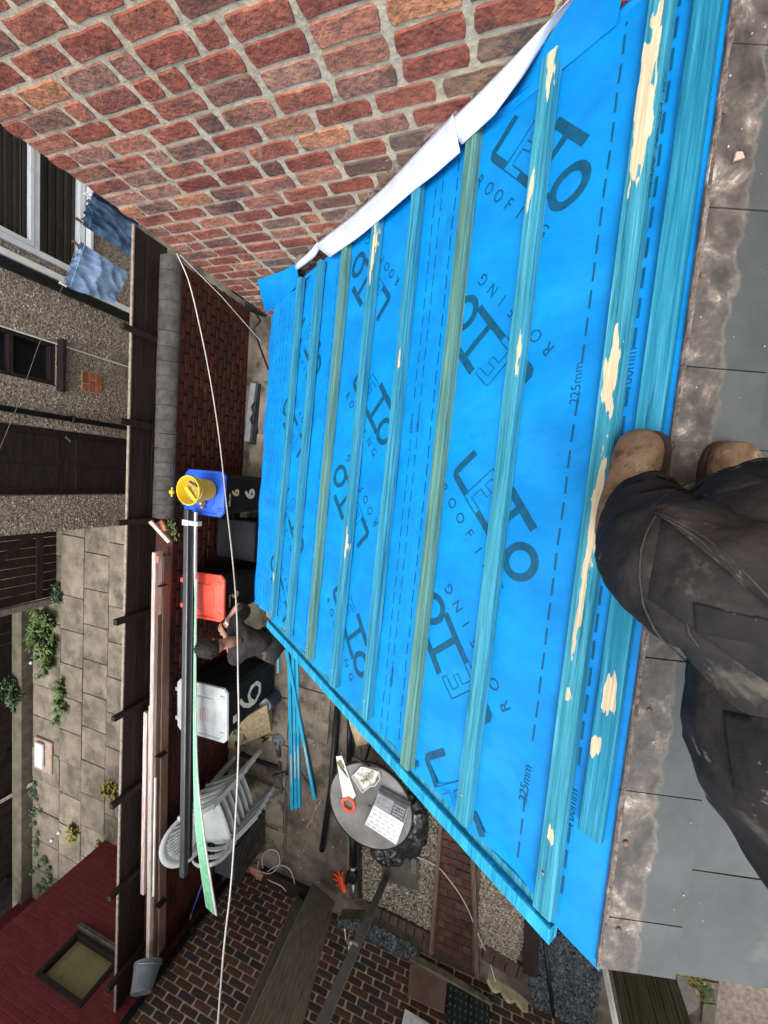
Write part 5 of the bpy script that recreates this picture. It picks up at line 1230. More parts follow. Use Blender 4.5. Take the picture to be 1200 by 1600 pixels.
# grey bucket hanging at the end
Dq = float((RR @ np.array(on(226, 1528, 1, 3.36) - Vector((0, 0, CAMH))))[2]); qb, qm = dep(220, 1553, Dq - .12), dep(232, 1503, Dq + .08)
bucket('bucket', 'grey bucket upturned against the left end of the timber stack', tuple(qb), tuple(qm - qb), .105, .14, (qm - qb).length, mat('grey_plastic', two((.085, .098, .11), (.13, .145, .16)), 6, bump=.1, rough=.5))
# black downpipe at the corner of the brown brick wall
a = (XL + .06, YL - .06, 0)
t = thing('corner_downpipe', 'black downpipe running down the corner of the brown brick wall', 'pipe', a)
mb = MB(); mb.tube([(XL + .05, YL - .05, .0), (XL + .05, YL - .05, 6.6)], .036, 14); part('pipe', mb, g('black'), t, smooth=True, world=True)
for z in (.9, 1.9, 2.9, 3.9):
    mb = MB(); mb.tube([(XL + .05, YL - .05, z), (XL + .05, YL - .05, z + .06)], .044, 14); mb.box((XL + .01, YL - .05, z + .03), (.05, .14, .02)); part('bracket', mb, g('black'), t, world=True)

# ================================================================== stacked plastic chairs
cm = mat('grey_white_chair_plastic', two((.42, .45, .44), (.56, .59, .58)), 4, bump=.12, rough=.45, stain=[((.2, .21, .19), 7, .6, .1, .5)])
def chair(loc, rz, k, label):
    t = thing('plastic_chair', label, 'chair', loc, rz, 'stack of plastic garden chairs'); mb = MB()
    # local: faces -y ; seat at z .42
    def seat(u, v):
        x = (u - .5) * .44 * (1 + .08 * (1 - v)); y = -.22 + .44 * v; z = .42 - .03 * math.sin(math.pi * u) * (.6 + .4 * v) - .025 * v
        if v < .1: z -= .02
        return (x, y, z)
    mb.grid(seat, 10, 10); o = part('seat', mb, cm, t, smooth=True); s_ = o.modifiers.new('s', 'SOLIDIFY'); s_.thickness = .006
    # backrest: outer hoop and radial slats
    def bp_(a, r=1.):      # a -1..1 across, r 0..1 up
        x = a * .25; z = .42 + r * .44; y = .215 + .12 * r + .05 * (1 - a * a) * 0 - .05 * a * a; return Vector((x, y, z))
    hoop = []
    for i in range(25):
        th = math.pi * i / 24; a = -math.cos(th); r = math.sin(th) ** .55
        hoop.append(bp_(a, r * .98 if 0 < i < 24 else 0))
    inner = [bp_((p.x / .25) * .80, max(0, (p.z - .42) / .44 * .80)) for p in hoop]
    vs = [];
    for p, q in zip(hoop, inner): vs += [p, q]
    mb = MB(); mb.add(vs, [(2 * i, 2 * i + 1, 2 * i + 3, 2 * i + 2) for i in range(24)]); o = part('back_rim', mb, cm, t, smooth=True); s_ = o.modifiers.new('s', 'SOLIDIFY'); s_.thickness = .009
    for i in range(-5, 6):
        a0 = i / 5.6 * .40; a1 = i / 5.6 * .84; r1 = .80 * max(.1, (1 - (abs(a1)) ** 2.3)) ** .55
        p0, p1 = bp_(a0, .02), bp_(a1 * .95, r1); mb = MB(); mb.bar(p0, p1, .020, .006, up=(0, -1, .2)); part('back_slat', mb, cm, t)
    mb = MB(); mb.bar(bp_(-.5, .03), bp_(.5, .03), .03, .01, up=(0, -1, 0)); part('back_rail', mb, cm, t)
    # arms and legs
    for s_ in (-1, 1):
        arm = [Vector((s_ * .25, .20, .62)), Vector((s_ * .275, .08, .655)), Vector((s_ * .285, -.10, .65)), Vector((s_ * .28, -.22, .60)), Vector((s_ * .265, -.27, .50))]
        arm = cr(arm, 5); vs = []
        for p in arm: vs += [p + Vector((-s_ * .022, 0, .004)), p + Vector((s_ * .028, 0, 0)), p + Vector((s_ * .030, 0, -.022)), p + Vector((-s_ * .018, 0, -.012))]
        mb = MB(); mb.add(vs, [(i * 4 + k_, i * 4 + (k_ + 1) % 4, i * 4 + 4 + (k_ + 1) % 4, i * 4 + 4 + k_) for i in range(len(arm) - 1) for k_ in range(4)] + [(0, 1, 2, 3)]); part('armrest', mb, cm, t, smooth=True)
        for (x, y, zt2, dx, dy) in ((.24, -.22, .50, .035, -.04), (.22, .20, .45, .03, .06)):
            a = Vector((s_ * x, y, zt2)); b = Vector((s_ * (x + dx), y + dy, 0)); mb = MB()
            mb.bar(a, b, .055, .030, up=(0, 1, 0)); part('leg', mb, cm, t)
    return t
cb = Vector((-4.36, 3.15, 0)); ang = math.radians(27)
names_ = ['lowest plastic chair of the grey white stack, standing on the ground', 'second plastic chair from the bottom of the stack', 'third plastic chair from the bottom of the stack', 'third plastic chair from the top of the stack', 'second plastic chair from the top of the stack', 'topmost plastic chair of the stack, its seat in full view']
for k in range(6): chair((cb.x + .014 * k, cb.y - .022 * k, .112 * k), ang + .01 * (k % 2), k, names_[k])
# dark slatted crate under / beside the chairs
t = thing('slatted_crate', 'dark grey slatted crate standing left of the plastic chairs', 'crate', (-5.15, 3.10, 0), .05)
for k in range(9):
    mb = MB(); mb.box((-.24 + k * .06, -.20, .32), (.035, .02, .62), bev=.003); part('slat', mb, g('darksteel'), t)
for z in (.03, .62):
    for y_ in (-.19, .19):
        mb = MB(); mb.box((0, y_, z), (.54, .03, .04), bev=.003); part('rail', mb, g('black'), t)
mb = MB(); mb.box((0, .0, .33), (.50, .36, .56), bev=.02); part('box', mb, g('pipe'), t)
# dark stone block behind chairs
mb = MB(); mb.box((-3.62, 3.38, .10), (.45, .30, .2), bev=.02); solo('stone_block', mb, g('patio'), 'low mossy stone block at the wall foot beside the weeds', 'stone')

# ================================================================== patio surface
pm = [((-3.75, 3.36), (-3.12, 2.62)), ((-4.42, 3.30), (-3.80, 2.60)), ((-5.06, 3.32), (-4.46, 2.60)), ((-5.68, 3.3), (-5.10, 2.58)), ((-3.6, 2.56), (-2.9, 2.0)), ((-.9, 3.5), (-.2, 2.9)), ((-.15, 3.5), (.5, 2.9)), ((.55, 3.5), (1.2, 2.9)), ((-1.6, 3.5), (-.95, 2.9)), ((-2.3, 3.5), (-1.65, 2.9)), ((-3.05, 3.5), (-2.35, 2.9))]
for i, (a, b) in enumerate(pm):
    cx_, cy_ = (a[0] + b[0]) / 2, (a[1] + b[1]) / 2; w_, d_ = abs(a[0] - b[0]), abs(a[1] - b[1])
    mb = MB(); mb.box((0, 0, .008), (w_ - .015, d_ - .015, .024 + .004 * (i % 3)), bev=.005); inst('patio_slab', mkmesh('patio_slab', mb, g('patio')), ground, Matrix.Translation((cx_, cy_, 0)) @ Matrix.Rotation(random.uniform(-.02, .02), 4, 'Z'))
# gravel beds (stones in relief), brick path and edging
def poly_at(pts, z=0): return [at(x, y, z) for x, y in pts]
def inside(p, poly):
    c = False; n = len(poly)
    for i in range(n):
        a, b = poly[i], poly[i - 1]
        if (a.y > p[1]) != (b.y > p[1]) and p[0] < (b.x - a.x) * (p[1] - a.y) / (b.y - a.y) + a.x: c = not c
    return c
def sheet_poly(name, pl, z, m, th=.01, label=None, cat=None, kind=None):
    mb = MB(); mb.prism([(p.x, p.y, z) for p in pl], th); return solo(name, mb, m, label, cat, None, kind)
def scatter(name, pl, n, s0, s1, m, z=0., flat=.6, seed=1, dz=.02):
    r = random.Random(seed); xs = [p.x for p in pl]; ys = [p.y for p in pl]; mb = MB(); k = 0
    base = [(1, 0, 0), (.5, .87, .1), (-.5, .8, 0), (-1, 0, .1), (-.5, -.87, 0), (.5, -.8, .1)]
    while k < n:
        p = (r.uniform(min(xs), max(xs)), r.uniform(min(ys), max(ys)))
        if not inside(p, pl): continue
        k += 1; s_ = r.uniform(s0, s1); a = r.uniform(0, 6.3); zz_ = z + r.uniform(0, dz); tx, ty = r.uniform(-.5, .5), r.uniform(-.5, .5); el_ = r.uniform(.6, 1)
        R = Matrix.Rotation(a, 3, 'Z') @ Matrix.Rotation(tx, 3, 'X') @ Matrix.Rotation(ty, 3, 'Y'); c = Vector((p[0], p[1], zz_ + s_ * flat * .4))
        vs = [c + R @ Vector((x * s_ * r.uniform(.8, 1.1), y * s_ * el_, z_ * s_ * flat)) for x, y, z_ in base] + [c + R @ Vector((0, 0, s_ * flat * r.uniform(.8, 1.1))), c - R @ Vector((0, 0, s_ * flat))]
        mb.add(vs, [(i, (i + 1) % 6, 6) for i in range(6)] + [((i + 1) % 6, i, 7) for i in range(6)])
    return solo(name, mb, m, kind='stuff')
g1 = poly_at([(600, 1195), (648, 1195), (690, 1262), (686, 1300), (674, 1452), (622, 1424), (566, 1400), (567, 1300)])
g2 = poly_at([(753, 1350), (832, 1420), (822, 1460), (803, 1506), (745, 1472)])
soil = mat('gravel_bed_soil', two((.05, .04, .03), (.13, .11, .08)), 30, bump=.6, rough=1)
sheet_poly('gravel_bed', g1, .012, soil, kind='structure'); sheet_poly('gravel_bed', g2, .012, soil, kind='structure')
o = scatter('gravel', g1, 9000, .008, .017, g('stone'), .012, seed=3); o['label'] = 'buff gravel around the round table'; 
o = scatter('gravel', g2, 4800, .008, .017, g('stone'), .012, seed=4)
c1_ = poly_at([(530, 1436), (572, 1438), (600, 1450), (650, 1480), (652, 1500), (620, 1505), (585, 1498), (545, 1480), (528, 1462)], .13); c2_ = poly_at([(836, 1400), (848, 1448), (905, 1462), (945, 1490), (925, 1600), (850, 1620), (835, 1600), (825, 1500)])
sheet_poly('chipping_bed', c1_, .128, g('joint'), .125, kind='structure'); sheet_poly('chipping_bed', c2_, .010, g('joint'), kind='structure')
scatter('slate_chippings', c1_, 1600, .012, .026, g('slatechip'), .13, .3, 5); scatter('slate_chippings', c2_, 5200, .010, .024, g('slatechip'), .012, .3, 6)
# block paved path between timber edgings
pth = thing('block_path', 'narrow path of dark red block pavers between timber edgings', 'path', tuple(at(715, 1400)))
pa_, pb_, pc_, pd_ = at(694, 1240), at(680, 1490), at(752, 1530), at(742, 1300)
x0, x1 = -6.0, -3.3; ya, yb = .36, .05
def pathrow(py, n):
    pass
e0a, e0b = at(690, 1275), at(676, 1492); e1a, e1b = at(738, 1330), at(742, 1520)
N_ = 21; W_ = 5
mb = MB(); mb.prism([(e0a.x + .9, e0a.y, .008), (e0b.x - .1, e0b.y, .008), (e1b.x - .1, e1b.y, .008), (e0a.x + .9, e1a.y, .008)], .01); part('bedding', mb, g('joint'), pth, world=True)
for i in range(26):
    x = e0a.x + .75 - i * .106; u = (x - e0a.x) / (e0b.x - e0a.x)
    yt = e0a.y + (e0b.y - e0a.y) * u - .03; yo = e1a.y + (e1b.y - e1a.y) * ((x - e1a.x) / (e1b.x - e1a.x)) + .03
    if x < e0b.x - .02: break
    nn = 2 if i % 2 else 3; cuts = [yt, yt + (yo - yt) * (.5 if nn == 2 else .25), (yt + (yo - yt) * .75 if nn == 3 else yo)] + ([yo] if nn == 3 else [])
    for a, b in zip(cuts[:-1], cuts[1:]):
        mb = MB(); mb.box((x, (a + b) / 2, .018 + random.uniform(-.003, .003)), (.098, abs(b - a) - .008, .02), bev=.005); part('paver', mb, g('paver'), pth, world=True)
edm = mat('reddish_edging', two((.09, .05, .04), (.17, .10, .08)), 5, bump=.5, stretch=(.6, 9, 9), rough=.9)
for (a, b) in (((691, 1262), (674, 1486)), ((739, 1318), (746, 1524))):
    A, B = at(*a, .04), at(*b, .04); mb = MB(); mb.bar(A, B, .045, .08); part('edging', mb, edm, pth, world=True)
# brown soldier-course edging blocks below the gravel
ed = thing('edging_blocks', 'row of brown edging blocks along the lower end of the gravel', 'edging', tuple(at(620, 1425)))
A, B = at(572, 1408, .02), at(676, 1458, .02); 
for i in range(8):
    p = A.lerp(B, (i + .5) / 8); mb = MB(); d_ = (B - A).normalized(); R = Matrix.Rotation(math.atan2(d_.y, d_.x), 3, 'Z'); mb.box(p + Vector((-.12, 0, .0)), ((B - A).length / 8 - .008, .25, .06), R, bev=.006); part('edging_block', mb, mat('edging_block%d' % 0, two((.045, .028, .022), (.085, .055, .042)), 8, rough=.9) if i == 0 else edb, ed, world=True)
    if i == 0: edb = bpy.data.materials['edging_block0']; edb.name = 'edging_block_brown'
A, B = at(755, 1478, .02), at(828, 1520, .02)
for i in range(4):
    p = A.lerp(B, (i + .5) / 4); d_ = (B - A).normalized(); R = Matrix.Rotation(math.atan2(d_.y, d_.x), 3, 'Z'); mb = MB(); mb.box(p + Vector((-.05, 0, 0)), ((B - A).length / 4 - .008, .20, .06), R, bev=.006); part('edging_block', mb, edb, ed, world=True)
# timber edge by the verge
A, B = at(832, 1400, .03), at(828, 1520, .03); mb = MB(); mb.bar(A, B, .16, .06); solo('timber_sleeper', mb, g('brownwood'), 'dark timber sleeper beside the slate chippings', 'sleeper')
# scalloped concrete edging
def scallop(pts, label, h=.12):
    t = thing('scalloped_edging', label, 'edging', tuple(at(*pts[0])))
    m = mat('cream_scallop', two((.30, .26, .14), (.48, .43, .27)), 12, bump=.5, rough=.9, stain=[((.12, .10, .06), 6, .58, .1, .6)])
    for a, b in zip(pts[:-1], pts[1:]):
        A, B = at(*a), at(*b); n = 14; mb = MB(); d_ = (B - A); s_ = d_.normalized().cross(Vector((0, 0, 1))) * .025; vs = []
        for i in range(n + 1):
            u = i / n; z = h * (.55 + .45 * math.sin(math.pi * u)); p = A + d_ * u
            vs += [p + s_, p + s_ + Vector((0, 0, z)), p - s_ + Vector((0, 0, z)), p - s_]
        mb.add(vs, [(i * 4 + k, i * 4 + 4 + k, i * 4 + 4 + (k + 1) % 4, i * 4 + (k + 1) % 4) for i in range(n) for k in range(4)] + [(0, 1, 2, 3), (n * 4 + 3, n * 4 + 2, n * 4 + 1, n * 4)]); part('scallop', mb, m, t, world=True)
scallop([(577, 1443), (592, 1453), (607, 1460), (622, 1468), (640, 1478)], 'cream scalloped concrete edging below the gravel, nearer the plank')
scallop([(762, 1520), (783, 1538), (806, 1552), (830, 1572), (848, 1585)], 'cream scalloped concrete edging nearer the roof corner')

# ================================================================== round table and what lies on it
zt2 = .72; tc_ = (at(515, 1235, zt2) + at(645, 1285, zt2)) / 2; rt = (at(515, 1235, zt2) - at(645, 1285, zt2)).length / 2
tb = thing('round_table', 'round grey garden table with a black rim, tools lying on it', 'table', (tc_.x, tc_.y, 0))
tm = mat('table_grey', two((.17, .165, .16), (.27, .265, .255)), 4, bump=.12, rough=.42, stain=[((.34, .32, .29), 5, .6, .1, .5), ((.08, .07, .06), 14, .66, .05, .5)])
mb = MB(); mb.lathe([(0, zt2), (.018, zt2), (.018, zt2 - .02)], 24); mb = MB(); mb.lathe([(.02, zt2 - .02), (.02, zt2), (rt - .02, zt2), (rt - .012, zt2 + .004)], 64); part('tabletop', mb, tm, tb, smooth=True)
mb = MB(); mb.lathe([(rt - .014, zt2 - .02), (rt - .014, zt2 + .006), (rt, zt2 + .008), (rt + .004, zt2), (rt, zt2 - .03), (rt - .014, zt2 - .02)], 64); part('rim', mb, g('black'), tb, smooth=True)
for k in range(4):
    a = .6 + k * math.pi / 2; mb = MB(); mb.tube([(rt * .55 * math.cos(a), rt * .55 * math.sin(a), zt2 - .02), (rt * .85 * math.cos(a), rt * .85 * math.sin(a), 0)], .015, 8); part('leg', mb, g('black'), tb, smooth=True)
# handsaw
za = zt2 + .012
def flat(name, pts, z, th, m, parent, label=None): 
    mb = MB(); mb.prism([(*at(x, y, z).xy, z) for x, y in pts], th); return part(name, mb, m, parent, label=label, world=True)
t = thing('handsaw', 'handsaw with a white blade and an orange handle on the round table', 'saw', tuple(at(540, 1225, za)))
flat('blade', [(525, 1182), (534, 1181), (556, 1243), (551, 1250), (536, 1250)], za + .006, .002, mat('white_blade', two((.62, .62, .60), (.78, .78, .76)), 9, rough=.4), t)
orh = mat('orange_handle', two((.62, .10, .05), (.75, .17, .10)), 8, rough=.5)
def loop(name, outer, inner, z, th, m, parent):
    O = [at(x, y, z) for x, y in outer]; I = [at(x, y, z) for x, y in inner]; n = len(O); mb = MB()
    vs = O + I + [p - Vector((0, 0, th)) for p in O] + [p - Vector((0, 0, th)) for p in I]
    fs = []
    for i in range(n):
        j = (i + 1) % n; fs += [(i, j, n + j, n + i), (i, 2 * n + i, 2 * n + j, j), (n + i, n + j, 3 * n + j, 3 * n + i)]
    mb.add(vs, fs); return part(name, mb, m, parent, world=True)
loop('handle', [(533, 1249), (544, 1246), (553, 1252), (555, 1262), (552, 1271), (544, 1270), (537, 1266), (533, 1258)], [(537, 1252), (544, 1250), (549, 1254), (551, 1261), (549, 1266), (544, 1265), (539, 1262), (537, 1257)], za + .022, .024, orh, t)
# tray of screws
t = thing('screw_tray', 'open white tray of brass screws on the round table', 'tray', tuple(at(570, 1215, za)))
flat('base', [(551, 1212), (566, 1198), (592, 1205), (586, 1222), (567, 1237)], za + .002, .003, g('white'), t)
ws = [(551, 1212), (565, 1197), (570, 1197), (592, 1204), (594, 1216), (587, 1226), (579, 1227), (567, 1237)]
pts = [at(x, y, za + .02) for x, y in ws]; mb = MB()
for a, b in zip(pts, pts[1:] + pts[:1]): mb.bar(a, b, .006, .04)
part('wall', mb, g('white'), t, world=True)
mb = MB(); r_ = random.Random(4)
for k in range(70):
    p = at(572 + r_.gauss(0, 7), 1213 + r_.gauss(0, 6.5), za + .012 + r_.uniform(0, .012)); a = r_.uniform(0, 3.1); d_ = Vector((math.cos(a), math.sin(a), r_.uniform(-.3, .3))) * .022; mb.tube([p - d_, p + d_ * .7, p + d_], [.0018, .002, .0045], 5)
part('screws', mb, mat('brass_screw', two((.35, .30, .18), (.62, .55, .36)), 40, rough=.4, metal=.6), t, kind='stuff', world=True)
# black craft knife and pencil
t = thing('craft_knife', 'black craft knife with a steel tip on the table edge behind the screws', 'knife', tuple(at(575, 1190, za)))
mb = MB(); mb.bar(at(554, 1183, za + .01), at(578, 1199, za + .01), .028, .016); part('handle', mb, g('black'), t, world=True)
mb = MB(); mb.bar(at(578, 1199, za + .01), at(593, 1208, za + .01), .020, .006); part('blade', mb, g('steel'), t, world=True)
# snips
t = thing('tin_snips', 'small green handled snips lying over the saw blade', 'snips', tuple(at(540, 1205, za)))
mb = MB(); mb.tube([at(527, 1191, za + .02), at(534, 1203, za + .02)], .010, 8); mb.tube([at(530, 1188, za + .02), at(537, 1201, za + .02)], .010, 8); part('handle', mb, mat('green_grip', two((.16, .20, .05), (.26, .3, .1)), 9), t, world=True)
mb = MB(); mb.tube([at(535, 1202, za + .02), at(544, 1216, za + .015)], [.010, .003], 8); part('jaw', mb, g('darksteel'), t, world=True)
# printed boxes
t = thing('fixings_box', 'white fixings box with a dark printed end on the round table', 'box', tuple(at(605, 1280, za)))
A_ = [(592, 1236), (639, 1261), (631, 1287), (584, 1258)]; Bq = [(584, 1258), (631, 1287), (619, 1320), (570, 1288)]
hb_ = .07
flat('grey_face', A_, za + hb_, hb_, mat('grey_card', two((.20, .20, .215), (.30, .30, .32)), 14, rough=.6), t)
flat('white_face', Bq, za + hb_ + .003, hb_, mat('white_card', two((.70, .70, .70), (.80, .80, .80)), 6, rough=.6), t)
def quadtext(s_, q, z, size, m, parent, u0, v0, wu, name='lettering'):
    P0, P1, P2, P3 = [at(x, y, z) for x, y in q]; vs, fs = text2d(s_, 1.0); w_ = max(v[0] for v in vs); k = wu / w_; mb = MB()
    L1 = (P1 - P0).length; L3 = (P3 - P0).length
    mb.add([P0 + (P1 - P0) * (u0 + v[0] * k) + (P3 - P0) * (v0 - v[1] * size) + Vector((0, 0, .001)) for v in vs], fs); return part(name, mb, m, parent, world=True)
ink = mat('grey_ink', two((.05, .05, .055), (.10, .10, .11)), 20, rough=.6); wink = mat('white_ink', two((.55, .55, .55), (.7, .7, .7)), 20)
for r0 in range(5):
    for c0 in range(5): quadtext('LETO', Bq, za + hb_ + .003, .085, ink, t, .04 + c0 * .19 + (r0 % 2) * .05, .17 + r0 * .19, .11)
flat('black_label', [(616, 1252), (637, 1263), (630, 1284), (610, 1272)], za + hb_ + .0015, .002, ink, t)
flat('black_strip', [(593, 1236), (639, 1260.5), (638, 1264), (591.5, 1239.5)], za + hb_ + .0015, .002, ink, t)
for k, s_ in enumerate(('FIXINGS', '65 x 2.65', 'GALVANISED', '500g')): quadtext(s_, [(616, 1252), (637, 1263), (630, 1284), (610, 1272)], za + hb_ + .003, .16, wink, t, .08, .26 + .22 * k, .8)
for k in range(6): quadtext('LETO', A_, za + hb_ + .001, .10, ink, t, .06 + .15 * (k % 3), .38 + .34 * (k // 3), .10)
# cardboard bits by the table
t = thing('cardboard_sheet', 'light brown cardboard piece poking out from under the blue roof edge', 'cardboard', tuple(at(560, 1150, .3)))
flat('sheet', [(545, 1127), (560, 1135), (580, 1160), (557, 1167)], .45, .006, g('ply'), t)
mb = MB(); mb.bar(at(560, 1165, .3), at(562, 1182, .3), .06, .04); solo('timber_offcut', mb, g('oldwood'), 'grey timber offcut under the cardboard by the round table', 'offcut')
mb = MB(); mb.bar(at(582, 1170, .30), at(612, 1190, .30), .05, .05); solo('timber_offcut', mb, g('batside'), 'brown timber offcut behind the round table, under the roof edge', 'offcut')
# black rubbish sack under the table
sk = MB(); c_ = at(628, 1318, .14); c_.y -= 0; M3 = Matrix.Identity(3)
def sackf(cen, rad, seed):
    def fn(u, v):
        th = 2 * math.pi * u; ph_ = math.pi * v; d_ = Vector((math.cos(th) * math.sin(ph_), math.sin(th) * math.sin(ph_), math.cos(ph_)))
        k = 1 + .22 * mnoise.noise(d_ * 2.3 + Vector((seed, 0, 0))) + .16 * (1 - 2.5 * abs(mnoise.noise(d_ * 4.5 + Vector((0, seed, 0))))) + .06 * mnoise.noise(d_ * 13)
        p = cen + Vector((d_.x * rad[0], d_.y * rad[1], d_.z * rad[2])) * k; p.z = max(p.z, .015); return p
    return fn
sk.grid(sackf(at(640, 1290, .16), (.36, .20, .17), 3), 64, 40); sk.grid(sackf(at(606, 1322, .16), (.18, .22, .16), 7), 48, 30)
solo('rubbish_sack', sk, mat('black_sack', two((.010, .010, .011), (.03, .03, .032)), 9, bump=.4, bscale=20, rough=.32, spec=.6), 'crumpled black rubbish sack on the gravel under the round table', 'sack', smooth=True)
mb = MB(); mb.prism([(*at(x, y, .05).xy, .05) for x, y in ((597, 1345), (612, 1336), (648, 1340), (655, 1348), (652, 1392), (596, 1376))], .04)
o = solo('concrete_slab', mb, mat('dark_slab', two((.05, .045, .036), (.10, .09, .07)), 6, bump=.5, rough=.9), 'dark square concrete slab lying on the gravel beside the sack', 'slab'); bevel(o, .006)
mb = MB(); mb.prism([(*at(x, y, .06).xy, .06) for x, y in ((643, 1341), (650, 1343), (650, 1366), (642, 1365))], .006); solo('metal_plate', mb, g('steel'), 'small pale metal plate on the corner of the dark slab', 'plate')
# orange glove
t = thing('work_glove', 'orange rubber glove lying on the concrete by the black sealant tube', 'glove', tuple(at(532, 1380, .0)))
gl = mat('orange_rubber', two((.80, .08, .02), (.92, .16, .05)), 14, bump=.4, rough=.5); z_ = .02
pc0 = at(533, 1380, z_); 
ch = [([(at(540, 1394, z_), .030), (at(537, 1386, z_), .038), (at(533, 1378, z_), .040)], None)]
for a, b, c in (((528, 1376), (523, 1374), (520, 1373)), ((528, 1371), (524, 1367), (521, 1365)), ((531, 1368), (529, 1363), (528, 1360)), ((535, 1370), (535, 1365), (536, 1362))):
    ch.append(([(at(*a, z_ + .005), .016), (at(*b, z_ + .004), .014), (at(*c, z_), .012)], 2))
ch.append(([(at(528, 1383, z_), .014), (at(524, 1382, z_), .012)], 1))
V, Nn, F_ = skinned(ch, 2); mb = MB(); mb.add(V, F_); part('glove', mb, gl, t, smooth=True, world=True)
# sealant gun / black tube lying between gravel and concrete
t = thing('sealant_gun', 'black tubular sealant gun with a white nozzle beside the orange glove', 'sealant gun', tuple(at(550, 1340, .04)))
mb = MB(); mb.tube([at(551, 1298, .05), at(552, 1352, .05)], .040, 14); part('barrel', mb, g('black'), t, smooth=True, world=True)
mb = MB(); mb.tube([at(551.5, 1354, .05), at(552, 1358, .05)], .045, 14); part('collar', mb, g('steel'), t, smooth=True, world=True)
mb = MB(); mb.box(at(551, 1370, .05), (.17, .12, .09), bev=.03); mb.bar(at(545, 1362, .05), at(541, 1380, .03), .04, .03); part('grip', mb, g('black'), t, world=True)
mb = MB(); mb.tube([at(552, 1383, .045), at(552, 1394, .03)], [.018, .006], 10); part('nozzle', mb, g('white'), t, smooth=True, world=True)
mb = MB(); mb.bar(at(562, 1300, .03), at(563, 1400, .03), .05, .06); solo('timber_edging', mb, g('brownwood'), 'dark timber edging between the concrete and the gravel', 'edging')
mb = MB(); mb.bar(at(546, 1160, .02), at(544, 1400, .02), .03, .03); solo('concrete_kerb', mb, g('patio'), 'low kerb along the edge of the concrete by the round table', 'kerb')

# ================================================================== tools and timber on the concrete
tubeobj('gutter_length', 'long black half round gutter lying on the concrete beside the table', 'gutter', [at(527, 1105, .06), at(517, 1230, .06), at(503, 1328, .05)], .038, g('black'), 14)
tubeobj('black_pipe', 'second black pipe partly under the roof edge by the table', 'pipe', [at(547, 1120, .08), at(545, 1190, .08)], .035, g('black'), 12)
def gbat(label, a, b, w, h, key, seed, z=.03):
    A, B = at(*a, z), at(*b, z); x = (B - A); L = x.length; x.normalize(); zz_ = Vector((0, 0, 1)); y = zz_.cross(x); M = Matrix(((x.x, y.x, 0, A.x), (x.y, y.y, 0, A.y), (x.z, y.z, 1, A.z - h), (0, 0, 0, 1)))
    t = thing('loose_batten', label, 'batten', M=M, group='blue battens lying on the concrete'); 
    batten(0, L, 0, w, h, key, [(L * .72, .25, 0, .18)] if key == 'b' else (), z0=0, parent=t, name='batten', seed=seed); return t
gbat('leftmost straight blue batten of the bundle on the concrete', (451, 1030), (456, 1266), .050, .026, 'b', 31)
gbat('middle straight blue batten of the bundle on the concrete', (457, 1012), (462, 1264), .045, .026, 'b', 32, .034)
gbat('right straight blue batten of the bundle on the concrete', (463, 1015), (467, 1262), .045, .026, 'b', 33)
gbat('blue batten crossing the bundle at a slant', (446, 1012), (491, 1250), .046, .026, 'b', 34, .062)
gbat('short blue batten offcut near the worker', (434, 1014), (434, 1052), .046, .026, 'b', 35)
# plywood offcuts leaning by the grey bin
t = thing('plywood_sheet', 'light plywood sheet leaning against the grey lidded bin', 'sheet', tuple(at(400, 1130)))
mb = MB(); Q = [at(374, 1125, .35), at(417, 1100, .35), at(426, 1112, .02), at(424, 1142, .02), at(375, 1163, .02)]
n_ = (Q[1] - Q[0]).cross(Q[3] - Q[0]).normalized(); mb.add(Q + [p - n_ * .018 for p in Q], [(0, 1, 2, 3, 4), (9, 8, 7, 6, 5)] + [(i, i + 5, (i + 1) % 5 + 5, (i + 1) % 5) for i in range(5)]); part('sheet', mb, g('ply'), t, world=True)
for k in range(5):
    mb = MB(); mb.bar(at(361 + k * 2, 1120 + k, .36 - .02 * k), at(357 + k * 2, 1164, .02), .012, .10, up=(1, 0, 0)); part('ply_edge', mb, g('ply'), t, world=True)
t = thing('cardboard_pad', 'torn plywood scrap lying on the concrete beside the round sander', 'scrap', tuple(at(410, 1165))); flat('sheet', [(383, 1163), (425, 1148), (428, 1185)], .02, .01, g('ply'), t)
for k, (a, b) in enumerate((((410, 1160), (419, 1153)), ((408, 1152), (415, 1155)))):
    mb = MB(); mb.bar(at(*a, .04), at(*b, .04), .02, .02); solo('wood_sliver', mb, g('brownwood'), ['longer dark wood sliver on the plywood scrap', 'shorter dark wood sliver on the plywood scrap'][k], 'sliver')
# blue-black tin with a label, tool reel
t = thing('paint_tin', 'round dark blue tin with a white label beside the painted bin', 'tin', tuple(at(430, 1088)))
c_ = at(429, 1090, .0); hh_ = .24
mb = MB(); mb.lathe([(0, 0), (.105, 0), (.108, .01), (.108, hh_ - .01), (.112, hh_), (.104, hh_), (.10, hh_ - .012), (0, hh_ - .012)], 32); part('body', mb, mat('navy_tin', two((.02, .04, .07), (.05, .08, .12)), 8, rough=.4), t, smooth=True)
mb = MB(); mb.lathe([(0, hh_ + .002), (.085, hh_ + .002), (.088, hh_ - .01)], 32); part('lid', mb, mat('pale_lid', two((.3, .36, .42), (.45, .52, .58)), 8, rough=.4), t, smooth=True)
mb = MB(); mb.box((0, 0, hh_ + .005), (.10, .07, .003)); part('label_sticker', mb, g('white'), t)
mb = MB(); mb.tube([(.11 * math.cos(a), .11 * math.sin(a) , hh_ - .02 + .05 * abs(math.sin(a))) for a in [k * math.pi / 10 for k in range(11)]], .003, 6); part('handle', mb, g('steel'), t, smooth=True)
t = thing('sander', 'small round grey disc sander lying on the concrete', 'sander', tuple(at(436, 1155)))
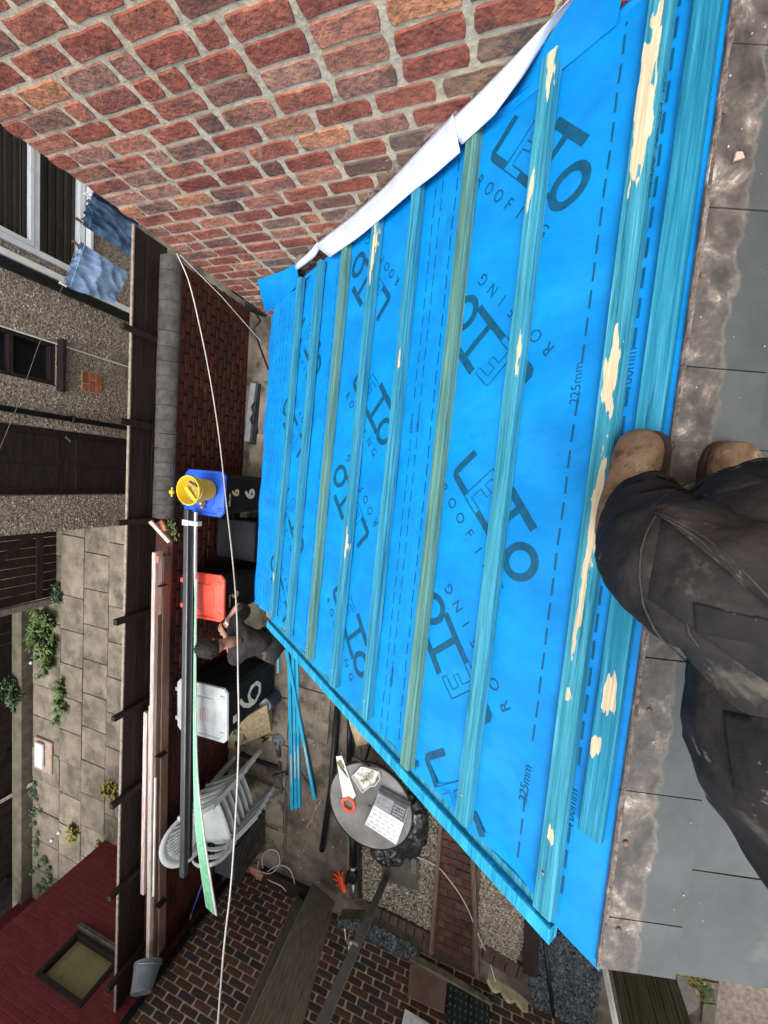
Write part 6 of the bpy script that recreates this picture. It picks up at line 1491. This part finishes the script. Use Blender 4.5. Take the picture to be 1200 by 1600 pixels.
mb = MB(); mb.lathe([(0, 0), (.09, 0), (.095, .02), (.09, .04), (.06, .045), (.055, .07), (.045, .075), (0, .075)], 28); part('disc', mb, mat('sander_grey', two((.07, .085, .09), (.16, .18, .18)), 8, rough=.5), t, smooth=True)
mb = MB(); mb.tube([(0.0, 0, .05), (-.10, -.02, .05), (-.22, -.05, .045)], [.035, .035, .025], 12); part('body', mb, g('darksteel'), t, smooth=True)
mb = MB(); mb.tube([(-.20, -.05, .04), (-.25, 0, .02), (-.12, .16, .01), (.1, .2, .01), (.3, .1, .01)], .005, 6); part('flex', mb, g('black'), t, smooth=True)
# hammer and steel angle
t = thing('claw_hammer', 'steel lump hammer with a dark head lying on the concrete', 'hammer', tuple(at(436, 1215)))
mb = MB(); mb.bar(at(427, 1214, .04), at(448, 1208, .04), .05, .05); part('head', mb, g('darksteel'), t, world=True)
mb = MB(); mb.bar(at(437, 1190, .03), at(440, 1240, .03), .035, .03); part('handle', mb, g('darksteel'), t, world=True)
t = thing('steel_angle', 'long steel angle length lying on the concrete left of the blue battens', 'steel angle', tuple(at(443, 1290)))
mb = MB(); mb.bar(at(440, 1240, .01), at(438, 1340, .01), .075, .008); mb.bar(at(447, 1240, .03), at(445, 1336, .03), .008, .05); part('angle', mb, g('steel'), t, world=True)
mb = MB(); mb.bar(at(376, 1178, .03), at(438, 1200, .03), .05, .05); solo('wood_strip', mb, g('brownwood'), 'dark wood strip lying across the patio slabs behind the chairs', 'strip')
for k, (a, b, c) in enumerate((((487, 1285), (495, 1255), g('ply')), ((490, 1270), (502, 1250), g('ply')), ((470, 1208), (486, 1232), g('darksteel')), ((479, 1293), (487, 1280), g('ply')))):
    mb = MB(); mb.bar(at(*a, .02), at(*b, .02), .010, .010); solo('wood_splinter', mb, c, ['longest pale straw coloured splinter on the concrete', 'pale splinter beside the longest one', 'dark nail bar beside the slanting blue batten', 'shortest pale splinter on the concrete'][k], 'splinter')
# white power flex coils and bricks
fl = mat('white_flex', two((.42, .38, .33), (.58, .53, .47)), 9, rough=.5)
def coil(pts, label, r=.007):
    P = [at(x, y, .03 + .02 * (i % 3)) for i, (x, y) in enumerate(pts)]; P = cr(P, 7); mb = MB(); mb.tube(P, r, 6); return solo('power_flex', mb, fl, label, 'cable', smooth=True)
coil([(370, 1362), (385, 1354), (420, 1365), (436, 1350), (434, 1332), (420, 1328), (410, 1340), (415, 1370), (440, 1385), (455, 1400), (460, 1380), (452, 1358), (435, 1352), (418, 1362), (385, 1385)], 'loose white flex looped on the ground beside the plank')
coil([(404, 1345), (402, 1370), (408, 1410), (418, 1442)], 'short white flex tail hanging towards the brown brick wall')
coil([(412, 1362), (430, 1400), (438, 1422)], 'white flex strand on the dark board')
coil([(370, 1362), (372, 1372), (385, 1385), (400, 1378)], 'small white flex loop over the orange bricks')
coil([(626, 1310), (640, 1332), (680, 1352), (700, 1372), (726, 1410), (748, 1462), (764, 1500), (778, 1550), (790, 1610)], 'thin white cable running from the table over the brick path')
for k, (x, y, rz) in enumerate(((386, 1378, .2), (402, 1362, 1.3), (396, 1398, .3))):
    mb = MB(); mb.box(at(x, y, .04), (.22, .11, .065), Matrix.Rotation(rz, 3, 'Z'), bev=.006)
    solo('loose_brick', mb, mat('pink_orange_brick', two((.30, .12, .08), (.42, .20, .15)), 14, bump=.5, rough=.9) if k == 0 else bpy.data.materials['pink_orange_brick'], ['orange brick under the white flex, nearest the crate', 'orange brick lying end on beside the flex loop', 'orange brick nearest the brown wall'][k], 'brick', 'loose orange bricks')
mb = MB(); mb.prism([(*at(x, y, .06).xy, .06) for x, y in ((408, 1358), (482, 1392), (470, 1440), (395, 1402))], .05); solo('dark_board', mb, g('brownwood'), 'dark brown board lying on the ground against the brown brick wall', 'board')
# the wide weathered plank and the one beneath it
A, B = at(505, 1396, .12), dep(418, 1640, 2.55); A2, B2 = at(476, 1412, .06), dep(390, 1640, 2.70)
def plank(label, a, b, w_, h):
    x = (b - a); L = x.length; x.normalize(); y = Vector((0, 0, 1)).cross(x).normalized(); z = x.cross(y); M = Matrix(((x.x, y.x, z.x, a.x), (x.y, y.y, z.y, a.y), (x.z, y.z, z.z, a.z), (0, 0, 0, 1)))
    mb = MB(); mb.box((L / 2, 0, 0), (L, w_, h)); o = bpy.data.objects.new('scaffold_plank', mkmesh('scaffold_plank', mb, g('oldwood'))); col.objects.link(o); o.matrix_world = M; WM[o.name] = M
    bevel(o, .005); return setp(o, label, 'plank', 'weathered planks rising from the yard')
for k, (a, b, w_, lab) in enumerate(((A, B, .37, 'wide weathered grey plank rising from the yard, upper one'), (A2, B2, .30, 'weathered grey plank lying just under the upper one'))):
    plank(lab, Vector(a), Vector(b), w_, .038)
mb = MB(); mb.bar(at(512, 1420, .03), at(520, 1478, .03), .09, .07); solo('timber_block', mb, g('oldwood'), 'grey timber block beside the foot of the plank', 'block')
# long grey pole with a clamp
t = thing('grey_pole', 'long flat grey pole with a wire clamp rising over the gravel', 'pole', tuple(at(602, 1378, .08)))
a, b = at(603, 1372, .08), dep(492, 1625, 2.3); mb = MB(); mb.bar(a, b, .075, .03); o = part('pole', mb, mat('grey_pole_paint', two((.10, .10, .095), (.16, .16, .15)), 6, bump=.15, rough=.5), t, world=True)
q = a.lerp(b, .60); mb = MB(); mb.box(q + Vector((0, .02, .03)), (.10, .09, .03), bev=.008); mb.tube([q + Vector((0, .04, .04)), q + Vector((.10, .08, .07)), q + Vector((.18, .10, .06))], .006, 6); part('clamp', mb, g('steel'), t, world=True)

# ================================================================== fittings low on the brown wall
def Lw(x, y, dx=.01): return on(x, y, 0, XL + dx)
def wallquad(name, pts, th, m, label, cat, lift=.02):
    P = [Lw(x, y, lift) for x, y in pts]; mb = MB(); n = len(P); mb.add(P + [p - Vector((th, 0, 0)) for p in P], [tuple(range(n)), tuple(range(2 * n - 1, n - 1, -1))] + [(i, i + n, (i + 1) % n + n, (i + 1) % n) for i in range(n)]); return solo(name, mb, m, label, cat)
wallquad('pink_panel', [(641, 1498), (699, 1532), (694, 1582), (637, 1556)], .02, mat('pinkish_board', two((.13, .075, .06), (.19, .12, .10)), 5, bump=.3, rough=.85), 'pinkish brown panel fixed low on the brown brick wall', 'panel', .035)
t = thing('vent_grille', 'dark green perforated grille beside the pinkish panel on the brown wall', 'grille', tuple(Lw(730, 1570)))
P = [Lw(x, y, .04) for x, y in ((701, 1536), (766, 1572), (764, 1625), (697, 1600))]; mb = MB(); mb.add(P + [p - Vector((.02, 0, 0)) for p in P], [(0, 1, 2, 3), (7, 6, 5, 4)] + [(i, i + 4, (i + 1) % 4 + 4, (i + 1) % 4) for i in range(4)]); part('panel', mb, mat('dark_green_metal', two((.008, .016, .014), (.02, .032, .028)), 8, rough=.5), t, world=True)
pdm = mat('pale_dot', two((.06, .075, .075), (.16, .18, .18)), 30)
for i in range(8):
    for j in range(5):
        u, v = (i + .5) / 8, (j + .5) / 5; p = (P[0] * (1 - u) + P[1] * u) * (1 - v) + (P[3] * (1 - u) + P[2] * u) * v; mb = MB(); mb.box(p + Vector((.004, 0, 0)), (.006, .012, .022)); part('louvre', mb, pdm, t, world=True)
P = [(643, 1488), (700, 1518), (764, 1560), (767, 1568), (700, 1530), (640, 1497)]
wallquad('stone_ledge', P, .06, mat('mossy_ledge', two((.07, .065, .04), (.15, .14, .09)), 9, bump=.5, rough=.95), 'thin mossy ledge above the panel and the grille', 'ledge', .07)
t = thing('white_vent', 'white square vent frame on the brown brick wall', 'vent', tuple(Lw(650, 1590)))
for (sc0, sc1, mm, lf) in ((1, 0, g('white'), .05), (.55, 0, g('memback'), .06)):
    ctr = (660, 1600); P = [Lw(ctr[0] + (x - ctr[0]) * sc0, ctr[1] + (y - ctr[1]) * sc0, lf) for x, y in ((633, 1576), (672, 1600), (690, 1625), (625, 1612))]; mb = MB(); mb.add(P + [p - Vector((.03, 0, 0)) for p in P], [(0, 1, 2, 3), (7, 6, 5, 4)] + [(i, i + 4, (i + 1) % 4 + 4, (i + 1) % 4) for i in range(4)]); part('frame' if sc0 == 1 else 'flap', mb, mm, t, world=True)

# ================================================================== beyond the slates, bottom corner of the picture
t = thing('boundary_fence', 'algae green vertical board fence below the slate verge', 'fence', (-4.0, -1.3, 0))
y0_ = -1.20
for k in range(6):
    mb = MB(); mb.box((-4.0, y0_ - .045 - k * .088, .95), (.022, .082, 1.9), bev=.004); part('fence_board', mb, g('greenwood'), t, world=True)
mb = MB(); mb.box((-3.97, y0_ + .03, 1.0), (.05, .05, 2.0), bev=.004); part('fence_post', mb, g('oldwood'), t, world=True)
tubeobj('white_post', 'slim white post in front of the green boards below the slate verge', 'post', [(-3.9, -1.13, 0), (-3.9, -1.13, 2.2)], .022, g('white'))
a = at(849, 1452, .02); tubeobj('dark_pole', 'thin black pole standing in the slate chippings by the roof corner', 'pole', [at(851, 1470, .05), at(868, 1615, .02)], .022, g('black'))
mb = MB(); mb.bar(at(1045, 1490, .08), at(1056, 1620, .08), .07, .06); solo('white_kerb', mb, mat('chipped_white_kerb', two((.25, .24, .22), (.5, .48, .45)), 12, bump=.5, rough=.9), 'chipped whitish kerb beside the green fence', 'kerb')
pk = thing('kerb_blocks', 'row of grey kerb blocks beside the pinkish concrete', 'kerb', tuple(at(1110, 1550)))
for k in range(3):
    Q = [(1106 - 3.5 * k, 1500 + 34 * k), (1128 - 4 * k, 1503 + 34 * k), (1124 - 4 * k, 1534 + 34 * k), (1103 - 3.5 * k, 1531 + 34 * k)]; mb = MB(); mb.prism([(*at(x, y, .03).xy, .03) for x, y in Q], .03); part('kerb_block', mb, g('patio'), pk, world=True)
for k, Q in enumerate(([(1062, 1497), (1104, 1499), (1098, 1530), (1060, 1518)], [(1058, 1524), (1097, 1534), (1092, 1575), (1056, 1600)])):
    mb = MB(); mb.prism([(*at(x, y, .02).xy, .02) for x, y in Q], .02); mm = mkmesh('paving_slab', MB().add(mb.v, mb.f), mat('grey_pink_slab', two((.13, .115, .10), (.22, .19, .165)), 6, rough=.9)); inst('paving_slab', mm, ground, Matrix.Identity(4))
mb = MB(); mb.prism([(*at(x, y, .014).xy, .014) for x, y in ((1130, 1495), (1300, 1490), (1300, 1700), (1108, 1700), (1112, 1600))], .01); solo('concrete_strip', mb, mat('pinkish_concrete', two((.20, .16, .13), (.36, .30, .25)), 24, bump=.7, bscale=70, rough=.95), kind='structure')

# ================================================================== plants
def leafy(name, label, cx_, cy_, rad, n, ll, m, seed, h=.16, stems=8, cat='weed', box=None):
    t = thing(name, label, cat, (cx_, cy_, .02)); r = random.Random(seed); sm_ = MB(); lm = MB()
    for s_ in range(stems):
        a = r.uniform(0, 6.3); d_ = rad * math.sqrt(r.random()); bx0_, by0_ = (d_ * math.cos(a) * (box[0] if box else 1), d_ * math.sin(a) * (box[1] if box else 1)); tip = Vector((bx0_ + r.uniform(-.1, .1), by0_ + r.uniform(-.1, .1), h * r.uniform(.5, 1.2))); root = Vector((bx0_ * .8, by0_ * .8, 0))
        sm_.tube([root, root.lerp(tip, .5) + Vector((0, 0, .02)), tip], [.004, .003, .0015], 5)
        for k in range(n // stems):
            u = r.uniform(.15, 1); p = root.lerp(tip, u) + Vector((r.gauss(0, .02), r.gauss(0, .02), r.gauss(0, .012))); aa = r.uniform(0, 6.3); L_ = ll * r.uniform(.6, 1.2)
            d2 = Vector((math.cos(aa), math.sin(aa), r.uniform(-.4, .6))).normalized(); sd = d2.cross(Vector((0, 0, 1))).normalized() * L_ * .26
            lm.add([p, p + d2 * L_ * .45 + sd, p + d2 * L_ + Vector((0, 0, -L_ * .12)), p + d2 * L_ * .45 - sd], [(0, 1, 2), (0, 2, 3)])
    part('stem', sm_, M_['stemg'], t); part('leaves', lm, m, t, kind='stuff'); return t
M_['stemg'] = mat('stem_green', two((.06, .09, .03), (.12, .14, .05)), 9)
lg = mat('leaf_green', two((.8, .8, .8), (1.2, 1.2, 1.2)), 9, bump=0, rough=.6, island=1, hue=[(0, (.035, .065, .018)), (.5, (.07, .12, .03)), (.85, (.12, .16, .05)), (1, (.05, .06, .02))])
ld_ = mat('dark_leaf', two((.8, .8, .8), (1.2, 1.2, 1.2)), 9, bump=0, rough=.6, island=1, hue=[(0, (.025, .05, .025)), (.6, (.05, .09, .04)), (1, (.13, .17, .09))])
ly = mat('yellow_leaf', two((.8, .8, .8), (1.2, 1.2, 1.2)), 9, bump=0, rough=.6, island=1, hue=[(0, (.10, .10, .02)), (.6, (.22, .19, .04)), (1, (.3, .16, .05))])
for (nm_, lab, px, py, rad, n, ll, m, sd_, h_, st_, bx) in (
        ('leafy_weed', 'largest bushy green weed growing between the far paving slabs', 80, 1005, .62, 2300, .08, lg, 1, .24, 40, (1.25, .34)),
        ('leafy_weed', 'dark leafy shrub at the kerb with a long woody stem', 34, 1072, .34, 1500, .095, ld_, 2, .34, 16, (1, .8)),
        ('leafy_weed', 'small dark weed tucked against the pale slab', 94, 925, .14, 260, .06, ld_, 3, .14, 8, (1.3, .5)),
        ('leafy_weed', 'straggly weed below the bushy green one', 98, 1095, .34, 800, .07, lg, 4, .14, 12, (1.2, .5)),
        ('leafy_weed', 'thin line of weeds along the kerb by the gate', 56, 970, .30, 420, .06, lg, 5, .12, 12, (1.8, .3)),
        ('grass_tuft', 'yellowing grass tuft at the foot of the fence', 178, 1228, .12, 260, .10, ly, 6, .14, 8, None),
        ('grass_tuft', 'yellow green grass tuft in the paving joint', 118, 1296, .12, 260, .09, ly, 7, .12, 8, (1.3, .6)),
        ('grass_tuft', 'small tuft growing beside the maroon wall base', 162, 1325, .08, 120, .07, ly, 8, .08, 5, None),
        ('leafy_weed', 'dry straggling weeds in the far corner by the maroon wall', 72, 1368, .42, 900, .05, ld_, 9, .10, 22, (1.1, .7)),
        ('leafy_weed', 'dry trailing weeds along the kerb of the far yard', 58, 1275, .45, 600, .05, ld_, 10, .08, 20, (1.9, .25)),
        ('leafy_weed', 'green weed on the patio between the grey bin and the chairs', 350, 1172, .20, 300, .08, lg, 11, .25, 10, None),
        ('leafy_weed', 'ivy sprig growing out of the wall by the coping end', 262, 797, .10, 60, .05, lg, 12, .1, 5, None),
        ('grass_tuft', 'green moss tuft between the kerb blocks by the pink concrete', 1100, 1545, .07, 220, .03, lg, 13, .03, 6, (2, .5)),
        ('leafy_weed', 'dry brown leaves beside the chipped white kerb', 1068, 1512, .12, 160, .06, ly, 14, .06, 8, None)):
    p = at(px, py, .02); t = leafy(nm_, lab, p.x, p.y, rad, n, ll, m, sd_, h_, st_, box=bx)
    if py == 797: t.location = (xl - .12, YG + .03, 1.12)
    if py == 1172: t.location = (-3.42, 3.42, .1)
# litter and small stones on the concrete
r_ = random.Random(12); mb = MB()
for k in range(420):
    x, y_ = r_.uniform(-5.8, -2.0), r_.uniform(1.3, 3.4); s_ = r_.choice((.003, .004, .006, .010)); mb.box((x, y_, s_ * .4), (s_ * 2, s_ * r_.uniform(1, 2), s_), Matrix.Rotation(r_.uniform(0, 3), 3, 'Z'))
o = solo('litter_bits', mb, mat('debris', two((.8, .8, .8), (1.2, 1.2, 1.2)), 9, bump=0, island=1, hue=[(0, (.25, .22, .18)), (.5, (.06, .05, .04)), (1, (.45, .42, .36))]), kind='stuff')

# ================================================================== washing line and clothes, cable over the yard
def cloth(name, label, corners, m, th=.035, fold=.012, seed=1, nf=7, cat='clothes', cut=None, M3=None):
    A, B, C_, D_ = [Vector(c) for c in corners]      # A,B along the waist, D,C along the hem
    t = thing(name, label, cat, tuple((A + B) / 2), group='washing on the line'); n_ = (B - A).cross(D_ - A).normalized()
    if n_.y > 0: n_ = -n_
    mb = MB()
    for sgn in (1, -1):
        def fn(u, v):
            p = (A * (1 - u) + B * u) * (1 - v) + (D_ * (1 - u) + C_ * u) * v
            e = math.sin(math.pi * min(1, max(0, u))) ** .4
            w_ = fold * (.55 * math.sin(u * nf * 6.2 + 2.5 * mnoise.noise(Vector((v * 1.5, seed, 0)))) * (1 - v) ** 1.5 + .8 * mnoise.noise(Vector((u * 3.2 + v, v * 1.1, seed))) + .45 * (1 - 3 * abs(mnoise.noise(Vector((u * 3 - v * 2, v * 2.2, seed + 4))))))
            return p + n_ * (sgn * th * .5 * e * (.4 + .6 * v) + w_) + (B - A) * (.02 * mnoise.noise(Vector((v * 5, seed, 1))) * (1 if u > .5 else -1))
        k = MB(); k.grid(fn, 40, 34)
        mb.add(k.v, k.f if sgn > 0 else [tuple(reversed(f)) for f in k.f])
    o = part('fabric', mb, m, t, smooth=True, world=True)
    mb = MB(); mb.tube([(A * (1 - u) + B * u) * .94 + (D_ * (1 - u) + C_ * u) * .06 + n_ * (th * .35 + .004) for u in [i / 12 for i in range(13)]], .004, 5); part('waistband_seam', mb, m, t, smooth=True, world=True)
    return t
Yc = 4.5
def Y_(x, y, dy=0): return on(x, y, 1, Yc + dy)
cloth('shorts', 'light blue denim shorts pegged upside down on the line above the fence', [Y_(125, 377), Y_(101, 447), Y_(176, 474), Y_(196, 424)], g('ldenim'), seed=2, th=.09, fold=.034)
cloth('jeans', 'mid blue jeans pegged on the line beside the brick wall', [Y_(140, 306), Y_(130, 352), Y_(212, 408), Y_(218, 355)], g('denim'), seed=5, th=.09, fold=.038, nf=5)
cloth('jeans', 'dark navy jeans leg hanging closest to the brick wall', [Y_(146, 300, .1), Y_(142, 316, .1), Y_(212, 366, .1), Y_(216, 345, .1)], mat('navy_denim', two((.008, .016, .05), (.02, .04, .10)), 9, bump=.3, rough=.9), seed=8)
tubeobj('washing_line', 'washing line carrying jeans and shorts in the neighbouring yard', 'line', [Y_(150, 285), Y_(136, 305), Y_(126, 345), Y_(122, 378), Y_(98, 447), Y_(60, 540), Y_(25, 640), Y_(0, 700), Y_(-40, 800)], .0017, mat('grey_line', two((.15, .14, .13), (.25, .24, .23)), 9), 6)
for k, (x, y) in enumerate(((124, 344), (119, 380), (99, 444), (137, 306))):
    mb = MB(); p = Y_(x, y, -.03); mb.box(p, (.014, .02, .06), Matrix.Rotation(.3, 3, 'Y')); mb.box(p + Vector((0, .02, 0)), (.012, .008, .055)); solo('clothes_peg', mb, g('white') if k > 1 else g('batside'), ['peg holding the lower corner of the mid blue jeans', 'peg at the right corner of the light blue shorts', 'peg at the left corner of the light blue shorts', 'white peg at the top of the jeans beside the brick wall'][k], 'peg')
cabm = mat('white_cable', two((.45, .42, .38), (.62, .59, .54)), 5, rough=.5)
cpl = [(275, 393, 5.6), (295, 440, 5.3), (312, 510, 4.9), (328, 590, 4.5), (342, 680, 4.0), (353, 780, 3.6), (364, 880, 3.3), (370, 960, 3.1), (372, 1060, 3.0), (373, 1150, 3.0), (369, 1260, 3.05), (361, 1380, 3.15), (350, 1480, 3.2), (338, 1630, 3.3)]
P = cr([on(276, 396, 1, YG - .05)] + [on(x, y, 1, Yk) for (x, y, d_), Yk in zip(cpl[1:], (3.5, 3.4, 3.2, 2.95, 2.65, 2.3, 2.05, 1.9, 1.85, 1.8, 1.75, 1.65, 1.45))], 8); mb = MB(); mb.tube(P, .0062, 8); solo('overhead_cable', mb, cabm, 'white cable sagging across the yard above the bins', 'cable', smooth=True)
tubeobj('thin_line', 'thin second line from the coping end down to the hose', 'line', [on(281, 398, 1, YG - .03), on(345, 462, 1, YG - .12), on(410, 536, 1, YG - .5)], .004, cabm, 6)
# pegs and hooks on the fence top, hose reel by the house corner
t = thing('hose_reel', 'black coiled hose hanging at the foot of the brick wall corner', 'hose', tuple(on(392, 472, 1, 2.9))); c_ = on(393, 470, 1, 2.95)
for k in range(5):
    mb = MB(); mb.tube([c_ + Vector(((.11 + .012 * k) * math.cos(a), -.03 * k + .02 * math.sin(3 * a), (.10 + .012 * k) * math.sin(a))) for a in [2 * math.pi * i / 24 for i in range(25)]], .012, 8, cap=False); part('coil', mb, g('black'), t, smooth=True, world=True)
mb = MB(); mb.tube([c_ + Vector((.02, .1, -.1)), c_ + Vector((.0, .25, -.5)), (c_.x - .1, 3.3, .3), (c_.x - .6, 3.2, .03)], .012, 8); part('hose_tail', mb, g('black'), t, smooth=True, world=True)
mb = MB(); mb.box(c_ + Vector((.10, .12, 0)), (.06, .2, .24), bev=.02); part('bracket', mb, g('black'), t, world=True)
# grey drain channel lying at the foot of the garden wall, black gadget on it
t = thing('drain_channel', 'grey plastic channel lying on the ground at the foot of the red wall', 'channel', tuple(at(390, 650)))
mb = MB(); mb.bar(at(398, 600, .05), at(388, 690, .05), .085, .07); part('channel', mb, mat('channel_grey', two((.13, .14, .15), (.22, .23, .24)), 8, rough=.5), t, world=True)
mb = MB(); mb.tube([at(398, 628, .11), at(393, 636, .12), at(396, 645, .12), at(391, 655, .11), at(394, 662, .1)], .012, 8); part('strap', mb, g('black'), t, smooth=True, world=True)
mb = MB(); mb.bar(at(404, 600, .02), at(396, 695, .02), .09, .03); part('base', mb, g('black'), t, world=True)
